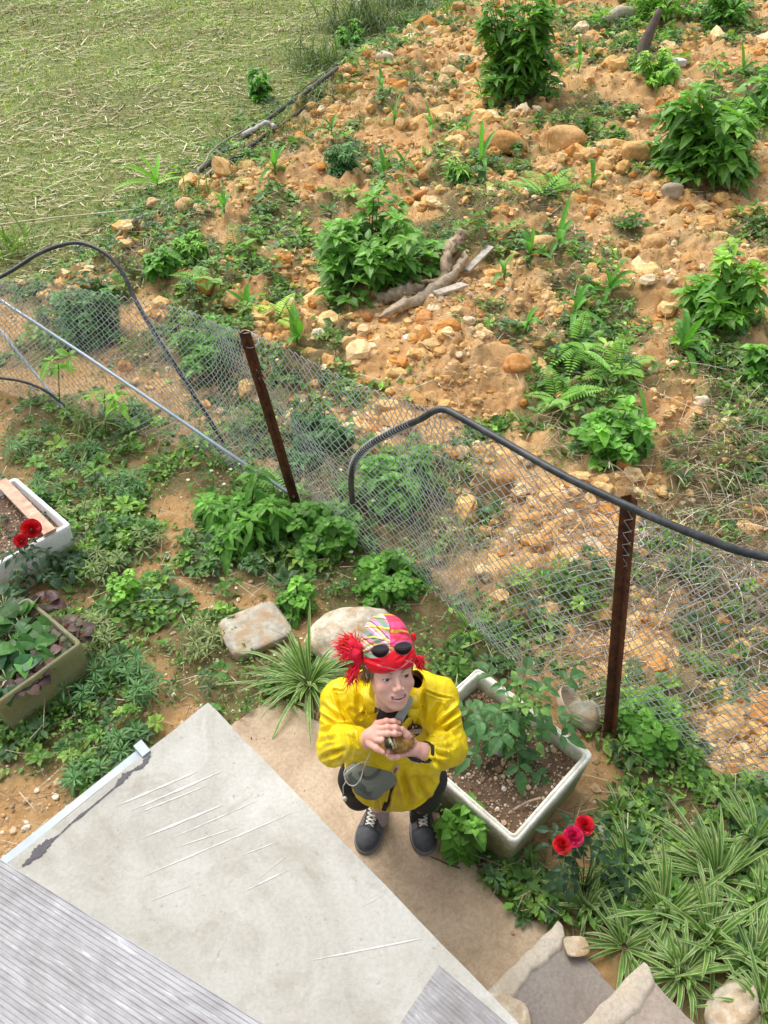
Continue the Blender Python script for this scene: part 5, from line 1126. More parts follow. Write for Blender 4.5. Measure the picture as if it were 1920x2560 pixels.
a.tube(smooth_path([L1[0][3], (L1[0][3] + L2[17]) / 2 + n * .003, L2[17]], 8), .0013, 6)
a.tube(smooth_path([L1[0][17], hw((-.083, -.05, .09)), hw((-.086, .02, .08))], 10), .0016, 6); a.tube(smooth_path([L2[3], hw((.083, -.05, .09)), hw((.086, .02, .08))], 10), .0016, 6)
sg = a.build('sunglasses', M['frame'], person); b_.build('lens', M['lens'], sg)

# --- black shirt with V neck, necklace
gcol_ = (.012, .012, .013)
NB = hw((0, .05, -.16))
blobmesh('shirt', [([SHR + [.11, 0, -.11], SHL + [-.11, 0, -.11]], [.04, .04]), ([(.045, 1.60, 1.17), (.045, 1.62, .98)], [.105, .11]), ([Z1(640, 780, 2.56), Z1(660, 900, 2.53), Z1(720, 960, 2.53)], [.02, .022, .02]), ([Z1(850, 800, 2.58), Z1(790, 900, 2.54), Z1(740, 960, 2.53)], [.018, .022, .02])], .006, M['attr'], person, gcol_, .03)
blobmesh('neck_opening', [([Z1(700, 860, 2.50), Z1(692, 905, 2.503)], [.014, .006])], .0025, M['skin'], person, SK, .004) if False else None

# --- jacket
YEL = np.array([.82, .63, .006])
def mat_jacket():
    m, nt, b = mat_base('yellow_nylon'); co = objco(nt); c = attr(nt)
    c = mixc(nt, 1.0, c, ramp(nt, noise(nt, 14, 5, .65, co, .6), [(.32, (.84, .80, .8)), (.66, (1.06, 1.06, 1.0))]), 'MULTIPLY'); nt.links.new(c, b.inputs['Base Color'])
    b.inputs['Roughness'].default_value = .42; b.inputs['Specular IOR Level'].default_value = .45
    w = noise(nt, 30, 3, .5, co, 2.5); bump(nt, b, w, .35, .006); return m
M['jacket'] = mat_jacket()
def jacket():
    g = Grid((-.27, 1.28, .47), (.37, 1.90, 1.34), .0038)
    zs = [.46, .56, .62, .75, .9, 1.02, 1.12, 1.18, 1.24, 1.28, 1.34]; rx = [.190, .195, .198, .198, .198, .198, .190, .170, .130, .09, .04]; ry = [.158, .162, .160, .154, .148, .142, .128, .110, .080, .055, .03]; cy = [1.655, 1.65, 1.645, 1.64, 1.635, 1.63, 1.615, 1.61, 1.605, 1.60, 1.60]; cx = [.04] * 5 + [.035, .03, .028, .025, .02, .02]
    Z = g.Z; RX, RY, CY, CX = [np.interp(Z, zs, q).astype(np.float32) for q in (rx, ry, cy, cx)]
    X, Y = (g.X - CX) / RX, (g.Y - CY) / RY; k = np.sqrt(X * X + Y * Y); d = (k - 1) * RY * .95
    d = smax(d, g.Z - 1.29, .03)
    al, ar = None, None
    d = smin(d, g.chain([SHR + [.05, 0, -.005], SHR + [.0, 0, -.045], ELR], [.055, .064, .061], .02), .03); d = smin(d, g.chain([SHL + [-.05, 0, -.005], SHL + [.0, 0, -.045], ELL], [.055, .064, .060], .02), .03)
    fr = g.chain([ELR, ELR + (CUR - ELR) * .45, CUR], [.061, .058, .041], .02); fl = g.chain([ELL, ELL + (CUL - ELL) * .5, CUL], [.060, .057, .043], .02)
    d = smin(d, smin(fr, fl, .01), .02)
    # elastic cuffs
    uR = (WRR - CUR) / np.linalg.norm(WRR - CUR); uL = (WRL - CUL) / np.linalg.norm(WRL - CUL)
    for c, u_, wr in ((CUR, uR, WRR), (CUL, uL, WRL)):
        d = smin(d, g.cap(c - u_ * .012, c + u_ * .006, .0395, .036), .006); d = d + .004 * np.exp(-((g.plane(c - u_ * .024, u_)) / .007) ** 2) * (g.sph(c, 0) < .07)
    # open front, then a collar standing up round the neck
    d = smax(d, -g.chain([Z1(690, 620, 2.45), Z1(712, 760, 2.46), Z1(715, 870, 2.47), Z1(705, 990, 2.49)], [.058, .052, .040, .022], .02), .006)
    d = smax(d, -g.chain([hw((0, .03, -.04)), hw((0, .045, -.10)), hw((0, .05, -.14))], [.050, .050, .048], .02), .006)
    d = smin(d, g.cap(Z1(935, 590, 2.67), Z1(965, 660, 2.64), .026, .026), .01)
    col = [Z1(598, 945, 2.53), Z1(565, 850, 2.515), Z1(530, 740, 2.52), Z1(505, 660, 2.55), Z1(500, 590, 2.60), Z1(560, 520, 2.70), Z1(730, 480, 2.76), Z1(860, 510, 2.72), Z1(925, 570, 2.64), Z1(942, 660, 2.57), Z1(930, 770, 2.525), Z1(900, 880, 2.52)]
    d = smin(d, g.chain(col, [.012, .019, .021, .022, .022, .022, .022, .022, .022, .021, .019, .012], .01), .014)
    d = smax(d, -g.chain([hw((0, -.03, -.04)), hw((0, -.02, -.09)), hw((0, .045, -.14))], [.050, .045, .044], .02), .004)
    d = smin(d, g.chain([Z1(935, 570, 2.62), Z1(950, 610, 2.60), Z1(950, 670, 2.58)], [.020, .022, .020]), .008)
    # seams and folds: (from, to, depth, width)
    gr = [((330, 690), (250, 690), .003, .005), ((250, 700), (375, 980), .006, .008), ((375, 980), (400, 1040), .006, .008), ((140, 1030), (390, 1010), .006, .010), ((130, 900), (330, 1000), .006, .010), ((150, 820), (340, 960), .005, .012),
          ((135, 1130), (250, 1080), .005, .009), ((160, 1250), (330, 1180), .006, .010), ((230, 1310), (330, 1240), .005, .010), ((330, 1310), (390, 1230), .005, .009), ((420, 1040), (440, 1160), .004, .006), ((390, 1050), (405, 1200), .004, .006),
          ((985, 690), (1230, 760), .003, .005), ((1330, 800), (1060, 1060), .008, .011), ((1320, 930), (1080, 1090), .007, .010), ((1290, 1060), (1100, 1110), .006, .009), ((1230, 790), (1040, 1040), .005, .012), ((1130, 820), (1050, 990), .006, .014),
          ((1240, 1170), (1120, 1150), .005, .008), ((1220, 1250), (1110, 1210), .005, .008), ((1180, 1320), (1060, 1270), .005, .009), ((1080, 1140), (1095, 1290), .004, .006), ((1050, 1320), (880, 1310), .008, .018), ((1110, 1400), (960, 1560), .006, .016), ((830, 1330), (880, 1640), .006, .014),
          ((930, 1400), (1010, 1600), .005, .016), ((450, 1560), (600, 1640), .004, .012), ((760, 1440), (690, 1700), .004, .006), ((600, 1600), (640, 1700), .004, .01), ((840, 1680), (1100, 1580), .003, .008), ((430, 600), (470, 830), .005, .012), ((400, 850), (520, 900), .005, .010), ((440, 920), (530, 860), .005, .008),
          ((1000, 850), (930, 990), .005, .010), ((990, 700), (1010, 950), .004, .010)]
    # sharp small folds
    d = smax(d, g.Z * 0 + .502 - g.Z + .03 * (g.X - .04), .006)
    V, Q = g.net(d); V = relax(V, Q, 1, .4); x, y, z = V.T
    N = np.zeros_like(V); n_ = np.cross(V[Q[:, 2]] - V[Q[:, 0]], V[Q[:, 3]] - V[Q[:, 1]])
    for k_ in range(4): np.add.at(N, Q[:, k_], n_)
    N /= np.linalg.norm(N, axis=1)[:, None] + 1e-9
    w1 = 1 - np.abs(nse3(x * 5 + z * 2, y * 5, z * 3.2 - x, 21, 6)) * 2.2; w2 = 1 - np.abs(nse3(x * 12 + z * 5, y * 12, z * 7, 23, 6)) * 2.2
    arm = np.clip((np.abs(x - .04) - .13) / .06, 0, 1); V = V + N * ((np.clip(w1, 0, 1) ** 2 * .0045 + np.clip(w2, 0, 1) * .0018 * (.5 + arm)))[:, None]
    V = folds(V, N, [(a, b, dp * 2.8, w * .75) for a, b, dp, w in gr])
    C = YEL * (1 + .05 * nse3(x * 8, y * 8, z * 8, 31, 5))[:, None]
    return mesh_obj('jacket', V, Q, M['jacket'], person, C, True)
jk = jacket()
# flap and drawstring strip on the front of the jacket
def ribbon(name, pts, w, mat, parent, C, n=None, th=.003, side=(1, 0, 0)):
    P = smooth_path(pts, 30); T = np.gradient(P, axis=0); T /= np.linalg.norm(T, axis=1)[:, None]; S = np.cross(T, -FW if n is None else n); S /= np.linalg.norm(S, axis=1)[:, None]; U = np.cross(S, T); w = np.broadcast_to(w, (30,)) if np.ndim(w) == 0 else np.interp(np.linspace(0, 1, 30), np.linspace(0, 1, len(w)), w)
    V = np.stack([P - S * w[:, None] - U * th, P + S * w[:, None] - U * th, P + S * w[:, None] * .9 + U * th, P - S * w[:, None] * .9 + U * th], 1).reshape(-1, 3); i, j = np.meshgrid(np.arange(29), np.arange(4), indexing='ij'); i = i.ravel(); j = j.ravel(); j2 = (j + 1) % 4
    Q = np.vstack([np.stack([i * 4 + j, i * 4 + j2, (i + 1) * 4 + j2, (i + 1) * 4 + j], 1), [(3, 2, 1, 0), (116, 117, 118, 119)]]); return mesh_obj(name, V, Q, mat, parent, np.tile(C, (len(V), 1)), False)
def on_front(zx, zy, out=.012, mesh=None):
    """point of the jacket surface seen along a survey ray, pushed `out` towards the viewer"""
    me = (mesh or jk).data; d = ray(760 + zx / 3.352, 1520 + zy / 3.352); d = d / np.linalg.norm(d)
    o_ = mesh or jk; mi = (o_.matrix_parent_inverse); 
    dg = bpy.context.evaluated_depsgraph_get(); 
    hit, loc, nrm, idx = o_.ray_cast(Vector(C0), Vector(d))
    return (np.array(loc) if hit else Z1(zx, zy, 2.8)) - d * out
bpy.context.view_layer.update()
ribbon('black_strip', [on_front(x, y, .006) for x, y in [(758, 1445), (735, 1520), (708, 1600), (688, 1650), (668, 1695)]], [.007, .009, .010, .010, .010], M['attr'], jk, (.012, .012, .014))
# emblem on the chest: dark crest, pale banner with worn lettering, two pale peaks
def patch(name, pts, parent, C, out, mat=None):
    P = np.array([on_front(x, y, out) for x, y in pts]); c = P.mean(0); m_ = len(P); dd = (C0 - c) / np.linalg.norm(C0 - c) * .0015
    V = np.vstack([P, [c + dd], P - dd, [c - dd]]); T = [(i, (i + 1) % m_, m_) for i in range(m_)] + [(m_ + 1 + (i + 1) % m_, m_ + 1 + i, 2 * m_ + 1) for i in range(m_)]
    Qs = [((i + 1) % m_, i, m_ + 1 + i, m_ + 1 + (i + 1) % m_) for i in range(m_)]; return mesh_obj(name, V, Qs, mat or M['attr'], parent, np.tile(C, (len(V), 1)), False, T)
em = patch('emblem', [(868, 1005), (888, 985), (905, 965), (912, 930), (916, 965), (945, 975), (975, 985), (990, 1000), (985, 1030), (965, 1062), (925, 1085), (905, 1100), (880, 1075), (866, 1040)], jk, (.075, .012, .016), .007)
patch('banner', [(876, 1025), (900, 1018), (988, 1012), (988, 1040), (965, 1052), (880, 1058)], em, (.42, .41, .38), .0095)
for q in ([(905, 1012), (912, 985), (922, 980), (922, 1008)], [(932, 990), (940, 985), (958, 1008), (948, 1008)]): patch('peak', q, em, (.55, .54, .50), .009)
for i, (x0, w_) in enumerate([(886, 9), (899, 4), (908, 8), (920, 9), (934, 8), (946, 6), (956, 8), (968, 10)]):
    patch('letter', [(x0, 1028 - i * .8), (x0 + w_ * .8, 1027 - i * .8), (x0 + w_ * .8, 1045 - i * .9), (x0, 1046 - i * .9)], em, (.62, .61, .58) if i % 2 else (.20, .18, .18), .011)

# --- shorts, socks
def cutz(z):
    return lambda g, d: smax(d, z - g.Z, .004)
blobmesh('shorts', [([(.045, 1.70, .78), (-.06, 1.67, .66), (-.112, 1.64, .50), (-.108, 1.625, .40)], [.11, .10, .080, .070]), ([(.045, 1.70, .78), (.13, 1.67, .66), (.185, 1.64, .50), (.178, 1.63, .36)], [.11, .10, .080, .070])], .007, M['attr'], person, (.013, .014, .016), .02)
SOK = (.42, .35, .33)
blobmesh('sock', [([AR + [0, .01, .13], AR + [0, 0, .02], AR + [0, -.02, -.06]], [.043, .042, .045])], .004, M['cloth'], person, SOK, .01)
blobmesh('sock', [([AL + [0, .01, .13], AL + [0, 0, .02], AL + [0, -.02, -.06]], [.042, .041, .044])], .004, M['cloth'], person, (.03, .03, .032), .01)
M['gloss'] = mat_simple('black_gloss', (.012, .013, .016), .12, .1, 20, 0, spec=.8); M['silver'] = mat_simple('silver', (.75, .76, .76), .25, .05, 20, 0, metal=.8); M['blackrub'] = mat_simple('black_rubber', (.014, .014, .015), .5, .1, 30, 0)
# --- shoes
M['shoe'] = mat_simple('grey_suede', None, .8, .18, 40, .3, 150, use_attr=True); M['lace'] = mat_simple('pale_lace', (.70, .68, .62), .8, .1, 60, .2); M['rubber'] = mat_simple('grey_rubber', (.17, .17, .18), .7, .15, 40, .2)
def shoe(toe, heel, side):
    toe, heel = np.array(toe), np.array(heel); toe[2] = heel[2] = PT; f = toe - heel; L = np.linalg.norm(f); f /= L; s = np.array([-f[1], f[0], 0.]); s = s if s[0] > 0 else -s; up = np.array([0, 0, 1.])
    W = lambda a, b, c: heel + f * (a * L) + s * b + up * c
    pts = np.array([heel, toe]); g = Grid(pts.min(0) - .09, pts.max(0) + [.09, .09, .17], .0028)
    R = np.stack([s, f, up], 1)
    d = g.ell(W(.80, 0, .030), (.055, .070, .046), R); d = smin(d, g.ell(W(.55, .002 * side, .036), (.050, .085, .050), R), .02); d = smin(d, g.ell(W(.2, 0, .045), (.043, .065, .055), R), .02)
    d = smin(d, g.cap(W(.60, 0, .055), W(.27, 0, .112), .031, .041), .015); d = smax(d, -g.plane(W(0, 0, .016), (0, 0, 1)) * 1.0, .003)
    d = smax(d, -g.cap(W(.26, 0, .11), W(.16, 0, .20), .031, .036), .004)
    d = smax(d, g.plane(W(.3, 0, .145), -f * .25 + up), .006)
    d = d + .0022 * np.exp(-(g.chain([W(.68, -.05, .02), W(.74, -.02, .07), W(.75, .02, .07), W(.68, .05, .02)], [0, 0, 0, 0]) / .004) ** 2)
    for b in (-1, 1): d = d - .002 * np.exp(-(g.cap(W(.66, b * .019, .075), W(.36, b * .024, .105), 0, 0) / .006) ** 2)
    V, Q = g.net(d); V = relax(V, Q, 1, .4); a = (V - heel) @ f / L; b = (V - heel) @ s; z = V[:, 2] - PT
    C = np.tile((.115, .10, .105), (len(V), 1)); C = np.where(((a > .745 - 3.5 * b * b * 10 * .3))[:, None], (.075, .08, .09), C); C = np.where(((a > .715) & (a < .745) & (z > .02))[:, None], (.035, .035, .038), C)
    tg = (np.abs(b) < .015) & (a > .36) & (a < .70) & (z > .05); C = np.where(tg[:, None], (.26, .25, .24), C); C = np.where(((a < .34) & (z > .09))[:, None], (.16, .145, .14), C)
    C = C * (1 + .15 * nse3(V[:, 0] * 30, V[:, 1] * 30, V[:, 2] * 30, 3, 5))[:, None]
    root = mesh_obj('shoe', V, Q, M['shoe'], person, C, True)
    g = Grid(pts.min(0) - .1, pts.max(0) + [.1, .1, .05], .0032); d = g.ell(W(.78, 0, .008), (.061, .082, .040), R); d = smin(d, g.ell(W(.5, 0, .01), (.054, .10, .03), R), .02); d = smin(d, g.ell(W(.18, 0, .01), (.047, .065, .04), R), .02)
    d = smax(d, g.plane(W(0, 0, .024), up), .003); d = smax(d, -g.plane(W(0, 0, .0), up), .002); V, Q = g.net(d); mesh_obj('sole', V, Q, M['rubber'], root, np.tile((.2, .2, .2), (len(V), 1)), True)
    bpy.context.view_layer.update()
    def top(a, b, o):
        p = W(a, b, .3); hit, loc, _, _ = root.ray_cast(Vector(p), Vector((0, 0, -1))); return (np.array(loc) if hit else W(a, b, .08)) + up * o - f * 0
    a_ = Acc(); a2 = Acc(); n = 6
    for i in range(n):
        t = i / (n - 1); aa = .70 - .30 * t; w = .019 + .006 * t
        for sg_ in (-1, 1): a_.tube(smooth_path([top(aa, -sg_ * w, .002), top(aa - .028, 0, .006), top(aa - .056, sg_ * w, .002)], 7), .0036, 6); Acc().box(top(aa - .01, sg_ * (w + .005), .001), f * .005, s * .004, up * .003).build('eyelet', M['blackrub'], root)
    a_.build('laces', M['lace'], root)
    return root
shoe(PZ(911, 2122, PT), PZ(953, 1998, PT + .02) , -1); shoe(PZ(1062, 2123, PT), PZ(1047, 1998, PT + .02), 1)

# --- watch and bracelet
def ringband(name, c, ax, R1, w, th, mat, parent, squash=1.0, C=(.5, .5, .5)):
    ax = ax / np.linalg.norm(ax); u = np.cross(ax, FW); u /= np.linalg.norm(u); v = np.cross(ax, u); n = 40; V = []
    for k in range(n):
        t = 6.2832 * k / n; rd = (math.cos(t) * u * 1.0 + math.sin(t) * v * squash)
        for (o, r_) in ((-w, R1), (w, R1), (w, R1 + th), (-w, R1 + th)): V.append(c + ax * o + rd * r_)
    i, j = np.meshgrid(np.arange(n), np.arange(4), indexing='ij'); i = i.ravel(); j = j.ravel(); i2 = (i + 1) % n; j2 = (j + 1) % 4
    return mesh_obj(name, V, np.stack([i * 4 + j, i * 4 + j2, i2 * 4 + j2, i2 * 4 + j], 1), mat, parent, np.tile(C, (len(V), 1)), False), u, v
wa = WRL - CUL; wc = CUL + wa * .62
wt, u, v = ringband('watch', wc, wa, .0315, .0085, .003, M['blackrub'], person)
c = Z1(925, 1262, 2.462); ax = wa / np.linalg.norm(wa); a = Acc(); n_ = np.array([0, -.45, -.9]); n_ -= ax * (n_ @ ax); n_ /= np.linalg.norm(n_); t_ = np.cross(ax, n_); a.box(c, ax * .019, t_ * .015, n_ * .0045); wf = a.build('watch_case', M['gloss'], wt, smooth=False)
a = Acc(); a.box(c + n_ * .0055, ax * .021, t_ * .017, n_ * .0012); a.build('bezel', M['silver'], wt, smooth=False)
ba = WRR - CUR; ringband('bracelet', CUR + ba * .38, ba, .031, .0035, .0035, M['silver'], person)

# --- duckling held in the hands
duck = empty('duckling', Z1(770, 1150, 2.43), 'small brown and yellow duckling with dark head held between both hands', 'duckling')
_dp = np.array([Z1(640, 1060, 2.40), Z1(900, 1240, 2.46), Z1(640, 1240, 2.46), Z1(900, 1060, 2.4)]); g = Grid(_dp.min(0) - .05, _dp.max(0) + .05, .0018)
HDc = Z1(708, 1130, 2.398)
d = g.ell(Z1(812, 1135, 2.44), (.036, .030, .028)); d = smin(d, g.sph(Z1(870, 1095, 2.45), .022), .02); d = smin(d, g.cap(Z1(770, 1140, 2.43), HDc, .019, .0165), .012); d = smin(d, g.ell(HDc, (.017, .018, .021)), .008)
V, Q = g.net(d); V = relax(V, Q, 1, .4); V += .0012 * np.stack([nse3(V[:, 0] * 90, V[:, 1] * 90, V[:, 2] * 90, q, 4) for q in (1, 2, 3)], 1)
# colour in the survey view plane of the bird itself: dark cap, pale eye stripes, tawny mottled back
q = (V - HDc); lx = q @ RT; ly = q @ UPV; C = np.tile((.34, .19, .06), (len(V), 1)) * (1 + .45 * nse3(V[:, 0] * 45, V[:, 1] * 45, V[:, 2] * 45, 4, 5))[:, None]
C = np.where((np.abs(lx - .004 + .25 * ly) < .0165)[:, None] & (np.linalg.norm(q, axis=1) < .024)[:, None], (.055, .05, .032), C)
C = np.where(((np.abs(lx - .012 + .35 * ly + 9 * ly * ly) < .0028) & (np.linalg.norm(q, axis=1) < .027))[:, None], (.62, .55, .27), C); C = np.where(((np.abs(lx - .003 + .2 * (ly - .01)) < .002) & (ly > .002) & (np.linalg.norm(q, axis=1) < .027))[:, None], (.42, .40, .22), C)
C = np.where(((np.abs(lx - .020 + .3 * ly) < .0022) & (np.linalg.norm(q, axis=1) < .03))[:, None], (.60, .50, .26), C)
mesh_obj('body', V, Q, M['clod'], duck, np.clip(C, .02, 1), True)
M['beak'] = mat_simple('beak', (.50, .27, .20), .4, .1, 40, 0)
P = [HDc - UPV * .014 - FW * .006, HDc - UPV * .024 - FW * .008, HDc - UPV * .033 - FW * .006]; Acc().tube(smooth_path(P, 8), [.007, .0068, .0065, .006, .006, .0062, .006, .003], 10).build('beak', M['beak'], duck)
for s in (-1, 1):
    V, F = ICO2; mesh_obj('eye', V * .0026 + HDc + RT * s * .0115 - FW * .012 - UPV * .004, None, M['gloss'], duck, np.tile((.01, .01, .01), (len(V), 1)), True, F)
r = np.random.RandomState(3); a = Acc(); n = 700; vi = r.randint(0, len(V), n)
me_ = [o for o in duck.children if o.name.startswith('body')][0]; VV = np.array([v.co[:] for v in me_.data.vertices]); NN = np.array([v.normal[:] for v in me_.data.vertices]); vi = r.randint(0, len(VV), 900); CC = np.clip(C, .02, 1)[vi]
leaves(a, BLADE, VV[vi], NN[vi] + r.normal(size=(900, 3)) * .7, .006, .0011, CC * r.uniform(.7, 1.3, (900, 1))); a.build('down', M['straw'], duck, smooth=False)

# --- sling bag over the shoulder
GB = np.array([.21, .225, .19])
bag = empty('sling_bag', Z1(560, 1430, 2.74), 'grey green sling bag hanging at the front of the yellow jacket', 'bag')
bc_ = on_front(560, 1440, .03)
dC = float((bc_ - C0) @ FW)
blobmesh('bag_body', [([Z1(430, 1400, dC + .01), Z1(560, 1470, dC), Z1(690, 1400, dC - .005)], [.040, .052, .036]), ([Z1(470, 1360, dC + .0), Z1(600, 1340, dC - .01)], [.03, .032]), ([Z1(480, 1500, dC + .02), Z1(600, 1540, dC + .02)], [.026, .022]), ([Z1(690, 1300, dC - .02), Z1(700, 1440, dC)], [.024, .030])], .0035, M['cloth'], bag, GB, .03,
         grooves=[(Z1(440, 1390, dC - .06), Z1(560, 1425, dC - .06), .005, .008), (Z1(560, 1425, dC - .06), Z1(640, 1340, dC - .06), .005, .008), (Z1(390, 1420, dC - .04), Z1(560, 1570, dC - .04), .004, .006), (Z1(500, 1490, dC - .06), Z1(700, 1470, dC - .06), .003, .008)])
bb = [o for o in bag.children][0]; bpy.context.view_layer.update()
def on_bag(x, y, out): return on_front(x, y, out, bb)
ribbon('trim', [on_bag(x, y, .002) for x, y in [(385, 1385), (430, 1450), (490, 1510), (560, 1560)]], .013, M['cloth'], bag, GB * [.42, .5, .48], th=.0015)
ribbon('zip_flap', [on_bag(x, y, .003) for x, y in [(460, 1375), (485, 1410), (540, 1425), (600, 1400), (640, 1350)]], .006, M['cloth'], bag, GB * .55, th=.0015)
ribbon('strap', [Z1(905, 700, 2.60), Z1(880, 780, 2.52), Z1(838, 860, 2.47), Z1(800, 930, 2.455), Z1(775, 1010, 2.49)], [.011, .013, .014, .015, .015], M['cloth'], bag, GB * 1.25, th=.002)
ribbon('strap', [Z1(715, 1245, dC - .07), Z1(700, 1300, dC - .06), Z1(690, 1350, dC - .045)], [.022, .024, .024], M['cloth'], bag, GB * 1.0, th=.003)
a_ = patch('badge', [(742, 1390), (738, 1360), (752, 1335), (775, 1310), (795, 1320), (800, 1350), (780, 1375), (755, 1405)], bag, (.58, .50, .42), .010); patch('mark', [(750, 1385), (752, 1355), (772, 1335), (785, 1345), (775, 1368), (758, 1392)], a_, (.42, .10, .06), .013)
Acc().tube(smooth_path([Z1(555, 1200, 2.52), Z1(535, 1250, 2.54), Z1(500, 1340, dC - .06), Z1(475, 1430, dC - .065), Z1(425, 1488, dC - .055), Z1(370, 1475, dC - .05), Z1(340, 1420, dC - .045), Z1(350, 1385, dC - .05), Z1(420, 1330, dC - .055), Z1(490, 1292, dC - .06), Z1(590, 1290, dC - .06)], 70), .0021, 6).build('cord', M['lace'], bag)
Acc().tube(smooth_path([Z1(350, 1335, dC - .03), Z1(335, 1390, dC - .03), Z1(350, 1450, dC - .02), Z1(328, 1500, dC), Z1(332, 1560, dC + .02)], 30), .0021, 6).build('cord', M['lace'], bag)
a = Acc(); V, F = ICO3; a.add(V * [.009, .009, .013] + Z1(342, 1600, dC + .02), None, F); a.build('cord_tip', M['lace'], bag)
# ------------------------------------------------------------------ plants, each a thing of its own
GRN = dict(dark=(0.115, 0.28, 0.05), mid=(0.104, 0.286, 0.042), light=(0.202, 0.437, 0.067), lime=(0.403, 0.638, 0.101), blue=(0.084, 0.218, 0.084), teal=(0.101, 0.235, 0.092), maize=(0.101, 0.286, 0.050), grey=(0.202, 0.269, 0.118), purple=(.10, .045, .05))
def whorl(acc, p, r, n, L, W, col, tilt=.4, droop=.5, tmpl=LANCE, v=.18, lead=None):
    a = np.arange(n) * 2.4 + r.rand() * 6; el = tilt + r.normal(size=n) * .22 - np.linspace(.35, -.35, n)
    d = np.stack([np.cos(a) * np.cos(el), np.sin(a) * np.cos(el), np.sin(el)], 1)
    if lead is not None: d = d + np.asarray(lead) * .5
    sc_ = np.linspace(1.1, .5, n) * np.exp(r.normal(size=n) * .12)
    c = np.asarray(col) * np.exp(r.normal(size=(n, 1)) * v) * (1 + .35 * np.linspace(0, 1, n)[:, None] * [1.2, 1, .8])
    leaves(acc, tmpl, np.tile(p, (n, 1)) + d * .01, d, L * sc_, W * sc_, c, droop=droop * np.exp(r.normal(size=n) * .3), roll=r.normal(size=n) * .25)
def bush(px, py, wpx, hpx, label, seed, L=.17, W=.06, col='dark', tip='light', n=60, name='leafy_bush', cat='bush', group='broad leaved bushes on the slope', droop=.45, tmpl=LANCE):
    r = np.random.RandomState(seed); g = G(px, py); k = ppm(g); w = wpx / k / 2; th = math.asin(min(.99, (CAMZ - g[2]) / np.linalg.norm(C0 - g))); h = max(.25, (hpx / k - w * math.sin(th) * .6) / math.cos(th)) ; w -= L * .45; h -= L * .3
    root = empty(name, g, label, cat, group); st = Acc(); lf = Acc()
    for i in range(int(n * 1.25)):
        u = r.rand() ** .75; a = r.rand() * 6.28; el = math.asin(r.uniform(-.12, .97)); rad = (.5 + .5 * r.rand() ** .5) * (.82 + .34 * math.sin(a * 3 + seed) * math.sin(el * 4 + seed))
        tip_p = g + np.array([math.cos(a) * math.cos(el) ** .55 * w * rad, math.sin(a) * math.cos(el) ** .55 * w * rad, .12 * h + math.sin(el) * h * .88 * rad]); b = g + np.array([math.cos(a), math.sin(a), 0]) * r.rand() * w * .18
        mid = (b + tip_p) / 2 + np.array([0, 0, .1 * h]); P = smooth_path([b - [0, 0, .03], mid, tip_p], 6); st.tube(P, np.linspace(.008, .003, 6), 5)
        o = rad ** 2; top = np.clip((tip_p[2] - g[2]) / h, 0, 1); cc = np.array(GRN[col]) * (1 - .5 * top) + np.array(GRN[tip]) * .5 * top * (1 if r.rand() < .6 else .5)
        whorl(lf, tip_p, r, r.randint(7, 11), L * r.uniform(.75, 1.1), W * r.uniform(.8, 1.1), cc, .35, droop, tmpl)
        for q in (3, 4):
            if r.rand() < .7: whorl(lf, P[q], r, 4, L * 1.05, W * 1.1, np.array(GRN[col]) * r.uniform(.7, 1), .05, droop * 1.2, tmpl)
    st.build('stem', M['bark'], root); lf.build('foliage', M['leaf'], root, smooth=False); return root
bush(925, 700, 370, 235, 'large round bush of dark green leaves in the middle of the orange slope', 1, .17, .085, n=95, droop=.28)
bush(1285, 255, 250, 330, 'tall leafy bush rising at the top centre of the slope', 2, .21, .085, n=110, droop=.3)
bush(1745, 445, 320, 265, 'big dark green bush with drooping leaves near the right edge', 3, .22, .105, n=95, droop=.35)
bush(1790, 815, 215, 225, 'small bush with yellow green top at the right edge', 4, .16, .075, 'mid', 'lime', n=50, droop=.3)
bush(858, 440, 100, 85, 'small rounded bush above the large round bush', 5, .09, .045, 'blue', 'mid', n=42, tmpl=OVATE, group=None)
bush(1145, 460, 95, 70, 'low light green plant near the middle of the slope', 6, .13, .04, 'mid', 'lime', n=16, group=None)
bush(1520, 1150, 210, 150, 'clump of rounded bright leaves behind the right post', 7, .10, .085, 'mid', 'light', n=44, tmpl=OVATE, droop=.3, group=None)
bush(1900, 950, 130, 120, 'broad leaved clump cut by the right edge above the dry grass', 8, .10, .07, 'mid', 'light', n=34, tmpl=OVATE, group=None)
bush(655, 250, 90, 110, 'sapling with small light leaves above the pole line', 9, .12, .08, 'mid', 'light', n=20, tmpl=OVATE, name='sapling', cat='sapling', group=None)
bush(410, 700, 110, 90, 'low round leaved clump at the bottom of the field edge', 10, .09, .07, 'mid', 'light', n=34, tmpl=OVATE, group=None)
bush(480, 660, 110, 80, 'bright green feathery clump right of the flat sandy stone', 11, .07, .03, 'light', 'light', n=44, group=None)
bush(230, 850, 190, 170, 'bluish green bush seen through the left mesh', 12, .09, .05, 'blue', 'mid', n=60, group=None)
bush(520, 900, 190, 120, 'green bush behind the mesh left of the left post', 13, .09, .05, 'mid', 'mid', n=55, group=None)
bush(800, 1130, 170, 130, 'rounded dark bush behind the mesh right of the left post', 14, .07, .05, 'blue', 'mid', n=60, tmpl=OVATE, group=None)
bush(1000, 1250, 220, 140, 'leafy bush behind the mesh below the bent hose', 15, .11, .07, 'mid', 'mid', n=46, tmpl=OVATE, group=None)
bush(620, 1330, 300, 170, 'leafy shrub with long drooping leaves at the foot of the left post', 16, .14, .05, 'mid', 'light', n=46, droop=.6, group=None)
bush(820, 1350, 230, 150, 'dark round leaved plant right of the foot of the left post', 17, .065, .05, 'dark', 'mid', n=70, tmpl=ROUND, group=None)
bush(970, 1460, 200, 110, 'low rounded weeds at the mesh foot above the headscarf', 18, .05, .04, 'mid', 'light', n=60, tmpl=ROUND, group=None)
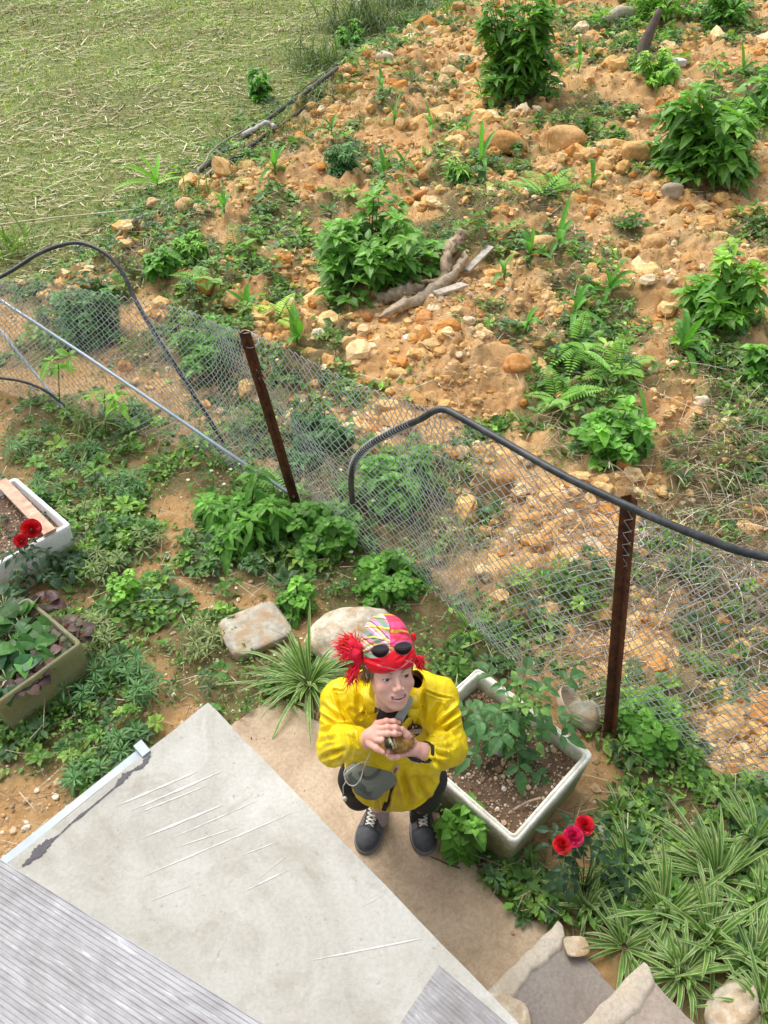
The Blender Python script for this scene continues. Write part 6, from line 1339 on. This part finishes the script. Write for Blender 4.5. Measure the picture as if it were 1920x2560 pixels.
bush(1620, 1850, 170, 120, 'rounded green clover like clump at the foot of the right post', 19, .055, .05, 'mid', 'light', n=70, tmpl=ROUND, group=None)
bush(1150, 2110, 120, 110, 'glossy dark leaved plant between the right shoe and the foam box', 20, .07, .05, 'mid', 'light', n=26, tmpl=OVATE, group=None)
bush(320, 1500, 90, 60, 'light green small leaved mound in the yard', 21, .04, .03, 'light', 'light', n=40, tmpl=ROUND, group=None)
bush(745, 1530, 100, 60, 'small broad leaved weed between the flat slab and the boulder', 22, .06, .045, 'mid', 'light', n=20, tmpl=OVATE, group=None)
bush(880, 110, 110, 60, 'green weeds beside the top of the pole line', 23, .13, .06, 'mid', 'light', n=30, group=None)
bush(1640, 60, 190, 120, 'fresh green weeds right of the pale log', 24, .14, .06, 'light', 'lime', n=50, group=None)
bush(1800, 60, 170, 110, 'green undergrowth at the top right corner', 25, .14, .07, 'mid', 'light', n=45, group=None)
bush(1640, 215, 130, 90, 'light green weeds behind the big dark right bush', 26, .13, .07, 'light', 'lime', n=30, group=None)
bush(1880, 330, 110, 170, 'broad leaved plant at the right edge beside the big dark bush', 27, .17, .1, 'mid', 'light', n=26, tmpl=OVATE, group=None)

def strapplant(px, py, n, L, W, label, seed, col='maize', name='maize_seedling', cat='seedling', group='maize seedlings on the slope', droop=.9, tilt=(.5, 1.25), stalk=.12, az=None):
    r = np.random.RandomState(seed); g = G(px, py); root = empty(name, g, label, cat, group); lf = Acc(); st = Acc()
    st.tube([g - [0, 0, .02], g + [0, 0, stalk * .5], g + [.01, 0, stalk]], [.012, .010, .006], 6, (.1, .2, .05)); st.build('stem', M['stem'], root)
    a = (np.arange(n) * 3.14 + r.normal(size=n) * .5 + (r.rand() * 3.1 if az is None else az)); el = np.linspace(*tilt, n); d = np.stack([np.cos(a) * np.cos(el), np.sin(a) * np.cos(el), np.sin(el)], 1)
    p = g + np.array([0, 0, 1.]) * (stalk * np.linspace(.3, 1, n))[:, None]
    leaves(lf, STRAP, p, d, L * np.exp(r.normal(size=n) * .15), W, np.asarray(GRN[col]) * np.exp(r.normal(size=(n, 1)) * .15) * 1.15, droop=droop * np.exp(r.normal(size=n) * .25) * np.linspace(1, .45, n), roll=r.normal(size=n) * .3); lf.build('leaf_blades', M['leaf'], root, smooth=False)
MZ = [(690, 455, 8, .50, 'maize seedling with arching blades at the field edge'), (830, 345, 5, .42, 'maize seedling left of centre high on the slope'), (955, 235, 5, .42, 'slender maize seedling below the upper pale stone'), (985, 320, 6, .5, 'maize seedling in the green patch of the upper slope'), (1075, 345, 5, .42, 'upright maize seedling right of the green patch'), (1165, 350, 5, .40, 'maize seedling left of the wide orange clod'),
      (1200, 265, 5, .55, 'tall maize seedling at the left foot of the tall bush'), (1200, 425, 4, .6, 'maize seedling leaning over the low light green plant'), (958, 455, 7, .4, 'short maize seedling above the large round bush'), (1320, 670, 6, .48, 'dark maize seedling beyond the end of the grey board'), (1258, 710, 5, .3, 'short upright maize seedling below the grey board'), (1390, 640, 5, .55, 'maize seedling with one long blade pointing right'),
      (1520, 735, 9, .46, 'largest dark maize seedling in a cluster right of centre'), (1428, 815, 6, .36, 'maize seedling above the fern right of centre'), (1310, 865, 5, .26, 'small maize seedling on bare orange soil'), (1475, 480, 3, .5, 'two bladed maize seedling on the large ochre clod'), (1445, 185, 5, .6, 'maize seedling arching right of the tall bush'), (1850, 195, 6, .6, 'maize seedling with hanging blades at the top right'),
      (1700, 900, 10, .55, 'wide maize plant with broad arching blades near the right edge'), (1600, 1120, 3, .5, 'maize seedling with a single long upright blade behind the right post'), (565, 560, 5, .4, 'maize seedling between the field edge clods'), (1010, 425, 4, .35, 'thin maize seedling beside the short one'), (1440, 770, 5, .3, 'maize seedling half hidden left of the largest one')]
for i, (x, y, n, L, lab) in enumerate(MZ): strapplant(x, y, n, L, .055 if L < .5 else .06, lab, 50 + i)
strapplant(395, 470, 6, .55, .09, 'bright broad bladed shoot beside the lower field edge', 90, 'light', 'reed_shoot', 'plant', None, .5, (.3, 1.2), .1)
strapplant(745, 880, 5, .36, .10, 'broad leaved plant right behind the top of the left post', 91, 'mid', 'broad_leaf_plant', 'plant', None, .4)
strapplant(620, 800, 6, .26, .07, 'round bladed plant behind the mesh top left of the left post', 92, 'mid', 'broad_leaf_plant', 'plant', None, .4)
def grasst(px, py, n, L, label, seed, col=(.14, .24, .06), W=.012, droop=.9, spread=.05, el=(.5, 1.4), name='grass_tuft', alt=None, tmpl=STRAP, cat='grass'):
    r = np.random.RandomState(seed); g = G(px, py); a = r.rand(n) * 6.28; e = r.uniform(*el, n); d = np.stack([np.cos(a) * np.cos(e), np.sin(a) * np.cos(e), np.sin(e)], 1); lf = Acc(); p = g + np.c_[r.normal(size=(n, 2)) * spread, np.zeros(n)]
    p[:, 2] = zt(p[:, 0], p[:, 1]) + .005
    leaves(lf, tmpl, p, d, L * np.exp(r.normal(size=n) * .25), W, np.asarray(col) * np.exp(r.normal(size=(n, 1)) * .2), droop=droop * r.uniform(.4, 1.3, n), alt=alt, roll=r.normal(size=n) * .3); o = lf.build(name, M['leaf'], smooth=False); return tag(o, label, cat)
grasst(900, 75, 420, 1.15, 'large dark tuft of long grass at the top of the field edge', 1, (.085, .13, .045), .02, .8, .4)
grasst(800, 165, 260, .8, 'dark long grass tuft halfway up the upper field edge', 7, (.10, .16, .05), .018, .9, .3)
grasst(1010, 15, 300, 1.1, 'long grass tuft at the very top of the field edge', 8, (.12, .18, .06), .02, .9, .4)
grasst(30, 640, 60, .75, 'tall grass tuft above the hose at the left edge', 2, (.16, .28, .05), .022, .5, .14)
grasst(500, 520, 70, .5, 'long grass overhanging the lower field edge', 3, (.16, .24, .06), .014, .9, .12)
grasst(720, 330, 120, .55, 'grass drooping over the dark poles', 4, (.15, .2, .06), .013, .9, .25)
grasst(210, 1110, 34, .55, 'pale arching grass blades at the foot of the left mesh', 5, (.24, .30, .11), .012, .8, .07, (.3, 1.2))
grasst(820, 260, 120, .6, 'dry and green grass beside the upper poles', 6, (.14, .18, .06), .013, .9, .2)

def fern(px, py, nf, L, label, seed, col='light', az=None, el=(.3, .9)):
    r = np.random.RandomState(seed); g = G(px, py); root = empty('fern', g, label, 'fern', 'ferns on the slope'); A_ = Acc()
    for k in range(nf):
        a = r.rand() * 6.28 if az is None else az + r.normal() * .5; e = r.uniform(*el); l = L * r.uniform(.7, 1.1); t = np.linspace(0, 1, 17); d = np.array([math.cos(a) * math.cos(e), math.sin(a) * math.cos(e), math.sin(e)])
        P = g + t[:, None] * d * l; P[:, 2] -= l * .45 * t ** 2 * math.cos(e); A_.tube(P, np.linspace(.004, .0012, 17), 4, (.12, .14, .04)); sd = np.cross(d, (0, 0, 1)); sd /= np.linalg.norm(sd)
        for s in (-1, 1):
            q = P[2:]; tt = t[2:]; ll = l * .30 * np.sin(np.pi * (tt * .93 + .07)) ** .7 * (1.1 - tt * .75); leaves(A_, LANCE, q, s * sd + d * .35, ll, l * .05, np.array(GRN[col]) * np.exp(r.normal(size=(15, 1)) * .12), droop=.15)
    A_.build('frond', M['leaf'], root, smooth=False)
FE = [(1355, 500, 10, .6, 'fern beside the crumpled white scrap'), (870, 720, 5, .5, 'yellow green fern under the left side of the large round bush'), (1440, 880, 8, .5, 'fern at the right in front of the cluster of seedlings'), (1530, 950, 10, .45, 'low fern mat left of the wide maize plant'), (1390, 1010, 10, .42, 'bright fern above the hose'), (520, 740, 6, .5, 'fern frond behind the mesh left of the left post'),
      (700, 1270, 5, .42, 'fern arching over the foot of the left post'), (1650, 110, 7, .6, 'fern right of the rotten stump'), (1900, 320, 4, .6, 'fern at the right edge beside the big dark bush'), (1170, 1580, 6, .2, 'tiny fern behind the right shoulder of the yellow jacket'), (1400, 470, 6, .45, 'pale feathery fern left of the ochre clod'), (590, 640, 5, .45, 'fern in the green patch left of the large round bush'),
      (1500, 60, 7, .6, 'fern behind the pale log'), (700, 830, 5, .35, 'yellowish fern right behind the left post top')]
for i, (x, y, n, L, lab) in enumerate(FE): fern(x, y, n, L, lab, 20 + i, 'lime' if i in (1, 8, 13) else 'light')

def rosette(px, py, wpx, n, label, seed, col='grey', L=.07):
    r = np.random.RandomState(seed); g = G(px, py); w = wpx / ppm(g) / 2; root = empty('tufted_weed', g, label, 'weed', 'narrow leaved weeds in the yard'); st = Acc(); lf = Acc()
    for i in range(n):
        a = r.rand() * 6.28; q = r.rand() ** .6 * w * .7; p = g + [math.cos(a) * q, math.sin(a) * q, 0]; h = .05 + .10 * r.rand(); tp = p + [math.cos(a) * .02, math.sin(a) * .02, h]; st.tube([p - [0, 0, .01], (p + tp) / 2, tp], .0025, 4)
        whorl(lf, tp, r, 11, L, L * .17, GRN[col], .45, .3, LANCE, .15); whorl(lf, (p + tp) / 2, r, 7, L, L * .17, np.array(GRN[col]) * .85, .2, .3, LANCE, .15)
    st.build('stem', M['stem'], root); lf.build('foliage', M['leaf'], root, smooth=False)
RO = [(320, 1230, 120, 15, 'tall tufted weed in front of the left pipe fence foot'), (215, 1160, 130, 14, 'tufted weed cluster left of the pipe at the fence foot'), (125, 1240, 90, 9, 'tufted weed above the white box'), (60, 1140, 90, 8, 'tufted weed at the left edge below the thin black hose'), (330, 1070, 90, 8, 'tufted weed right against the left mesh foot'),
      (270, 1710, 120, 9, 'star shaped tufted weed in the middle of the lower yard'), (200, 1760, 90, 7, 'tufted weed left of the star shaped one'), (360, 1745, 110, 10, 'tufted weed near the corner of the slab roof'), (330, 1690, 80, 6, 'small tufted weed above the one near the slab corner'), (225, 1950, 90, 8, 'tufted weed growing up against the slab gutter'), (320, 1880, 80, 7, 'tufted weed above the slab gutter'),
      (270, 1440, 130, 12, 'greyish tufted weed right of the rose flowers'), (240, 1590, 70, 6, 'tufted weed at the corner of the mossy box'), (265, 1640, 70, 6, 'tufted weed below the mossy box corner'), (380, 1370, 90, 6, 'grassy tufted weed on the bare soil path'), (190, 1290, 80, 6, 'tufted weed at the right end of the white box'), (520, 1620, 110, 9, 'olive mat of tufted weed in the yard centre')]
for i, (x, y, w, n, lab) in enumerate(RO): rosette(x, y, w, n, lab, 70 + i, 'grey' if i > 10 else 'teal')

# spider plants with cream margins
CR = (.42, .48, .26)
def spider(px, py, n, L, label, seed, off=(0, 0)):
    r = np.random.RandomState(seed); g = G(px, py); n = int(n * 1.15); L = L * r.uniform(.85, 1.1); a = r.rand(n) * 6.28; e = r.uniform(.25, 1.35, n); d = np.stack([np.cos(a) * np.cos(e) + r.normal() * .25, np.sin(a) * np.cos(e) + r.normal() * .2, np.sin(e)], 1); lf = Acc(); p = g + np.c_[np.cos(a) * .015, np.sin(a) * .015, np.full(n, .01)]
    leaves(lf, VARIEG, p, d, L * np.exp(r.normal(size=n) * .2), .021 * (L / .3) ** .3, np.array([.11, .25, .055]) * np.exp(r.normal(size=(n, 1)) * .15), droop=r.uniform(.25, .8, n), alt=CR, roll=r.normal(size=n) * .25)
    o = lf.build('spider_plant', M['leaf'], smooth=False); tag(o, label, 'plant', 'striped spider plants')
SPD = [(772, 1715, 95, .38, 'striped spider plant left of the yellow jacket at the path corner'), (1460, 2275, 34, .27, 'small striped spider plant beside the rose stem'), (1570, 2180, 40, .30, 'striped spider plant with upright blades right of the rose'), (1660, 2290, 56, .34, 'striped spider plant in the middle of the mass by the step'), (1560, 2370, 36, .27, 'striped spider plant leaning over the dark step'),
       (1790, 2200, 56, .34, 'striped spider plant near the upper right of the mass'), (1880, 2120, 50, .34, 'striped spider plant cut by the right edge, highest of the mass'), (1900, 2290, 50, .33, 'striped spider plant cut by the right edge in the middle of the mass'), (1770, 2350, 56, .34, 'striped spider plant above the lower right rock'), (1700, 2440, 46, .30, 'lowest striped spider plant beside the second step'),
       (1880, 2420, 56, .32, 'striped spider plant at the right edge above the corner rock'), (1545, 2030, 14, .17, 'tiny striped spider plant in the gravel right of the foam box'), (1905, 2530, 40, .3, 'striped spider plant in the bottom right corner'), (720, 1760, 16, .17, 'small striped offset at the path corner')]
for i, (x, y, n, L, lab) in enumerate(SPD): spider(x, y, n, L, lab, 10 + i)

# tomato plant in the foam box
def compound(lf, p, d, L, col, r, n=3, size=.05):
    P = smooth_path([p, p + d * L * .5 + [0, 0, .02], p + d * L - [0, 0, .03 * L / .2]], 8); lf.tube(P, np.linspace(.0028, .0012, 8), 4, (.20, .30, .09)); sd = np.cross(d, (0, 0, 1)); sd /= np.linalg.norm(sd) + 1e-9; pos = []; dd = []; LL = []
    for k in range(1, n + 1):
        q = P[int(7 * k / (n + .6))]
        for s in (-1, 1): pos.append(q); dd.append(s * sd + d * .5 + [0, 0, .05]); LL.append(size * r.uniform(.75, 1.1))
    pos.append(P[-1]); dd.append(d - [0, 0, .3]); LL.append(size * 1.35); LL = np.array(LL)
    leaves(lf, OVATE, np.array(pos), np.array(dd), LL, LL * .58, np.array(col) * np.exp(r.normal(size=(len(pos), 1)) * .15), droop=.45, roll=r.normal(size=len(pos)) * .3)
tb = PZ(1275, 1870, bsz); tom = empty('tomato_plant', tb, 'young tomato plant with lobed leaves growing in the foam box', 'plant'); r = np.random.RandomState(8); lf = Acc(); st = Acc()
sp_ = smooth_path([tb - [0, 0, .02], tb + [.0, .01, .15], tb + [.02, .02, .33]], 14); st.tube(sp_, np.linspace(.006, .003, 14), 6); st.build('stem', M['stem'], tom)
for i, (a, e, L, hh) in enumerate([(-2.5, .15, .24, .55), (3.3, .1, .26, .6), (.9, .2, .26, .6), (-.1, .4, .2, .75), (2.5, .1, .24, .45), (-1.9, .5, .14, .7), (-2.9, .1, .26, .35), (.25, .05, .27, .4), (3.0, .35, .27, .65), (.55, .45, .30, .7), (2.2, .5, .22, .8), (1.3, .6, .2, .8), (-1.5, .1, .16, .45), (-1.1, .3, .14, .7), (-2.2, .35, .16, .8), (2.75, .15, .3, .5), (-.3, .25, .22, .55), (1.8, .8, .12, .95), (-.6, .7, .1, .97), (-2.6, .8, .1, 1), (.3, .9, .1, 1), (-1.6, .9, .07, 1), (3.5, .2, .2, .85), (-.9, .0, .18, .3)]):
    p = sp_[int(13 * min(1, hh))]; d = np.array([math.cos(a) * math.cos(e), math.sin(a) * math.cos(e), math.sin(e)]); compound(lf, p, d, L * 1.12, (.075, .19, .07) if L > .15 else (.15, .30, .07), r, 4 if L > .15 else 2, .074 if L > .15 else .048)
lf.build('foliage', M['leaf'], tom, smooth=False)

# roses
def rose_flower(c, R, col, nrm, seed, parent):
    r = np.random.RandomState(seed); a = Acc(); n_ = np.array(nrm, float); n_ /= np.linalg.norm(n_); u = np.cross(n_, (0, 0, 1.)); u = np.array([1., 0, 0]) if np.linalg.norm(u) < .1 else u / np.linalg.norm(u); v = np.cross(n_, u)
    for ring in range(6):
        m = [3, 4, 5, 6, 7, 8][ring]; rr = R * (.12 + .88 * ring / 5); open_ = .25 + .75 * ring / 5
        for k in range(m):
            a0 = 6.283 * k / m + ring * 1.1 + r.normal() * .15; G_ = 6; V = []
            for i in range(G_):
                t = i / (G_ - 1)
                for j in range(G_):
                    s = (j / (G_ - 1) - .5) * 2; ang = a0 + s * (1.15 * 3.14 / m + .15); wd_ = math.cos(s * 1.2) ** .4; rad = rr * (.25 + .75 * t ** .8) * (1 + .08 * (wd_)); curl = max(0, t - .75) * 1.2 * open_
                    ht = R * (.95 - .55 * ring / 5) * t * wd_ - curl * R * .35; V.append(c + (math.cos(ang) * u + math.sin(ang) * v) * (rad + curl * R * .25) + n_ * (ht + r.normal() * .0006))
            i, j = np.meshgrid(np.arange(G_ - 1), np.arange(G_ - 1), indexing='ij'); i = i.ravel(); j = j.ravel(); a.add(V, np.stack([i * G_ + j, i * G_ + j + 1, (i + 1) * G_ + j + 1, (i + 1) * G_ + j], 1), None, np.array(col) * r.uniform(.75, 1.1) * (.8 + .2 * ring / 5) * (1 if k % 2 else .72))
    a.build('flower', M['petal'], parent)
M['petal'] = mat_leaf('rose_petal', .5, .3, .3)
def rosebush(base, flowers, n, label, seed, w, h, col):
    r = np.random.RandomState(seed); root = empty('rose_bush', base, label, 'rose', 'red roses in the garden'); st = Acc(); lf = Acc()
    for c, R, fc in flowers:
        c = np.array(c); P = smooth_path([base - [0, 0, .02], (base + c) / 2 + r.normal(size=3) * .02, c - [0, 0, .01]], 10); st.tube(P, np.linspace(.005, .003, 10), 5)
        rose_flower(c, R, fc, (C0 - c) * .5 + np.array([r.normal() * .3, 0, .8]), seed + int(R * 1000) + abs(int(c[0] * 100)), root)
        for q in (5, 6, 7, 8): a = r.rand() * 6.28; compound(lf, P[q], np.array([math.cos(a), math.sin(a), .2]), .10, col, r, 2, .045)
    for k in range(n):
        a = r.rand() * 6.28; hh = r.uniform(.2, .9) * h; t = base + [math.cos(a) * w * r.rand() ** .5, math.sin(a) * w * r.rand() ** .5, hh]; st.tube([base, (base + t) / 2 + [0, 0, .03], t], .003, 4); b = a + r.normal() * .6; compound(lf, t, np.array([math.cos(b), math.sin(b), .15]), .10, col, r, 2, .05)
    st.build('stem', M['stem'], root); lf.build('foliage', M['leaf'], root, smooth=False)
rb = G(1455, 2235); rosebush(rb, [(PZ(1462, 2064, .42), .036, (.75, .01, .03)), (PZ(1433, 2092, .42), .037, (.78, .015, .12)), (PZ(1405, 2112, .41), .034, (.72, .008, .02))], 10, 'rose with three red and pink blooms by the foam box corner', 3, .10, .28, (.03, .075, .035))
rb = G(100, 1440); rosebush(rb, [(PZ(78, 1322, .42), .052, (.70, .006, .014)), (PZ(52, 1352, .38), .036, (.72, .01, .02))], 34, 'rose bush with two deep red blooms in front of the white box', 4, .26, .34, (.04, .095, .05))

# leafy vegetables in the mossy box
def vegetable(p, n, L, W, col, label, seed, name, tmpl=OVATE, vein=None):
    r = np.random.RandomState(seed); root = empty(name, p, label, 'vegetable', 'vegetables in the mossy box'); lf = Acc(); a = np.arange(n) * 2.4 + r.rand() * 6; e = r.uniform(.3, 1.0, n); d = np.stack([np.cos(a) * np.cos(e), np.sin(a) * np.cos(e), np.sin(e)], 1); q = []
    st = Acc()
    for k in range(n):
        tip = p + d[k] * L * .5; st.tube([p, tip], [.004, .003], 4, vein or (.3, .35, .15)); q.append(tip)
    st.build('stalk', M['attr'], root); leaves(lf, tmpl, np.array(q), d * [1, 1, .5], L * r.uniform(.7, 1.1, n) * 1.15, W * 1.15, np.array(col) * 1.25 * np.exp(r.normal(size=(n, 1)) * .25), droop=.5, roll=r.normal(size=n) * .35); lf.build('foliage', M['leaf'], root, smooth=False)
for i, (x, y, n, L, W, c, nm, lab) in enumerate([(200, 1575, 9, .09, .07, (.09, .06, .05), 'purple_leaf_plant', 'dull purple plant hanging over the right corner of the mossy box'), (85, 1680, 9, .11, .08, (.10, .055, .055), 'purple_leaf_plant', 'purple leaves spilling over the middle of the front rim'), (35, 1600, 10, .15, .10, (.05, .15, .04), 'chard', 'broad green leaves at the left edge in the mossy box'), (60, 1560, 9, .17, .11, (.055, .15, .035), 'chard', 'crinkled green leaves at the top left of the mossy box'), (70, 1620, 9, .15, .10, (.06, .17, .035), 'chard', 'crinkled green leaves in the middle of the mossy box'), (20, 1690, 9, .15, .11, (.035, .11, .045), 'chard', 'dark crinkled leaves low on the left edge of the mossy box'),
      (115, 1500, 11, .12, .08, (.11, .055, .06), 'purple_leaf_plant', 'purple leaved plant at the far end of the mossy box'), (165, 1560, 9, .10, .075, (.13, .10, .075), 'purple_leaf_plant', 'brownish purple plant by the right rim of the mossy box'), (110, 1640, 10, .11, .08, (.12, .07, .07), 'purple_leaf_plant', 'purple leaved plant by the front rim of the mossy box'), (150, 1605, 8, .09, .07, (.10, .12, .06), 'purple_leaf_plant', 'olive leaved plant at the right corner of the mossy box'), (60, 1700, 8, .10, .07, (.09, .05, .045), 'purple_leaf_plant', 'small dark purple plant at the lower front of the mossy box'), (10, 1500, 9, .13, .09, (.05, .11, .05), 'chard', 'dark green leaves at the left edge behind the mossy box')]):
    vegetable(PZ(x, y + 14, sz3), n, L * (.72 if 'purple' in nm else .9), W * (.68 if 'purple' in nm else .85), tuple(q * (.75 if 'purple' in nm else .9) for q in c), lab, 30 + i, nm, ROUND if 'purple' in nm else OVATE, (.25, .04, .07) if 'purple' in nm else None)

# white flowering weeds at the fence foot and broad leaves hanging over the rail
def flowers(pts, label, group, seed, hh):
    r = np.random.RandomState(seed)
    for (x, y) in pts:
        b = G(x + r.normal() * 4, y + 26); t = b + [r.normal() * .01, r.normal() * .01, hh * r.uniform(.8, 1.2)]; root = empty('flowering_weed', b, label, 'flower', group); st = Acc(); lf = Acc(); fl = Acc()
        P = smooth_path([b, (b + t) / 2 + [.01, 0, 0], t], 6); st.tube(P, .0018, 4)
        a = np.arange(6) * 1.047; leaves(fl, OVATE, np.tile(t, (6, 1)), np.stack([np.cos(a), np.sin(a), a * 0 + .12], 1), .015, .011, (.78, .78, .74)); V, F = ICO1; fl.add(V * .004 + t, None, F, (.6, .4, .05))
        for q in (2, 3, 4): whorl(lf, P[q], r, 3, .045, .022, GRN['mid'], .2, .3, OVATE)
        st.build('stem', M['stem'], root); lf.build('foliage', M['leaf'], root, smooth=False); fl.build('blossom', M['leaf'], root, smooth=False)
flowers([(563, 1220), (590, 1192), (603, 1163), (497, 1130), (530, 1192), (708, 1230), (480, 1210)], 'tiny white flowered weed at the fence foot left of the left post', 'white flowers left of the left post', 1, .14)
flowers([(857, 1205), (883, 1255), (938, 1275), (866, 1322), (880, 1390), (918, 1412), (960, 1120), (1022, 1278), (960, 1200)], 'tiny white flowered weed by the mesh right of the left post', 'white flowers right of the left post', 2, .14)
for k, (x, y, z, lab) in enumerate([(150, 905, .55, 'spray of broad light leaves poking over the pale rail at the left'), (265, 975, .45, 'leafy sprig hanging over the pale rail beside the first spray')]):
    p = PZ(x, y, z); p[1] -= .04; r = np.random.RandomState(k); root = empty('climbing_weed', G(x, y + 120), lab, 'weed'); st = Acc(); b = np.array(root.location); st.tube(smooth_path([b, (b + p) / 2, p], 8), .004, 5); st.build('stem', M['stem'], root); lf = Acc()
    for q in range(4): whorl(lf, p + r.normal(size=3) * .05, r, 6, .13, .045, GRN['light'], .3, .4)
    lf.build('foliage', M['leaf'], root, smooth=False)
# small leafy sprouts scattered on the slope, each with its own stem
